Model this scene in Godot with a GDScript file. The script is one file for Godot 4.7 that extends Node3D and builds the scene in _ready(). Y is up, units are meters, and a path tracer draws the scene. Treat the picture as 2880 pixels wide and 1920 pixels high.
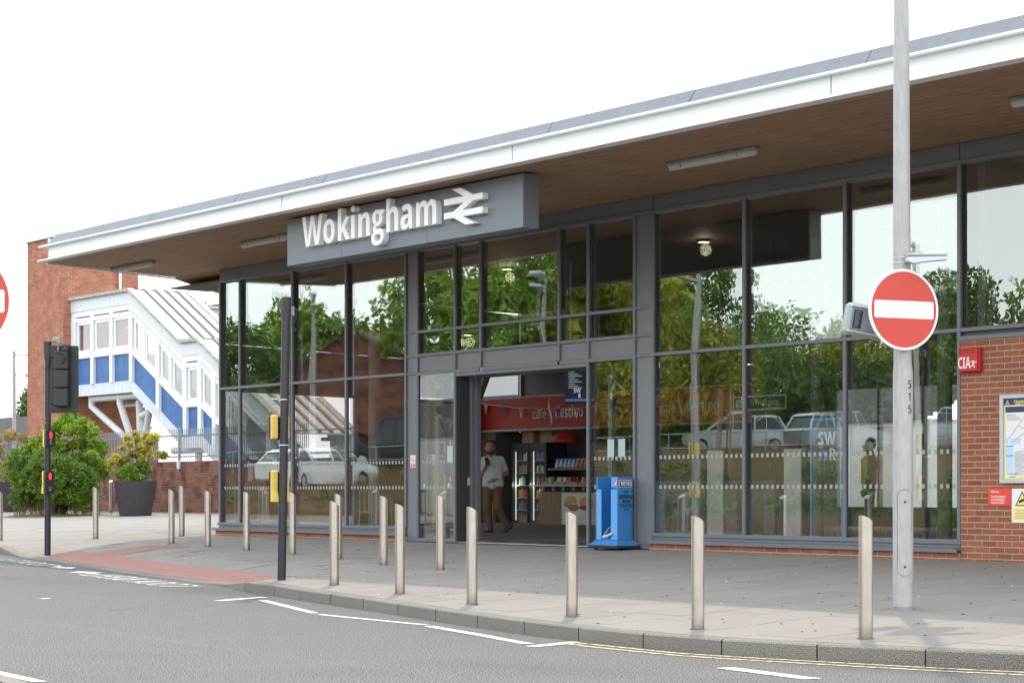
extends Node3D
# A railway station forecourt. x runs along the glazed front to the right, z comes out of it towards the road, y is up; the front's floor is y = 0.

class G:
	# collects triangles; corners are given counter-clockwise as seen from outside
	var v := PackedVector3Array()
	var n := PackedVector3Array()
	var c := PackedColorArray()
	var uv := PackedVector2Array()
	var col := Color(1, 1, 1)
	func t3(a: Vector3, b: Vector3, d: Vector3, na: Vector3, nb: Vector3, nd: Vector3) -> void:
		v.append(a); v.append(d); v.append(b)
		n.append(na); n.append(nd); n.append(nb)
		c.append(col); c.append(col); c.append(col)
	func t(a: Vector3, b: Vector3, d: Vector3) -> void:
		var k := (b - a).cross(d - a).normalized()
		t3(a, b, d, k, k, k)
	func q(a: Vector3, b: Vector3, d: Vector3, e: Vector3) -> void:
		t(a, b, d)
		t(a, d, e)
	func box(ctr: Vector3, s: Vector3, bs := Basis.IDENTITY) -> G:
		var h := s / 2
		var p: Array[Vector3] = []
		for i in 8:
			p.append(ctr + bs * Vector3(h.x if i & 1 else -h.x, h.y if i & 2 else -h.y, h.z if i & 4 else -h.z))
		q(p[4], p[5], p[7], p[6]); q(p[1], p[0], p[2], p[3]); q(p[5], p[1], p[3], p[7])
		q(p[0], p[4], p[6], p[2]); q(p[6], p[7], p[3], p[2]); q(p[0], p[1], p[5], p[4])
		return self
	func b2(lo: Vector3, hi: Vector3) -> G:
		return box((lo + hi) / 2, hi - lo)
	func cham(ctr: Vector3, s: Vector3, k: float, bs := Basis.IDENTITY) -> G:
		# a box with chamfered edges
		var h := s / 2
		for ax in 3:
			var u := (ax + 1) % 3
			var w := (ax + 2) % 3
			for sg in [-1.0, 1.0]:
				var f: Array[Vector3] = []
				for e in [[-1, -1], [1, -1], [1, 1], [-1, 1]]:
					var p := Vector3.ZERO
					p[ax] = sg * h[ax]
					p[u] = e[0] * (h[u] - k)
					p[w] = e[1] * (h[w] - k)
					f.append(ctr + bs * p)
				if sg > 0: q(f[0], f[1], f[2], f[3])
				else: q(f[3], f[2], f[1], f[0])
			for su in [-1.0, 1.0]:
				for sw in [-1.0, 1.0]:
					var a := Vector3.ZERO
					var b := Vector3.ZERO
					a[u] = su * h[u]; a[w] = sw * (h[w] - k)
					b[u] = su * (h[u] - k); b[w] = sw * h[w]
					var e0 := Vector3.ZERO
					e0[ax] = h[ax] - k
					var o := [ctr + bs * (a - e0), ctr + bs * (a + e0), ctr + bs * (b + e0), ctr + bs * (b - e0)]
					var m := Vector3.ZERO
					m[u] = su; m[w] = sw
					oq(o, bs * m)
		for sx in [-1.0, 1.0]:
			for sy in [-1.0, 1.0]:
				for sz in [-1.0, 1.0]:
					var sgn := Vector3(sx, sy, sz)
					var a := Vector3(h.x, h.y - k, h.z - k) * sgn
					var b := Vector3(h.x - k, h.y, h.z - k) * sgn
					var d := Vector3(h.x - k, h.y - k, h.z) * sgn
					if sx * sy * sz > 0: t(ctr + bs * a, ctr + bs * b, ctr + bs * d)
					else: t(ctr + bs * a, ctr + bs * d, ctr + bs * b)
		return self
	func oq(o: Array, towards: Vector3) -> void:
		# a quad turned to face a direction
		var k: Vector3 = (o[1] - o[0]).cross(o[2] - o[0])
		if k.dot(towards) >= 0: q(o[0], o[1], o[2], o[3])
		else: q(o[3], o[2], o[1], o[0])
	func tube(p: Array, r, seg := 10, cap := true) -> G:
		var rings := []
		var up := Vector3.UP
		for i in p.size():
			var d: Vector3
			if i == 0: d = p[1] - p[0]
			elif i == p.size() - 1: d = p[i] - p[i - 1]
			else: d = (p[i] - p[i - 1]).normalized() + (p[i + 1] - p[i]).normalized()
			d = d.normalized()
			if i == 0: up = Vector3.UP if absf(d.y) < 0.9 else Vector3.RIGHT
			var sx := up.cross(d).normalized()
			up = d.cross(sx).normalized()
			var rr: float = r[i] if r is Array else r
			var ring := []
			for k in seg:
				var a := TAU * k / seg
				ring.append([p[i] + (sx * cos(a) + up * sin(a)) * rr, sx * cos(a) + up * sin(a)])
			rings.append(ring)
		for i in p.size() - 1:
			for k in seg:
				var a = rings[i][k]; var b = rings[i][(k + 1) % seg]
				var d = rings[i + 1][(k + 1) % seg]; var e = rings[i + 1][k]
				t3(a[0], b[0], d[0], a[1], b[1], d[1])
				t3(a[0], d[0], e[0], a[1], d[1], e[1])
		if cap:
			for i in [0, p.size() - 1]:
				for k in seg:
					var a = rings[i][k][0]; var b = rings[i][(k + 1) % seg][0]
					if i == 0: t(p[0], b, a)
					else: t(p[i], a, b)
		return self
	func lathe(pr: Array, seg: int, at := Vector3.ZERO, bs := Basis.IDENTITY) -> G:
		# profile points (radius, height) from the bottom up, smooth round, creased along
		for i in pr.size() - 1:
			var d: Vector2 = pr[i + 1] - pr[i]
			var nr := Vector2(d.y, -d.x).normalized()
			for k in seg:
				var a0 := TAU * k / seg
				var a1 := TAU * (k + 1) / seg
				var u0 := Vector3(cos(a0), 0, -sin(a0)); var u1 := Vector3(cos(a1), 0, -sin(a1))
				var p := [at + bs * (u0 * pr[i].x + Vector3.UP * pr[i].y), at + bs * (u1 * pr[i].x + Vector3.UP * pr[i].y), at + bs * (u1 * pr[i + 1].x + Vector3.UP * pr[i + 1].y), at + bs * (u0 * pr[i + 1].x + Vector3.UP * pr[i + 1].y)]
				var n0 := bs * (u0 * nr.x + Vector3.UP * nr.y); var n1 := bs * (u1 * nr.x + Vector3.UP * nr.y)
				if pr[i].x > 1e-5: t3(p[0], p[1], p[2], n0, n1, n1)
				if pr[i + 1].x > 1e-5: t3(p[0], p[2], p[3], n0, n1, n0)
		return self
	func prism(poly: PackedVector2Array, z0: float, z1: float, xf := Transform3D.IDENTITY) -> G:
		var pl := poly.duplicate()
		if Geometry2D.is_polygon_clockwise(pl): pl.reverse()
		var ix := Geometry2D.triangulate_polygon(pl)
		for i in ix.size() / 3:
			var a := pl[ix[i * 3]]; var b := pl[ix[i * 3 + 1]]; var d := pl[ix[i * 3 + 2]]
			if (b - a).cross(d - a) < 0:
				var sw := b
				b = d
				d = sw
			t(xf * Vector3(a.x, a.y, z1), xf * Vector3(b.x, b.y, z1), xf * Vector3(d.x, d.y, z1))
			t(xf * Vector3(a.x, a.y, z0), xf * Vector3(d.x, d.y, z0), xf * Vector3(b.x, b.y, z0))
		for i in pl.size():
			var a := pl[i]; var b := pl[(i + 1) % pl.size()]
			q(xf * Vector3(a.x, a.y, z0), xf * Vector3(b.x, b.y, z0), xf * Vector3(b.x, b.y, z1), xf * Vector3(a.x, a.y, z1))
		return self
	func put(m: Mesh, xf: Transform3D) -> G:
		for s in m.get_surface_count():
			var ar := m.surface_get_arrays(s)
			var vs: PackedVector3Array = ar[Mesh.ARRAY_VERTEX]
			var ns: PackedVector3Array = ar[Mesh.ARRAY_NORMAL]
			var ix: PackedInt32Array = ar[Mesh.ARRAY_INDEX] if ar[Mesh.ARRAY_INDEX] != null else PackedInt32Array(range(vs.size()))
			var nb := xf.basis.inverse().transposed()
			for i in ix:
				v.append(xf * vs[i]); n.append((nb * ns[i]).normalized()); c.append(col)
		return self
	func mesh() -> ArrayMesh:
		var ar := []
		ar.resize(Mesh.ARRAY_MAX)
		ar[Mesh.ARRAY_VERTEX] = v
		ar[Mesh.ARRAY_NORMAL] = n
		ar[Mesh.ARRAY_COLOR] = c
		if uv.size() == v.size(): ar[Mesh.ARRAY_TEX_UV] = uv
		var m := ArrayMesh.new()
		m.add_surface_from_arrays(Mesh.PRIMITIVE_TRIANGLES, ar)
		return m

var rng := RandomNumberGenerator.new()
var taken := {}
var M := {}
var T := {}
var fonts := {}

func numbered(called: String) -> String:
	taken[called] = taken.get(called, -1) + 1
	return called if taken[called] == 0 else "%s_%03d" % [called, taken[called]]

func tag(o: Node3D, label: String, category: String, group := "") -> Node3D:
	if label: o.set_meta("label", label)
	if category: o.set_meta("category", category)
	if group: o.set_meta("group", group)
	return o

func thing(called: String, label: String, category: String, at := Vector3.ZERO, turn := 0.0, group := "") -> Node3D:
	var o := Node3D.new()
	o.name = numbered(called)
	add_child(o)
	o.position = at
	o.rotation.y = turn
	return tag(o, label, category, group)

func part(called: String, g, m: Material, parent: Node3D) -> MeshInstance3D:
	var o := MeshInstance3D.new()
	o.mesh = g.mesh() if g is G else g
	o.material_override = m
	if parent == null:
		o.name = numbered(called)
		add_child(o)
	else:
		# siblings that share a name get a three-digit number
		var k := 0
		var nm := called
		var key := str(parent.get_instance_id()) + "/" + called
		taken[key] = taken.get(key, -1) + 1
		k = taken[key]
		if k: nm = "%s_%03d" % [called, k]
		o.name = nm
		parent.add_child(o)
	return o

func stuff(o: Node3D) -> Node3D:
	o.set_meta("kind", "stuff")
	return o

func structure(called: String) -> Node3D:
	var o := Node3D.new()
	o.name = numbered(called)
	o.set_meta("kind", "structure")
	add_child(o)
	return o

func copy(o: Node3D, at: Vector3, turn: float, label: String) -> Node3D:
	var c: Node3D = o.duplicate()
	c.name = numbered(str(o.name))
	add_child(c)
	c.position = at
	c.rotation.y = turn
	c.set_meta("label", label)
	return c

# ---- materials -------------------------------------------------------------
func noise(called: String, freq: float, lo: float, hi: float, size := 512, oct := 3, kind := FastNoiseLite.TYPE_SIMPLEX_SMOOTH, normal := 0.0, a := 0.0, b := 1.0) -> Texture2D:
	var f := FastNoiseLite.new()
	f.noise_type = kind
	f.seed = hash(called) % 1000
	f.frequency = freq
	f.fractal_octaves = oct
	var x := NoiseTexture2D.new()
	x.width = size
	x.height = size
	x.seamless = true
	x.noise = f
	if normal > 0:
		x.as_normal_map = true
		x.bump_strength = normal
	else:
		var r := Gradient.new()
		r.offsets = PackedFloat32Array([a, b])
		r.colors = PackedColorArray([Color(lo, lo, lo), Color(hi, hi, hi)])
		x.color_ramp = r
	T[called] = x
	return x

func mat(called: String, r: float, g: float, b: float, rough := 0.7, metal := 0.0, tex := "", scale := Vector3.ONE, bump := "", bscale := 1.0) -> StandardMaterial3D:
	var m := StandardMaterial3D.new()
	m.resource_name = called
	m.albedo_color = Color(r, g, b).linear_to_srgb()
	m.roughness = rough
	m.metallic = metal
	m.vertex_color_use_as_albedo = true
	if tex or bump:
		m.uv1_triplanar = true
		m.uv1_world_triplanar = true
		m.uv1_scale = scale
	if tex: m.albedo_texture = T[tex]
	if bump:
		m.normal_enabled = true
		m.normal_texture = T[bump]
		m.normal_scale = bscale
	M[called] = m
	return m

func glow(called: String, r: float, g: float, b: float, e: float) -> StandardMaterial3D:
	var m := mat(called, r * 0.5, g * 0.5, b * 0.5, 0.4)
	m.emission_enabled = true
	m.emission = Color(r, g, b).linear_to_srgb()
	m.emission_energy_multiplier = e
	return m

func make_materials() -> void:
	noise("grain", 0.12, 0.80, 1.0)
	noise("fine", 0.30, 0.70, 1.0, 512, 2)
	noise("cloud", 0.012, 0.80, 1.0, 512, 4)
	noise("speck", 0.13, 0.22, 1.0, 1024, 3, FastNoiseLite.TYPE_SIMPLEX, 0.0, 0.34, 0.62)
	noise("speck_n", 0.13, 0, 1, 1024, 3, FastNoiseLite.TYPE_SIMPLEX, 6.0)
	noise("stone_n", 0.16, 0, 1, 512, 3, FastNoiseLite.TYPE_SIMPLEX, 2.0)
	noise("streak", 0.02, 0.72, 1.0, 512, 4)
	noise("dirt", 0.02, 0.88, 1.0, 512, 4)
	noise("blot", 0.02, 0.55, 1.0, 512, 5, FastNoiseLite.TYPE_SIMPLEX_SMOOTH, 0.0, 0.25, 0.5)
	mat("asphalt", 0.315, 0.30, 0.28, 0.9, 0, "speck", Vector3.ONE * 0.40, "speck_n", 1.0)
	mat("paving", 0.298, 0.268, 0.236, 0.85, 0, "grain", Vector3.ONE * 0.9, "stone_n", 0.35)
	mat("bed", 0.17, 0.155, 0.14, 0.95, 0, "grain")
	mat("kerb", 0.43, 0.392, 0.34, 0.9, 0, "speck", Vector3.ONE * 0.9, "stone_n", 1.0)
	mat("tactile", 0.42, 0.225, 0.185, 0.9, 0, "grain", Vector3.ONE * 1.2, "stone_n", 0.4)
	mat("paint", 0.80, 0.79, 0.75, 0.8, 0, "blot", Vector3.ONE * 1.6)
	mat("yellow_line", 0.76, 0.62, 0.33, 0.8, 0, "blot", Vector3.ONE * 1.3)
	mat("earth", 0.13, 0.11, 0.07, 0.95, 0, "cloud")
	mat("grass_ground", 0.13, 0.115, 0.065, 0.95, 0, "cloud")
	mat("brick", 0.46, 0.155, 0.085, 0.85, 0, "fine", Vector3.ONE * 2.0, "stone_n", 0.5)
	mat("mortar", 0.56, 0.44, 0.30, 0.95, 0, "grain", Vector3.ONE * 2.0)
	mat("tower_brick", 0.50, 0.190, 0.11, 0.88, 0, "cloud", Vector3.ONE * 0.25)
	mat("tower_mortar", 0.60, 0.37, 0.27, 0.95, 0, "cloud", Vector3.ONE * 0.25)
	mat("old_brick", 0.235, 0.092, 0.062, 0.9, 0, "blot", Vector3.ONE * 0.12)
	mat("old_mortar", 0.30, 0.20, 0.15, 0.95, 0, "blot", Vector3.ONE * 0.3)
	mat("frame", 0.150, 0.163, 0.176, 0.40)
	mat("panel", 0.170, 0.183, 0.192, 0.45)
	mat("dark_panel", 0.05, 0.053, 0.05, 0.5)
	mat("gasket", 0.02, 0.02, 0.02, 0.6)
	mat("fascia_white", 0.76, 0.78, 0.78, 0.5)
	mat("coping", 0.165, 0.175, 0.19, 0.5, 0.1, "dirt", Vector3(0.5, 1.2, 1.2))
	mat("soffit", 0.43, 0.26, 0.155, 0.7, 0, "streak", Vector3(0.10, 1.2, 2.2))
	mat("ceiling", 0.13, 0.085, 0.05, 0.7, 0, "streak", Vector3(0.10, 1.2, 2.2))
	mat("sign_grey", 0.155, 0.176, 0.195, 0.45)
	mat("letter", 0.82, 0.82, 0.81, 0.45)
	mat("steel", 0.58, 0.545, 0.50, 0.34, 0.92, "dirt", Vector3(3.0, 0.35, 3.0))
	mat("galv", 0.44, 0.43, 0.415, 0.55, 0.3, "dirt", Vector3(2.6, 0.4, 2.6))
	mat("galv_dark", 0.33, 0.35, 0.36, 0.55, 0.3, "cloud")
	mat("black_paint", 0.022, 0.022, 0.025, 0.42)
	mat("black_board", 0.030, 0.031, 0.032, 0.6)
	mat("rubber", 0.03, 0.03, 0.03, 0.8)
	mat("yellow", 0.83, 0.58, 0.10, 0.5)
	mat("yellow_dirty", 0.78, 0.54, 0.11, 0.5, 0, "dirt", Vector3.ONE * 2.0)
	mat("red_sign", 0.56, 0.05, 0.032, 0.45)
	mat("red_box", 0.55, 0.02, 0.025, 0.4)
	mat("red_sticker", 0.78, 0.06, 0.035, 0.5)
	mat("sign_white", 0.80, 0.80, 0.79, 0.5)
	mat("off_white", 0.66, 0.66, 0.63, 0.6)
	mat("ink", 0.02, 0.02, 0.03, 0.6)
	mat("navy", 0.03, 0.045, 0.10, 0.5)
	mat("poster_yellow", 0.85, 0.70, 0.16, 0.55)
	mat("pale_blue", 0.52, 0.68, 0.82, 0.6)
	mat("mid_blue", 0.10, 0.33, 0.62, 0.55)
	mat("poster_grey", 0.35, 0.36, 0.38, 0.6)
	mat("frame_silver", 0.52, 0.56, 0.59, 0.4, 0.2)
	mat("blue_bin", 0.05, 0.25, 0.60, 0.42, 0, "dirt", Vector3.ONE * 2.0)
	mat("blue_pale", 0.10, 0.36, 0.74, 0.4)
	mat("stair_white", 0.72, 0.75, 0.76, 0.6, 0, "dirt", Vector3(1.6, 0.12, 1.6))
	mat("stair_roof", 0.62, 0.595, 0.545, 0.6, 0.0, "dirt", Vector3(0.5, 2.0, 2.0))
	mat("lichen", 0.50, 0.48, 0.42, 0.9, 0, "blot", Vector3.ONE * 1.2)
	mat("seam", 0.16, 0.15, 0.13, 0.6)
	mat("stair_blue", 0.035, 0.155, 0.42, 0.5, 0, "cloud", Vector3.ONE * 0.3)
	mat("upvc", 0.80, 0.82, 0.82, 0.45)
	mat("planter", 0.05, 0.045, 0.049, 0.6, 0, "cloud")
	mat("slate", 0.17, 0.165, 0.155, 0.8, 0, "cloud")
	mat("bark", 0.09, 0.065, 0.045, 0.95, 0, "fine")
	mat("floor_tile", 0.10, 0.10, 0.10, 0.35, 0, "cloud")
	mat("inner_wall", 0.10, 0.10, 0.095, 0.7)
	mat("beam", 0.19, 0.19, 0.165, 0.5)
	mat("cafe_red", 0.38, 0.022, 0.022, 0.5)
	mat("cafe_cream", 0.40, 0.36, 0.28, 0.6)
	mat("oak", 0.34, 0.22, 0.12, 0.5, 0, "streak", Vector3(2.0, 0.15, 2.0))
	mat("skin", 0.34, 0.17, 0.10, 0.55)
	mat("hair", 0.012, 0.010, 0.009, 0.6)
	mat("shirt", 0.50, 0.56, 0.53, 0.9)
	mat("trousers", 0.16, 0.095, 0.05, 0.9)
	mat("shoe", 0.06, 0.055, 0.05, 0.7)
	mat("hivis", 0.62, 0.66, 0.05, 0.7)
	mat("orange", 0.75, 0.22, 0.03, 0.7)
	mat("tyre", 0.02, 0.02, 0.02, 0.8)
	mat("car_glass", 0.02, 0.025, 0.03, 0.08)
	mat("car_white", 0.78, 0.79, 0.80, 0.25)
	mat("car_silver", 0.42, 0.44, 0.46, 0.3, 0.4)
	mat("car_black", 0.02, 0.02, 0.024, 0.22)
	mat("car_red", 0.42, 0.03, 0.04, 0.3)
	mat("concrete", 0.36, 0.35, 0.32, 0.9, 0, "cloud")
	mat("straw", 0.27, 0.205, 0.115, 0.9)
	mat("cardboard", 0.42, 0.30, 0.18, 0.8)
	mat("bun", 0.60, 0.34, 0.12, 0.7)
	mat("lettuce", 0.14, 0.36, 0.06, 0.7)
	mat("coffee", 0.30, 0.19, 0.12, 0.5)
	glow("lamp_glow", 1.0, 0.93, 0.78, 6.0)
	glow("red_man", 1.0, 0.03, 0.02, 3.0)
	glow("fridge_light", 0.85, 0.95, 0.80, 0.8)
	glow("screen_blue", 0.03, 0.14, 0.35, 0.8)
	glow("screen_text", 0.65, 0.75, 0.8, 0.5)
	for k in ["mortar", "old_mortar", "tower_mortar", "paint"]: M[k].vertex_color_use_as_albedo = false
	# coated double glazing: two clear sheets that each mirror a share of the light
	var im := Image.create(4, 4, false, Image.FORMAT_RGBA8)
	im.fill(Color.WHITE)
	var wt := ImageTexture.create_from_image(im)
	for e in [["glass_outer", 0.28, 0.84, 0.90, 0.86], ["glass_inner", 0.21, 0.78, 0.90, 0.84]]:
		var m := mat(e[0], e[2], e[3], e[4], 0.0, 1.0)
		m.albedo_texture = wt
		m.albedo_color.a = e[1]
		m.transparency = BaseMaterial3D.TRANSPARENCY_ALPHA
		m.vertex_color_use_as_albedo = false
	var pg := mat("pane_glass", 0.9, 0.95, 0.95, 0.03)
	pg.albedo_color.a = 0.04
	pg.transparency = BaseMaterial3D.TRANSPARENCY_ALPHA
	var tg := mat("tinted_glass", 0.03, 0.045, 0.045, 0.02)
	tg.albedo_color.a = 0.55
	tg.transparency = BaseMaterial3D.TRANSPARENCY_ALPHA
	mat("etched", 0.30, 0.335, 0.30, 0.8)
	for e in [["leaf_green", 0.15, 0.245, 0.028], ["leaf_dark", 0.085, 0.145, 0.030], ["leaf_yellow", 0.36, 0.34, 0.07]]:
		var m := mat(e[0], e[1], e[2], e[3], 0.55)
		m.backlight_enabled = true
		m.backlight = Color(e[1] * 1.4, e[2] * 1.4, e[3]).linear_to_srgb()

func font(bold := true, kind := "Droid Sans") -> Font:
	var k := kind + str(bold)
	if not fonts.has(k):
		var f := SystemFont.new()
		f.font_names = PackedStringArray([kind])
		f.font_weight = 700 if bold else 400
		fonts[k] = f
	return fonts[k]

func text_mesh(s: String, h: float, depth := 0.002, bold := true, kind := "Droid Sans", center := true) -> TextMesh:
	# h is the height of a capital
	var t := TextMesh.new()
	t.font = font(bold, kind)
	t.text = s
	t.font_size = 64
	t.pixel_size = h / (0.715 * 64.0)
	t.depth = depth
	t.curve_step = 1.5 if h < 0.1 else 0.6
	t.horizontal_alignment = HORIZONTAL_ALIGNMENT_CENTER if center else HORIZONTAL_ALIGNMENT_LEFT
	t.vertical_alignment = VERTICAL_ALIGNMENT_CENTER
	return t

func lettering(s: String, h: float, at: Transform3D, m: Material, parent: Node3D, squeeze := 1.0, bold := true, depth := 0.002, kind := "Droid Sans", called := "lettering", center := true) -> MeshInstance3D:
	var g := G.new()
	g.put(text_mesh(s, h, depth, bold, kind, center), Transform3D(Basis.from_scale(Vector3(squeeze, 1, 1)), Vector3.ZERO))
	var o := part(called, g, m, parent)
	o.transform = at
	return o

# ---- lie of the land -------------------------------------------------------
const KERB := [[-60.0, -6.5], [-40.0, -2.6], [-0.8, 4.2], [0.7, 4.54], [3.1, 4.9], [6.8, 5.69], [10.9, 6.3], [12.22, 6.7], [13.02, 6.80], [14.18, 7.07], [15.03, 7.22], [15.97, 7.4], [16.97, 7.6], [17.95, 7.79], [18.98, 7.98], [20.03, 8.15], [21.04, 8.25], [22.03, 8.27], [22.91, 8.17], [23.82, 7.98], [24.77, 7.76], [27.0, 7.0], [32.0, 4.8], [60.0, -8.0]]

func zk(x: float) -> float:
	for i in KERB.size() - 1:
		if x <= KERB[i + 1][0]:
			return lerpf(KERB[i][1], KERB[i + 1][1], (x - KERB[i][0]) / (KERB[i + 1][0] - KERB[i][0]))
	return -8.0

func raised(x: float) -> float:
	# 1 along a raised kerb, 0 along the dropped kerb of the crossing
	if x < -0.8 or x > 12.1: return 1.0
	if x < 0.7: return (0.7 - x) / 1.5
	if x > 10.9: return (x - 10.9) / 1.2
	return 0.0

func gh(x: float, z: float) -> float:
	var y := -0.045 * maxf(z, 0.0) + 0.022 * clampf(-z, 0.0, 12.0)
	var d := zk(x) - z
	return y - 0.11 * (1.0 - raised(x)) * (1.0 - smoothstep(0.15, 2.0, d))

func rh(x: float, z: float) -> float:
	var k := zk(x)
	return maxf(-0.045 * k, -0.375) - 0.13 + 0.012 * clampf(z - k, -1.0, 8.0)

func zo(x: float) -> float:
	return 11.05 + 0.156 * x

func land(x: float, z: float) -> float:
	if x < 60 and z < zk(x): return gh(x, z)
	var o := zo(x)
	if z < o: return rh(x, z)
	var b := 2.35 * smoothstep(2.0, 26.0, z - o) * (1.0 - smoothstep(16.0, 30.0, x))
	return rh(x, o) + 0.11 + b

func sheet(xs: Array, zs: Array, f: Callable, off: float, col = null) -> G:
	var g := G.new()
	for i in xs.size() - 1:
		for j in zs.size() - 1:
			var p := []
			var k := []
			for e in [[0, 1], [1, 1], [1, 0], [0, 0]]:
				var x: float = xs[i + e[0]]
				var z: float = zs[j + e[1]]
				p.append(Vector3(x, f.call(x, z) + off, z))
				k.append(col.call(x, z) if col != null else Color.WHITE)
			for tr in [[0, 1, 2], [0, 2, 3]]:
				var nn: Vector3 = (p[tr[1]] - p[tr[0]]).cross(p[tr[2]] - p[tr[0]]).normalized()
				for w in [tr[0], tr[2], tr[1]]:
					g.v.append(p[w]); g.n.append(nn); g.c.append(k[w])
	return g

func steps(a: float, b: float, n: int) -> Array:
	var r := []
	for i in n + 1: r.append(lerpf(a, b, float(i) / n))
	return r

func ground_and_road() -> void:
	var g := structure("ground")
	var xs := [-420.0, -220.0, -120.0, -90.0]
	xs.append_array(steps(-80, 60, 70))
	xs.append_array([80.0, 140.0, 420.0])
	var zs := [-420.0, -200.0, -100.0, -70.0]
	zs.append_array(steps(-50, 70, 60))
	zs.append_array([90.0, 140.0, 420.0])
	var low := func(x: float, z: float) -> float:
		var y := land(x, z)
		for e in [[-2, 0], [2, 0], [0, -2], [0, 2]]: y = minf(y, land(x + e[0], z + e[1]))
		return y if z > zo(x) + 3.0 else y - 0.10
	part("soil", sheet(xs, zs, low, -0.03), M.grass_ground, g)
	# the carriageway, with the worn, oily and patched tones of its surface
	var r := structure("road")
	var f := FastNoiseLite.new()
	f.seed = 5
	f.frequency = 0.09
	f.fractal_octaves = 4
	var tone := func(x: float, z: float) -> Color:
		var d: float = z - zk(x)
		var a := 1.0 + 0.30 * f.get_noise_2d(x, z * 1.6) + 0.14 * f.get_noise_2d(x * 5.0 + 40, z * 5.0)
		a *= 0.84 + 0.22 * smoothstep(0.1, 1.4, d) # gutter dirt
		a *= 1.0 + 0.10 * exp(-pow((d - 3.0) / 0.5, 2.0)) + 0.08 * exp(-pow((d - 4.9) / 0.5, 2.0)) # polished wheel tracks
		var seam: float = absf((z - 6.6) - 0.30 * (12.5 - x)) # a cracked joint across the lane
		if x < 12.6 and x > 1.0 and seam < 1.2: a *= 0.86 + 0.14 * seam / 1.2
		return Color(a, a * 0.995, a * 0.985)
	var g2 := G.new()
	var rx := steps(-60, 46, 240)
	for i in rx.size() - 1:
		var x0: float = rx[i]
		var x1: float = rx[i + 1]
		for j in 26:
			var p := []
			var k := []
			for e in [[0, 1], [1, 1], [1, 0], [0, 0]]:
				var x: float = x1 if e[0] else x0
				var z := lerpf(zk(x) - 0.02, zo(x), (j + e[1]) / 26.0)
				p.append(Vector3(x, rh(x, z), z))
				k.append(tone.call(x, z))
			for tr in [[0, 1, 2], [0, 2, 3]]:
				for w in [tr[0], tr[2], tr[1]]:
					g2.v.append(p[w]); g2.n.append(Vector3.UP); g2.c.append(k[w])
	part("carriageway", g2, M.asphalt, r)
	# far kerb and footway
	var fk := G.new()
	for i in 40:
		var x0 := -60.0 + i * 2.6
		var x1 := x0 + 2.58
		for e in [[0.0, 0.14, 0.0], [0.14, 2.0, -0.01]]:
			var a := Vector3(x0, rh(x0, zo(x0)) + 0.115 + e[2], zo(x0) + e[0]); var b := Vector3(x1, rh(x1, zo(x1)) + 0.115 + e[2], zo(x1) + e[0])
			var c2 := b + Vector3(0, 0, e[1] - e[0]); var d2 := a + Vector3(0, 0, e[1] - e[0])
			fk.q(d2, c2, b, a)
			if e[0] == 0.0: fk.q(a, b, b - Vector3(0, 0.2, 0), a - Vector3(0, 0.2, 0))
	part("far_footway", fk, M.kerb, r)
	road_marks(r)

func strip(g: G, a: Vector2, b: Vector2, w: float, y: float) -> void:
	# a painted bar on the road from a to b (x, z), cut into short pieces so that it follows the surface
	var d := (b - a)
	var s := Vector2(-d.y, d.x).normalized() * w / 2
	var n := maxi(1, int(d.length() / 0.5))
	for i in n:
		var p := a + d * i / n
		var q := a + d * (i + 1) / n
		var o := []
		for e in [p + s, q + s, q - s, p - s]: o.append(Vector3(e.x, rh(e.x, e.y) + y, e.y))
		g.oq(o, Vector3.UP)

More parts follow.
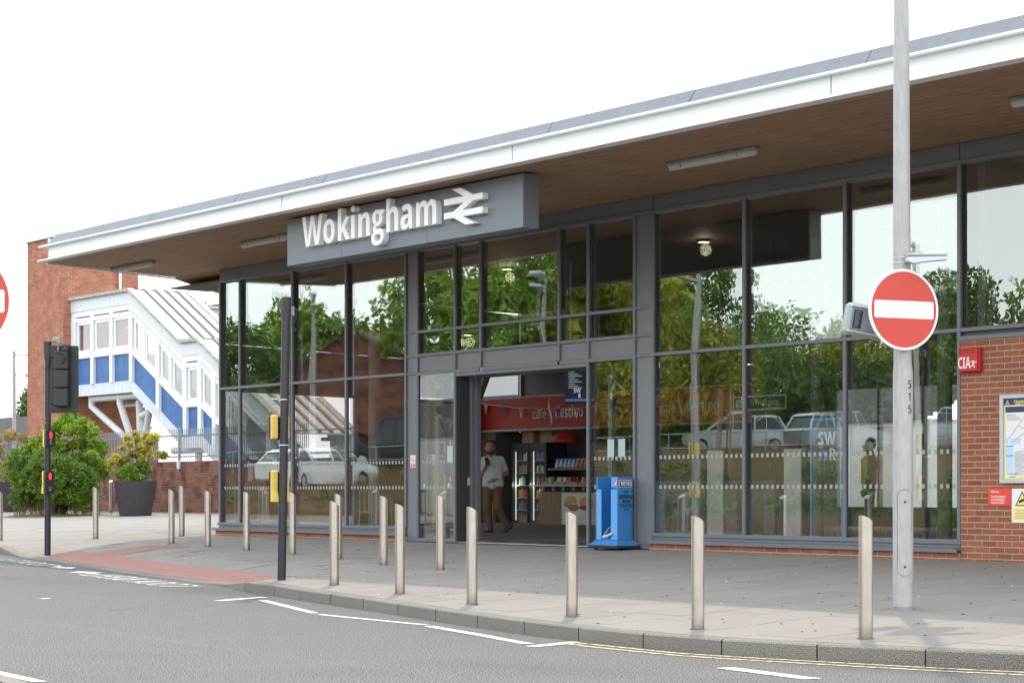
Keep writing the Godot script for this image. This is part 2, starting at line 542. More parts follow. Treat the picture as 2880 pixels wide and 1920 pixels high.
func road_marks(r: Node3D) -> void:
	for e in MARKS:
		var g := G.new()
		for i in e[1].size() - 1:
			strip(g, e[1][i], e[1][i + 1], e[2], 0.005)
		part(e[0], g, M.yellow_line if e[0] == "yellow_line" else M.paint, r)
	# the sealed, partly opened joint across the lane, as a broken dark line
	var jt := G.new()
	var jk := RandomNumberGenerator.new()
	jk.seed = 3
	for i in JOINT.size() - 1:
		for k in 9:
			if jk.randf() < 0.22: continue
			var a: Vector2 = JOINT[i].lerp(JOINT[i + 1], k / 9.0) + Vector2(jk.randfn(), jk.randfn()) * 0.012
			var b: Vector2 = JOINT[i].lerp(JOINT[i + 1], (k + 1) / 9.0) + Vector2(jk.randfn(), jk.randfn()) * 0.012
			strip(jt, a, b, jk.randf_range(0.012, 0.035), 0.004)
	part("road_joint", jt, M.bed, r)
	# LOOK RIGHT and LOOK LEFT, painted to be read by people about to cross
	for e in [["LOOK RIGHT", LR, 0.0], ["LOOK LEFT", LL, 0.0]]:
		var a: Vector2 = e[1][0]
		var b: Vector2 = e[1][1]
		var d := (b - a).normalized()
		var tm := text_mesh(e[0], e[1][2], 0.002, false, "Droid Sans", false)
		tm.vertical_alignment = VERTICAL_ALIGNMENT_BOTTOM
		var w: float = tm.get_aabb().size.x
		var sx: float = (b - a).length() / w
		var up := Vector2(-d.y, d.x) # towards the middle of the road
		if up.y < 0: up = -up
		var g := G.new()
		var ar := tm.get_mesh_arrays()
		var vs: PackedVector3Array = ar[Mesh.ARRAY_VERTEX]
		var ns: PackedVector3Array = ar[Mesh.ARRAY_NORMAL]
		for i in ar[Mesh.ARRAY_INDEX]:
			if ns[i].z < 0.5: continue
			var p: Vector2 = a + d * (vs[i].x * sx) + up * (vs[i].y - tm.get_aabb().position.y)
			g.v.append(Vector3(p.x, rh(p.x, p.y) + 0.005, p.y)); g.n.append(Vector3.UP); g.c.append(Color.WHITE)
		part("painted_words", g, M.paint, r)
		var ag := G.new()
		var o: Vector2 = (b + d * 0.15) if e[0] == "LOOK RIGHT" else (a - d * 0.15)
		var s := 1.0 if e[0] == "LOOK RIGHT" else -1.0
		var pts := [o + up * (e[1][2] * 0.55), o + d * s * 0.45 + up * (e[1][2] * 0.55), o + d * s * 0.45 + up * (e[1][2] * 0.95), o + d * s * 0.95 + up * (e[1][2] * 0.42), o + d * s * 0.45 - up * (e[1][2] * 0.1), o + d * s * 0.45 + up * (e[1][2] * 0.3), o + up * (e[1][2] * 0.3)]
		var pl := PackedVector2Array(pts)
		var ix := Geometry2D.triangulate_polygon(pl)
		for i in ix.size() / 3:
			var tr := []
			for k in 3: tr.append(Vector3(pl[ix[i * 3 + k]].x, rh(pl[ix[i * 3 + k]].x, pl[ix[i * 3 + k]].y) + 0.005, pl[ix[i * 3 + k]].y))
			if (tr[1] - tr[0]).cross(tr[2] - tr[0]).y > 0: ag.t(tr[0], tr[1], tr[2])
			else: ag.t(tr[0], tr[2], tr[1])
		part("painted_arrow", ag, M.paint, r)

func pavement() -> void:
	var pv := structure("pavement")
	# the bed under the slabs, seen in the joints
	var bx := steps(-42, 34, 190)
	var g := G.new()
	for i in bx.size() - 1:
		for j in 30:
			var p := []
			for e in [[0, 1], [1, 1], [1, 0], [0, 0]]:
				var x: float = bx[i + e[0]]
				var z := lerpf(-11.0, zk(x) - 0.1, (j + e[1]) / 30.0)
				p.append(Vector3(x, gh(x, z) - 0.035, z))
			g.q(p[0], p[1], p[2], p[3])
	part("bed", g, M.bed, pv)
	# kerb stones
	var x := -12.0
	while x < 27.5:
		var ln := 0.93
		var x1 := x + ln
		var kg := G.new()
		var t := rng.randf_range(0.9, 1.06)
		kg.col = Color(t, t * 0.99, t * 0.97)
		var d := Vector2(x1 - x, zk(x1) - zk(x)).normalized()
		var nn := Vector3(-d.y, 0, d.x)
		var xa := x + 0.006
		var xb := x1 - 0.006
		var A := Vector3(xa, -0.045 * zk(xa) - 0.11 * (1 - raised(xa)), zk(xa))
		var B := Vector3(xb, -0.045 * zk(xb) - 0.11 * (1 - raised(xb)), zk(xb))
		var bk := -nn * 0.145
		var ch := nn * -0.014
		var dn := Vector3(0, -0.3, 0)
		kg.q(A + ch, B + ch, B + bk + Vector3(0, 0.004, 0), A + bk + Vector3(0, 0.004, 0))
		kg.q(A + Vector3(0, -0.014, 0), B + Vector3(0, -0.014, 0), B + ch, A + ch)
		kg.q(A + dn, B + dn, B + Vector3(0, -0.014, 0), A + Vector3(0, -0.014, 0))
		kg.q(A + bk + dn, A + dn, A + ch, A + bk)
		kg.q(B + dn, B + bk + dn, B + bk, B + ch)
		part("kerb_stone", kg, M.kerb, pv)
		x = x1
	# blister paving at the crossing: one slab mesh, laid two deep along the kerb and in a tail towards the station
	var bl := G.new()
	bl.q(Vector3(-0.197, 0, 0.197), Vector3(0.197, 0, 0.197), Vector3(0.197, 0, -0.197), Vector3(-0.197, 0, -0.197))
	for s in [[Vector3(-1, 0, 1), Vector3(1, 0, 1)], [Vector3(1, 0, 1), Vector3(1, 0, -1)], [Vector3(1, 0, -1), Vector3(-1, 0, -1)], [Vector3(-1, 0, -1), Vector3(-1, 0, 1)]]:
		bl.q(s[0] * 0.197 + Vector3(0, -0.01, 0), s[1] * 0.197 + Vector3(0, -0.01, 0), s[1] * 0.197, s[0] * 0.197)
	for i in 6:
		for j in 6:
			var o := Vector3(-0.165 + i * 0.066, 0, -0.165 + j * 0.066)
			for k in 6:
				var a0 := TAU * k / 6
				var a1 := TAU * (k + 1) / 6
				var u0 := Vector3(cos(a0), 0, -sin(a0)); var u1 := Vector3(cos(a1), 0, -sin(a1))
				var h := Vector3(0, 0.006, 0)
				bl.q(o + u0 * 0.019, o + u1 * 0.019, o + u1 * 0.012 + h, o + u0 * 0.012 + h)
				bl.t(o + h, o + u0 * 0.012 + h, o + u1 * 0.012 + h)
	var blm := bl.mesh()
	var tiles: Array = []
	var hole := PackedVector2Array()
	var back := PackedVector2Array()
	x = 1.1
	while x < 11.0:
		var x1 := x + 0.395
		var ang := -atan2(zk(x1) - zk(x), x1 - x)
		for k in 2:
			var c0 := Vector2((x + x1) / 2, zk((x + x1) / 2) - 0.155 - 0.2 - k * 0.4)
			tiles.append([c0, ang])
		hole.append(Vector2(x, zk(x) - 0.15))
		back.append(Vector2(x, zk(x) - 0.955))
		x = x1
	back.reverse()
	hole.append_array(back)
	var tail := PackedVector2Array([Vector2(2.3, 2.6), Vector2(3.5, 2.6), Vector2(3.5, 4.02), Vector2(2.3, 4.02)])
	for i in 3:
		for j in 4: tiles.append([Vector2(2.5 + i * 0.4, 2.8 + j * 0.4), 0.0])
	for e in tiles:
		var o := part("tactile_slab", blm, M.tactile, pv)
		var p: Vector2 = e[0]
		var y0 := gh(p.x, p.y)
		var sx: float = (gh(p.x + 0.2, p.y) - gh(p.x - 0.2, p.y)) / 0.4
		var sz: float = (gh(p.x, p.y + 0.2) - gh(p.x, p.y - 0.2)) / 0.4
		var up := Vector3(-sx, 1, -sz).normalized()
		var xx := Vector3(cos(e[1]), 0, -sin(e[1]))
		xx = (xx - up * xx.dot(up)).normalized()
		o.transform = Transform3D(Basis(xx, up, xx.cross(up)), Vector3(p.x, y0 + 0.002, p.y))
	# the slabs, in courses that run from the front to the kerb, clipped to the kerb, the crossing and the walls
	var area := PackedVector2Array([Vector2(-34, -9.66), Vector2(-2.45, -9.66), Vector2(-0.12, 0.13), Vector2(27, 0.13)])
	var kx := 27.0
	while kx > -34:
		area.append(Vector2(kx, zk(kx) - 0.152))
		kx -= 0.31
	area.append(Vector2(-34, zk(-34) - 0.152))
	var cell := []
	var W := 0.60
	var col := 0
	kx = -34.0
	while kx < 27.0:
		var z := -9.7 - rng.randf() * 0.9
		while z < 8.6:
			var L := 0.9
			var rect := PackedVector2Array([Vector2(kx + 0.004, z + 0.004), Vector2(kx + W - 0.004, z + 0.004), Vector2(kx + W - 0.004, z + L - 0.004), Vector2(kx + 0.004, z + L - 0.004)])
			for a in Geometry2D.intersect_polygons(rect, area):
				for b in Geometry2D.clip_polygons(a, hole):
					for d in Geometry2D.clip_polygons(b, tail):
						if d.size() >= 3: cell.append(d)
			z += L
		kx += W
		col += 1
	var cam := Vector2(34.24, 19.84)
	var fwd := Vector2(-0.7831, -0.6219)
	var rgt := Vector2(0.6219, -0.7831)
	var near := []
	var rest := G.new()
	var rank := []
	for i in cell.size():
		var m := Vector2.ZERO
		for p in cell[i]: m += p
		m /= cell[i].size()
		var d := (m - cam).dot(fwd)
		var a := absf((m - cam).dot(rgt)) / d
		rank.append([d if a < 0.27 else d + 500, i])
	rank.sort()
	var kind := RandomNumberGenerator.new()
	kind.seed = 4
	for k in rank.size():
		var pg := G.new() if k < 300 else rest
		var poly: PackedVector2Array = cell[rank[k][1]]
		if not Geometry2D.is_polygon_clockwise(poly): poly.reverse()
		var tone := kind.randf_range(0.90, 1.05)
		pg.col = Color(tone, tone * kind.randf_range(0.985, 1.01), tone * kind.randf_range(0.97, 1.01))
		var lift := kind.randf_range(-0.0012, 0.0012)
		var top := []
		for p in poly: top.append(Vector3(p.x, gh(p.x, p.y) + lift, p.y))
		for i in range(1, top.size() - 1): pg.t(top[0], top[i], top[i + 1])
		for i in top.size():
			var a: Vector3 = top[i]
			var b: Vector3 = top[(i + 1) % top.size()]
			pg.q(a - Vector3(0, 0.03, 0), b - Vector3(0, 0.03, 0), b, a)
		if k < 300: part("paving_slab", pg, M.paving, pv)
	stuff(part("paving_slabs", rest, M.paving, pv))
	# specks of litter, gum and a few dry leaves lie about; too many and too small to count
	var sp := G.new()
	for i in 260:
		var px := rng.randf_range(2, 24)
		var pz := rng.randf_range(0.4, 8.0)
		if pz > zk(px) - 0.2: continue
		var s := rng.randf_range(0.008, 0.022)
		sp.col = Color(0.04, 0.035, 0.03) if rng.randf() < 0.75 else Color(0.7, 0.68, 0.6)
		sp.box(Vector3(px, gh(px, pz) + 0.003, pz), Vector3(s * 1.6, 0.004, s), Basis(Vector3.UP, rng.randf() * 6))
	stuff(part("litter_specks", sp, mat("speckle", 1, 1, 1, 0.9), pv))

# ---- brickwork -------------------------------------------------------------
func brickwork(parent: Node3D, o: Vector3, u: Vector3, out: Vector3, w: float, h: float, singles: int, bm: Material, mm: Material, skip = null, proud := 0.006, header_top := false, from_right := false) -> void:
	# a face of stretcher-bond bricks (215 x 65 mm, 10 mm joints) in front of a mortar sheet; u runs along the wall, out points away from it
	var mg := G.new()
	mg.oq([o, o + u * w, o + u * w + Vector3(0, h, 0), o + Vector3(0, h, 0)], out)
	part("mortar", mg, mm, parent)
	var rows := int(floor(h / 0.075 + 0.01))
	var rest := G.new()
	var n := 0
	var k := RandomNumberGenerator.new()
	k.seed = int(o.x * 100) + 7
	var order := range(rows)
	for r in order:
		var hd: bool = header_top and r >= rows - 3
		if hd and r > rows - 3: continue
		var pit := 0.075 if hd else 0.225
		var s := -0.1125 if r % 2 and not hd else 0.0
		while s < w - 0.01:
			var a := maxf(s, 0.0)
			var b := minf(s + pit - 0.010, w)
			s += pit
			if b - a < 0.03: continue
			var y0: float = r * 0.075 + 0.005
			var y1: float = y0 + (0.215 if hd else 0.065)
			if y1 > h: continue
			if skip != null and skip.call((a + b) / 2, (y0 + y1) / 2): continue
			var one := n < singles
			var g := G.new() if one else rest
			var t := k.randf_range(0.74, 1.14)
			g.col = Color(t, t * k.randf_range(0.86, 1.1), t * k.randf_range(0.84, 1.12))
			var pr := proud + k.randf_range(-0.0012, 0.0012)
			var c := 0.004
			var f := []
			for e in [[a + c, y0 + c], [b - c, y0 + c], [b - c, y1 - c], [a + c, y1 - c]]: f.append(o + u * e[0] + Vector3(0, e[1], 0) + out * pr)
			var gq := []
			for e in [[a, y0], [b, y0], [b, y1], [a, y1]]: gq.append(o + u * e[0] + Vector3(0, e[1], 0) + out * (-0.003))
			g.oq(f, out)
			for i in 4:
				var j := (i + 1) % 4
				var mid: Vector3 = (gq[i] + gq[j]) / 2 - (gq[0] + gq[2]) / 2
				g.oq([gq[i], gq[j], f[j], f[i]], mid + out * 0.02)
			if one:
				part("brick", g, bm, parent)
			n += 1
	if rest.v.size(): stuff(part("brickwork", rest, bm, parent))

const LR := [Vector2(11.0, 6.62), Vector2(7.35, 6.02), 0.58]
const LL := [Vector2(4.35, 5.42), Vector2(1.35, 4.90), 0.45]
const MARKS := [
	["white_bar", [Vector2(13.83, 8.04), Vector2(13.39, 7.14)], 0.12], ["white_bar", [Vector2(13.95, 7.5), Vector2(16.2, 8.22)], 0.11],
	["white_bar", [Vector2(16.38, 8.29), Vector2(17.3, 8.25), Vector2(18.2, 8.19)], 0.10], ["white_bar", [Vector2(18.34, 8.27), Vector2(19.52, 8.53), Vector2(20.6, 8.83)], 0.12],
	["white_bar", [Vector2(20.86, 9.0), Vector2(20.64, 8.3)], 0.13], ["yellow_line", [Vector2(20.92, 8.36), Vector2(22.1, 8.43), Vector2(23.9, 8.12), Vector2(25.3, 7.86), Vector2(27, 7.3)], 0.055],
	["yellow_line", [Vector2(20.95, 8.56), Vector2(22.3, 8.62), Vector2(24.1, 8.34), Vector2(25.4, 8.1), Vector2(27, 7.55)], 0.055], ["yellow_line", [Vector2(20.86, 8.60), Vector2(20.84, 8.34)], 0.055],
	["white_bar", [Vector2(23.5, 9.26), Vector2(24.66, 9.55)], 0.16], ["white_bar", [Vector2(20.2, 13.86), Vector2(21.0, 13.93), Vector2(21.75, 13.99)], 0.10], ["white_bar", [Vector2(12.72, 9.75), Vector2(12.64, 9.6)], 0.08]]

const JOINT := [Vector2(15.31, 10.77), Vector2(14.8, 9.79), Vector2(14.25, 9.13), Vector2(14.25, 8.28), Vector2(13.5, 6.93)]

var station: Node3D

func pane(x0: float, x1: float, y0: float, y1: float, z := -0.05, both := true) -> void:
	# sheets that bow very slightly and ripple, as sealed units do: what they mirror bends with them
	var kx := rng.randf_range(-0.0035, 0.0035)
	var ky := rng.randf_range(-0.0035, 0.0035)
	var ph := rng.randf() * 6.0
	for e in ([["pane", z, M.glass_outer, 1.0], ["inner_pane", z - 0.024, M.glass_inner, -1.0]] if both else [["pane", z, M.glass_outer, 1.0]]):
		var g := G.new()
		var nx := 10
		var ny := 10
		var p := func(i: int, j: int) -> Vector3: return Vector3(lerpf(x0, x1, float(i) / nx), lerpf(y0, y1, float(j) / ny), e[1])
		var nn := func(i: int, j: int) -> Vector3:
			var u := float(i) / nx - 0.5
			var w := float(j) / ny - 0.5
			var a: float = kx * u * 2.0 * e[3] + 0.0011 * sin(u * 9.0 + ph + w * 3.0)
			var b: float = ky * w * 2.0 * e[3] + 0.0009 * sin(w * 11.0 + ph * 2.0 + u * 2.0)
			if absf(u) > 0.39: a += signf(u) * 0.005 * e[3] # the pull of the edge seal
			return Vector3(a, b, 1).normalized()
		for i in nx:
			for j in ny:
				g.t3(p.call(i, j), p.call(i + 1, j), p.call(i + 1, j + 1), nn.call(i, j), nn.call(i + 1, j), nn.call(i + 1, j + 1))
				g.t3(p.call(i, j), p.call(i + 1, j + 1), p.call(i, j + 1), nn.call(i, j), nn.call(i + 1, j + 1), nn.call(i, j + 1))
		part(e[0], g, e[2], station)

func bar(called: String, x0: float, x1: float, y0: float, y1: float, z0: float, z1: float, m: Material = null) -> void:
	var g := G.new()
	g.cham(Vector3((x0 + x1) / 2, (y0 + y1) / 2, (z0 + z1) / 2), Vector3(x1 - x0, y1 - y0, z1 - z0), 0.004)
	part(called, g, m if m else M.frame, station)

func upright(x: float, y0 := 0.245, y1 := 4.94, w := 0.05) -> void:
	# a pressure cap with the darker glazing bar behind it
	bar("mullion", x, x + w, y0, y1, -0.012, 0.022)
	bar("glazing_bar", x + 0.003, x + w - 0.003, y0, y1, -0.048, -0.0135, M.dark_panel)

func level(x0: float, x1: float, y: float, w := 0.05) -> void:
	bar("transom", x0, x1, y, y + w, -0.012, 0.019)
	bar("glazing_bar", x0, x1, y + 0.003, y + w - 0.003, -0.048, -0.0135, M.dark_panel)

func station_front() -> void:
	station = thing("station_building", "long glazed railway station with grey frames, deep timber canopy and brick end wall", "station building")
	var L := [0.0, 0.755, 2.655, 4.455, 6.30]
	for i in L.size(): upright(L[i])
	for i in 4:
		var a: float = L[i] + 0.05
		var b: float = L[i + 1]
		for y in [2.84]: level(a, b, y)
		pane(a, b, 0.245, 2.84); pane(a, b, 2.89, 4.94)
	var R := [12.575, 14.455, 16.325, 18.225]
	for x in R: upright(x)
	for i in 3:
		var a: float = R[i] + 0.05
		var b: float = R[i + 1]
		level(a, b, 2.84)
		pane(a, b, 0.245, 2.84); pane(a, b, 2.89, 4.94)
	# the entrance bay
	var D := [6.645, 7.715, 8.415, 10.415, 11.11, 12.17]
	for i in D.size(): upright(D[i], 0.0 if i in [0, 1, 4, 5] else 2.88)
	for i in 5:
		var a: float = D[i] + 0.05
		var b: float = D[i + 1]
		for y in [3.54, 3.14]: level(a, b, y)
		pane(a, b, 3.59, 4.94); pane(a, b, 3.19, 3.54)
		bar("panel", a, b, 2.88, 3.14, -0.05, -0.014, M.panel)
		bar("transom", a, b, 2.82, 2.88, -0.012, 0.019)
	bar("door_head", 7.765, 11.11, 2.76, 2.82, -0.62, 0.010)
	for e in [[6.695, 7.715], [11.16, 12.17]]:
		pane(e[0], e[1], 0.06, 2.82)
		bar("transom", e[0], e[1], 0.0, 0.06, -0.08, 0.019)
	# solid panels either side of the entrance bay
	for e in [[6.35, 6.645], [12.22, 12.575]]:
		for y in [[0.06, 2.84], [2.88, 3.14], [3.18, 3.55], [3.59, 4.94]]:
			bar("panel", e[0], e[1], y[0], y[1], -0.04, -0.014, M.panel)
		for y in [0.0, 2.84, 3.14, 3.55]: bar("transom", e[0], e[1], y, y + (0.06 if y == 0.0 else 0.04), -0.04, 0.012)
	# door reveal, leaf edges and threshold
	bar("door_jamb", 7.70, 7.755, 0.0, 2.80, -0.29, -0.06, M.dark_panel)
	bar("door_post", 7.70, 7.76, 0.0, 2.76, -0.38, -0.325)
	bar("door_leaf", 7.70, 7.765, 0.0, 2.76, -0.52, -0.42)
	bar("door_leaf", 6.8, 7.70, 0.0, 0.10, -0.50, -0.44)
	bar("door_leaf", 11.11, 11.2, 0.0, 2.76, -0.52, -0.42)
	part("door_plate", G.new().b2(Vector3(7.756, 0.95, -0.30), Vector3(7.760, 1.08, -0.24)), M.frame_silver, station)
	bar("threshold", 7.765, 11.11, 0.002, 0.012, -0.30, 0.0, M.frame_silver)
	# head: frame strip, deep dark board up to the soffit, cover joints
	bar("head_frame", 0.0, 26.0, 4.94, 4.99, -0.14, 0.018)
	bar("head_board", 0.0, 26.0, 4.99, 5.20, -0.14, -0.004)
	for x in [0.78, 6.40, 12.60, 18.25]: bar("head_joint", x - 0.006, x + 0.006, 4.99, 5.20, -0.02, 0.001, M.gasket)
	# sill, upstand and lead-grey ledge
	for e in [[-0.05, 6.33, 0.0], [12.58, 18.28, 1.0]]:
		bar("sill_frame", e[0], e[1], 0.19, 0.245, -0.14, 0.024)
		bar("sill_upstand", e[0] + 0.03, e[1] - 0.02, 0.14, 0.19, -0.14, 0.002)
		var g := G.new()
		var xa: float = e[0] - 0.06 if e[2] == 0.0 else e[0]
		var pf := PackedVector2Array([Vector2(-0.1, 0.155), Vector2(0.0, 0.155), Vector2(0.11, 0.138), Vector2(0.11, 0.088), Vector2(0.098, 0.088), Vector2(0.098, 0.11), Vector2(-0.1, 0.12)])
		g.prism(pf, xa, e[1] + 0.01, Transform3D(Basis(Vector3(0, 0, 1), Vector3(0, 1, 0), Vector3(1, 0, 0)), Vector3.ZERO))
		part("ledge", g, M.frame, station)
		var pl := Node3D.new()
		pl.name = "plinth" if e[2] == 0.0 else "plinth_001"
		station.add_child(pl)
		brickwork(pl, Vector3(e[0], -0.06, 0.06), Vector3.RIGHT, Vector3(0, 0, 1), e[1] - e[0], 0.15, 70, M.brick, M.mortar)
		part("core", G.new().b2(Vector3(e[0], -0.06, -0.1), Vector3(e[1], 0.085, 0.056)), M.mortar, pl)
	# the brick end wall with the high window over it
	var w := Node3D.new()
	w.name = "brick_wall"
	station.add_child(w)
	brickwork(w, Vector3(18.285, -0.055, 0.02), Vector3.RIGHT, Vector3(0, 0, 1), 1.45, 2.78, 300, M.brick, M.mortar)
	brickwork(w, Vector3(19.735, -0.055, 0.02), Vector3.RIGHT, Vector3(0, 0, 1), 6.2, 2.78, 0, M.brick, M.mortar)
	part("core", G.new().b2(Vector3(18.285, -0.06, -0.28), Vector3(26.0, 2.725, 0.018)), M.mortar, w)
	for e in [[18.275, 20.4], [20.45, 22.5], [22.55, 24.6]]:
		level(e[0], e[1], 2.84)
		pane(e[0], e[1], 2.89, 4.94, -0.05, false)
		if e[0] > 19: upright(e[0] - 0.05, 2.89)
		bar("gap_board", e[0], e[1], 2.785, 2.84, -0.10, -0.03, M.dark_panel)
		bar("transom", e[0], e[1], 2.727, 2.785, -0.10, 0.045)
		part("inner_lining", G.new().b2(Vector3(e[0], 2.75, -0.9), Vector3(e[1], 5.0, -0.85)), M.inner_wall, station)
	# rows of etched squares that make the glass visible, one sheet of them to a pane
	for e in [[0.05, 0.755], [0.805, 2.655], [2.705, 4.455], [4.505, 6.30], [6.695, 7.715], [11.16, 12.17], [12.625, 14.455], [14.505, 16.325], [16.375, 18.225]]:
		var g := G.new()
		var x: float = e[0] + 0.06
		while x < e[1] - 0.09:
			for y in [0.89, 1.325]: g.b2(Vector3(x, y, -0.0465), Vector3(x + 0.05, y + 0.055, -0.0455))
			x += 0.098
		part("etched_squares", g, M.etched, station)

func canopy() -> void:
	var rf := Node3D.new()
	rf.name = "roof"
	station.add_child(rf)
	var XE := 27.5
	var el := func(z: float) -> float: return -1.74 + 0.25 * (z + 0.0) if z > -0.3 else -1.81 + 0.25 * (z + 0.3)
	# soffit boards run along the front
	var z := 3.22
	while z > 0.0:
		var z0 := maxf(z - 0.134, 0.0)
		var g := G.new()
		var t := rng.randf_range(0.90, 1.06)
		g.col = Color(t, t * rng.randf_range(0.97, 1.02), t * rng.randf_range(0.95, 1.03))
		var xa: float = -1.74 + 0.25 * z
		g.q(Vector3(xa, 5.2, z0), Vector3(XE, 5.2, z0), Vector3(XE, 5.2, z), Vector3(xa, 5.2, z))
		for k in g.n.size(): g.n[k] = Vector3.DOWN
		var up := G.new()
		up.col = g.col
		up.b2(Vector3(xa, 5.201, z0), Vector3(XE, 5.22, z))
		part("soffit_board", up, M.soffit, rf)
		z -= 0.138
	part("soffit_backing", G.new().b2(Vector3(-1.0, 5.222, -10.0), Vector3(XE, 5.23, 3.25)), M.gasket, rf)
	# the corner beyond the front folds down
	var a := Vector3(-1.80, 5.2, -0.02)
	var b := Vector3(0.0, 5.2, -0.02)
	for k in 14:
		var s0 := k * 0.2
		var s1 := s0 + 0.194
		var g := G.new()
		var pts := []
		for e in [[a, s0], [b, s0], [b, s1], [a, s1]]: pts.append(e[0] + Vector3(-0.255 * e[1], -0.17 * e[1], -e[1]))
		g.oq(pts, Vector3.DOWN)
		var ps := []
		for p in pts: ps.append(p + Vector3(0, 0.02, 0))
		g.oq(ps, Vector3.UP)
		part("soffit_board", g, M.soffit, rf)
	part("fold_trim", G.new().tube([a + Vector3(0, 0, 0), b + Vector3(-0.05, 0, 0)], 0.012, 6), M.coping, rf)
	part("edge_trim", G.new().tube([Vector3(-0.93, 5.195, 3.22), Vector3(-1.80, 5.195, -0.02), Vector3(-2.55, 4.70, -3.0)], 0.03, 6), M.fascia_white, rf)
	var pe := PackedVector2Array([Vector2(3.2, 5.2), Vector2(3.2, 5.66), Vector2(-0.1, 5.66), Vector2(-0.1, 5.2)])
	var endg := G.new()
	endg.oq([Vector3(-0.93, 5.2, 3.2), Vector3(-0.93, 5.66, 3.2), Vector3(-1.80, 5.66, -0.02), Vector3(-1.80, 5.2, -0.02)], Vector3(-1, 0, 0))
	endg.oq([Vector3(-1.80, 5.2, -0.02), Vector3(-1.80, 5.66, -0.02), Vector3(-2.55, 5.2, -3.0), Vector3(-2.55, 4.72, -3.0)], Vector3(-1, 0, 0))
	part("roof_end", endg, M.fascia_white, rf)
	# white steel channel along the edge: web, lower and upper flange
	part("fascia_web", G.new().b2(Vector3(-0.68, 5.235, 3.28), Vector3(XE, 5.47, 3.30)), M.fascia_white, rf)
	part("lower_flange", G.new().b2(Vector3(-0.95, 5.205, 3.19), Vector3(XE, 5.233, 3.41)), M.fascia_white, rf)
	part("upper_flange", G.new().b2(Vector3(-0.93, 5.472, 3.17), Vector3(XE, 5.50, 3.40)), M.fascia_white, rf)
	for x in [7.62, 13.42, 19.12, 24.9]:
		part("fascia_joint", G.new().b2(Vector3(x - 0.008, 5.236, 3.299), Vector3(x + 0.008, 5.47, 3.303)), M.galv_dark, rf)
		part("flange_joint", G.new().b2(Vector3(x - 0.7, 5.204, 3.30), Vector3(x - 0.692, 5.2335, 3.412)), M.galv_dark, rf)
	# grey coping in lengths, sloping back
	var cx := [-0.70, 0.55, 3.34, 6.22, 8.85, 11.58, 14.2, 16.88, 19.66, 22.4, 25.1, 27.5]
	for i in cx.size() - 1:
		var x0: float = cx[i] + 0.006
		var x1: float = cx[i + 1] - 0.006
		var g := G.new()
		var jit := rng.randf_range(-0.004, 0.004)
		var t := rng.randf_range(0.94, 1.05)
		g.col = Color(t, t, t)
		var dx := 0.16 if i == 0 else 0.0
		var f := [Vector3(x0, 5.503, 3.355 + jit), Vector3(x1, 5.503, 3.355 + jit), Vector3(x1, 5.685 + jit, 3.23), Vector3(x0 + dx, 5.685 + jit, 3.23)]
		g.q(f[0], f[1], f[2], f[3])
		g.q(f[3], f[2], f[2] + Vector3(0, -0.01, -0.4), f[3] + Vector3(0, -0.01, -0.4))
		g.q(f[0] + Vector3(0, -0.012, 0.006), f[1] + Vector3(0, -0.012, 0.006), f[1], f[0])
		g.oq([f[0], f[3], f[3] + Vector3(0, -0.01, -0.4), f[0] + Vector3(0, 0, -0.5)], Vector3(-1, 0, 0))
		g.oq([f[1], f[2], f[2] + Vector3(0, -0.01, -0.4), f[1] + Vector3(0, 0, -0.5)], Vector3(1, 0, 0))
		part("coping", g, M.coping, rf)
	part("deck", G.new().b2(Vector3(-0.55, 5.5, -10.0), Vector3(XE, 5.66, 3.2)), M.coping, rf)

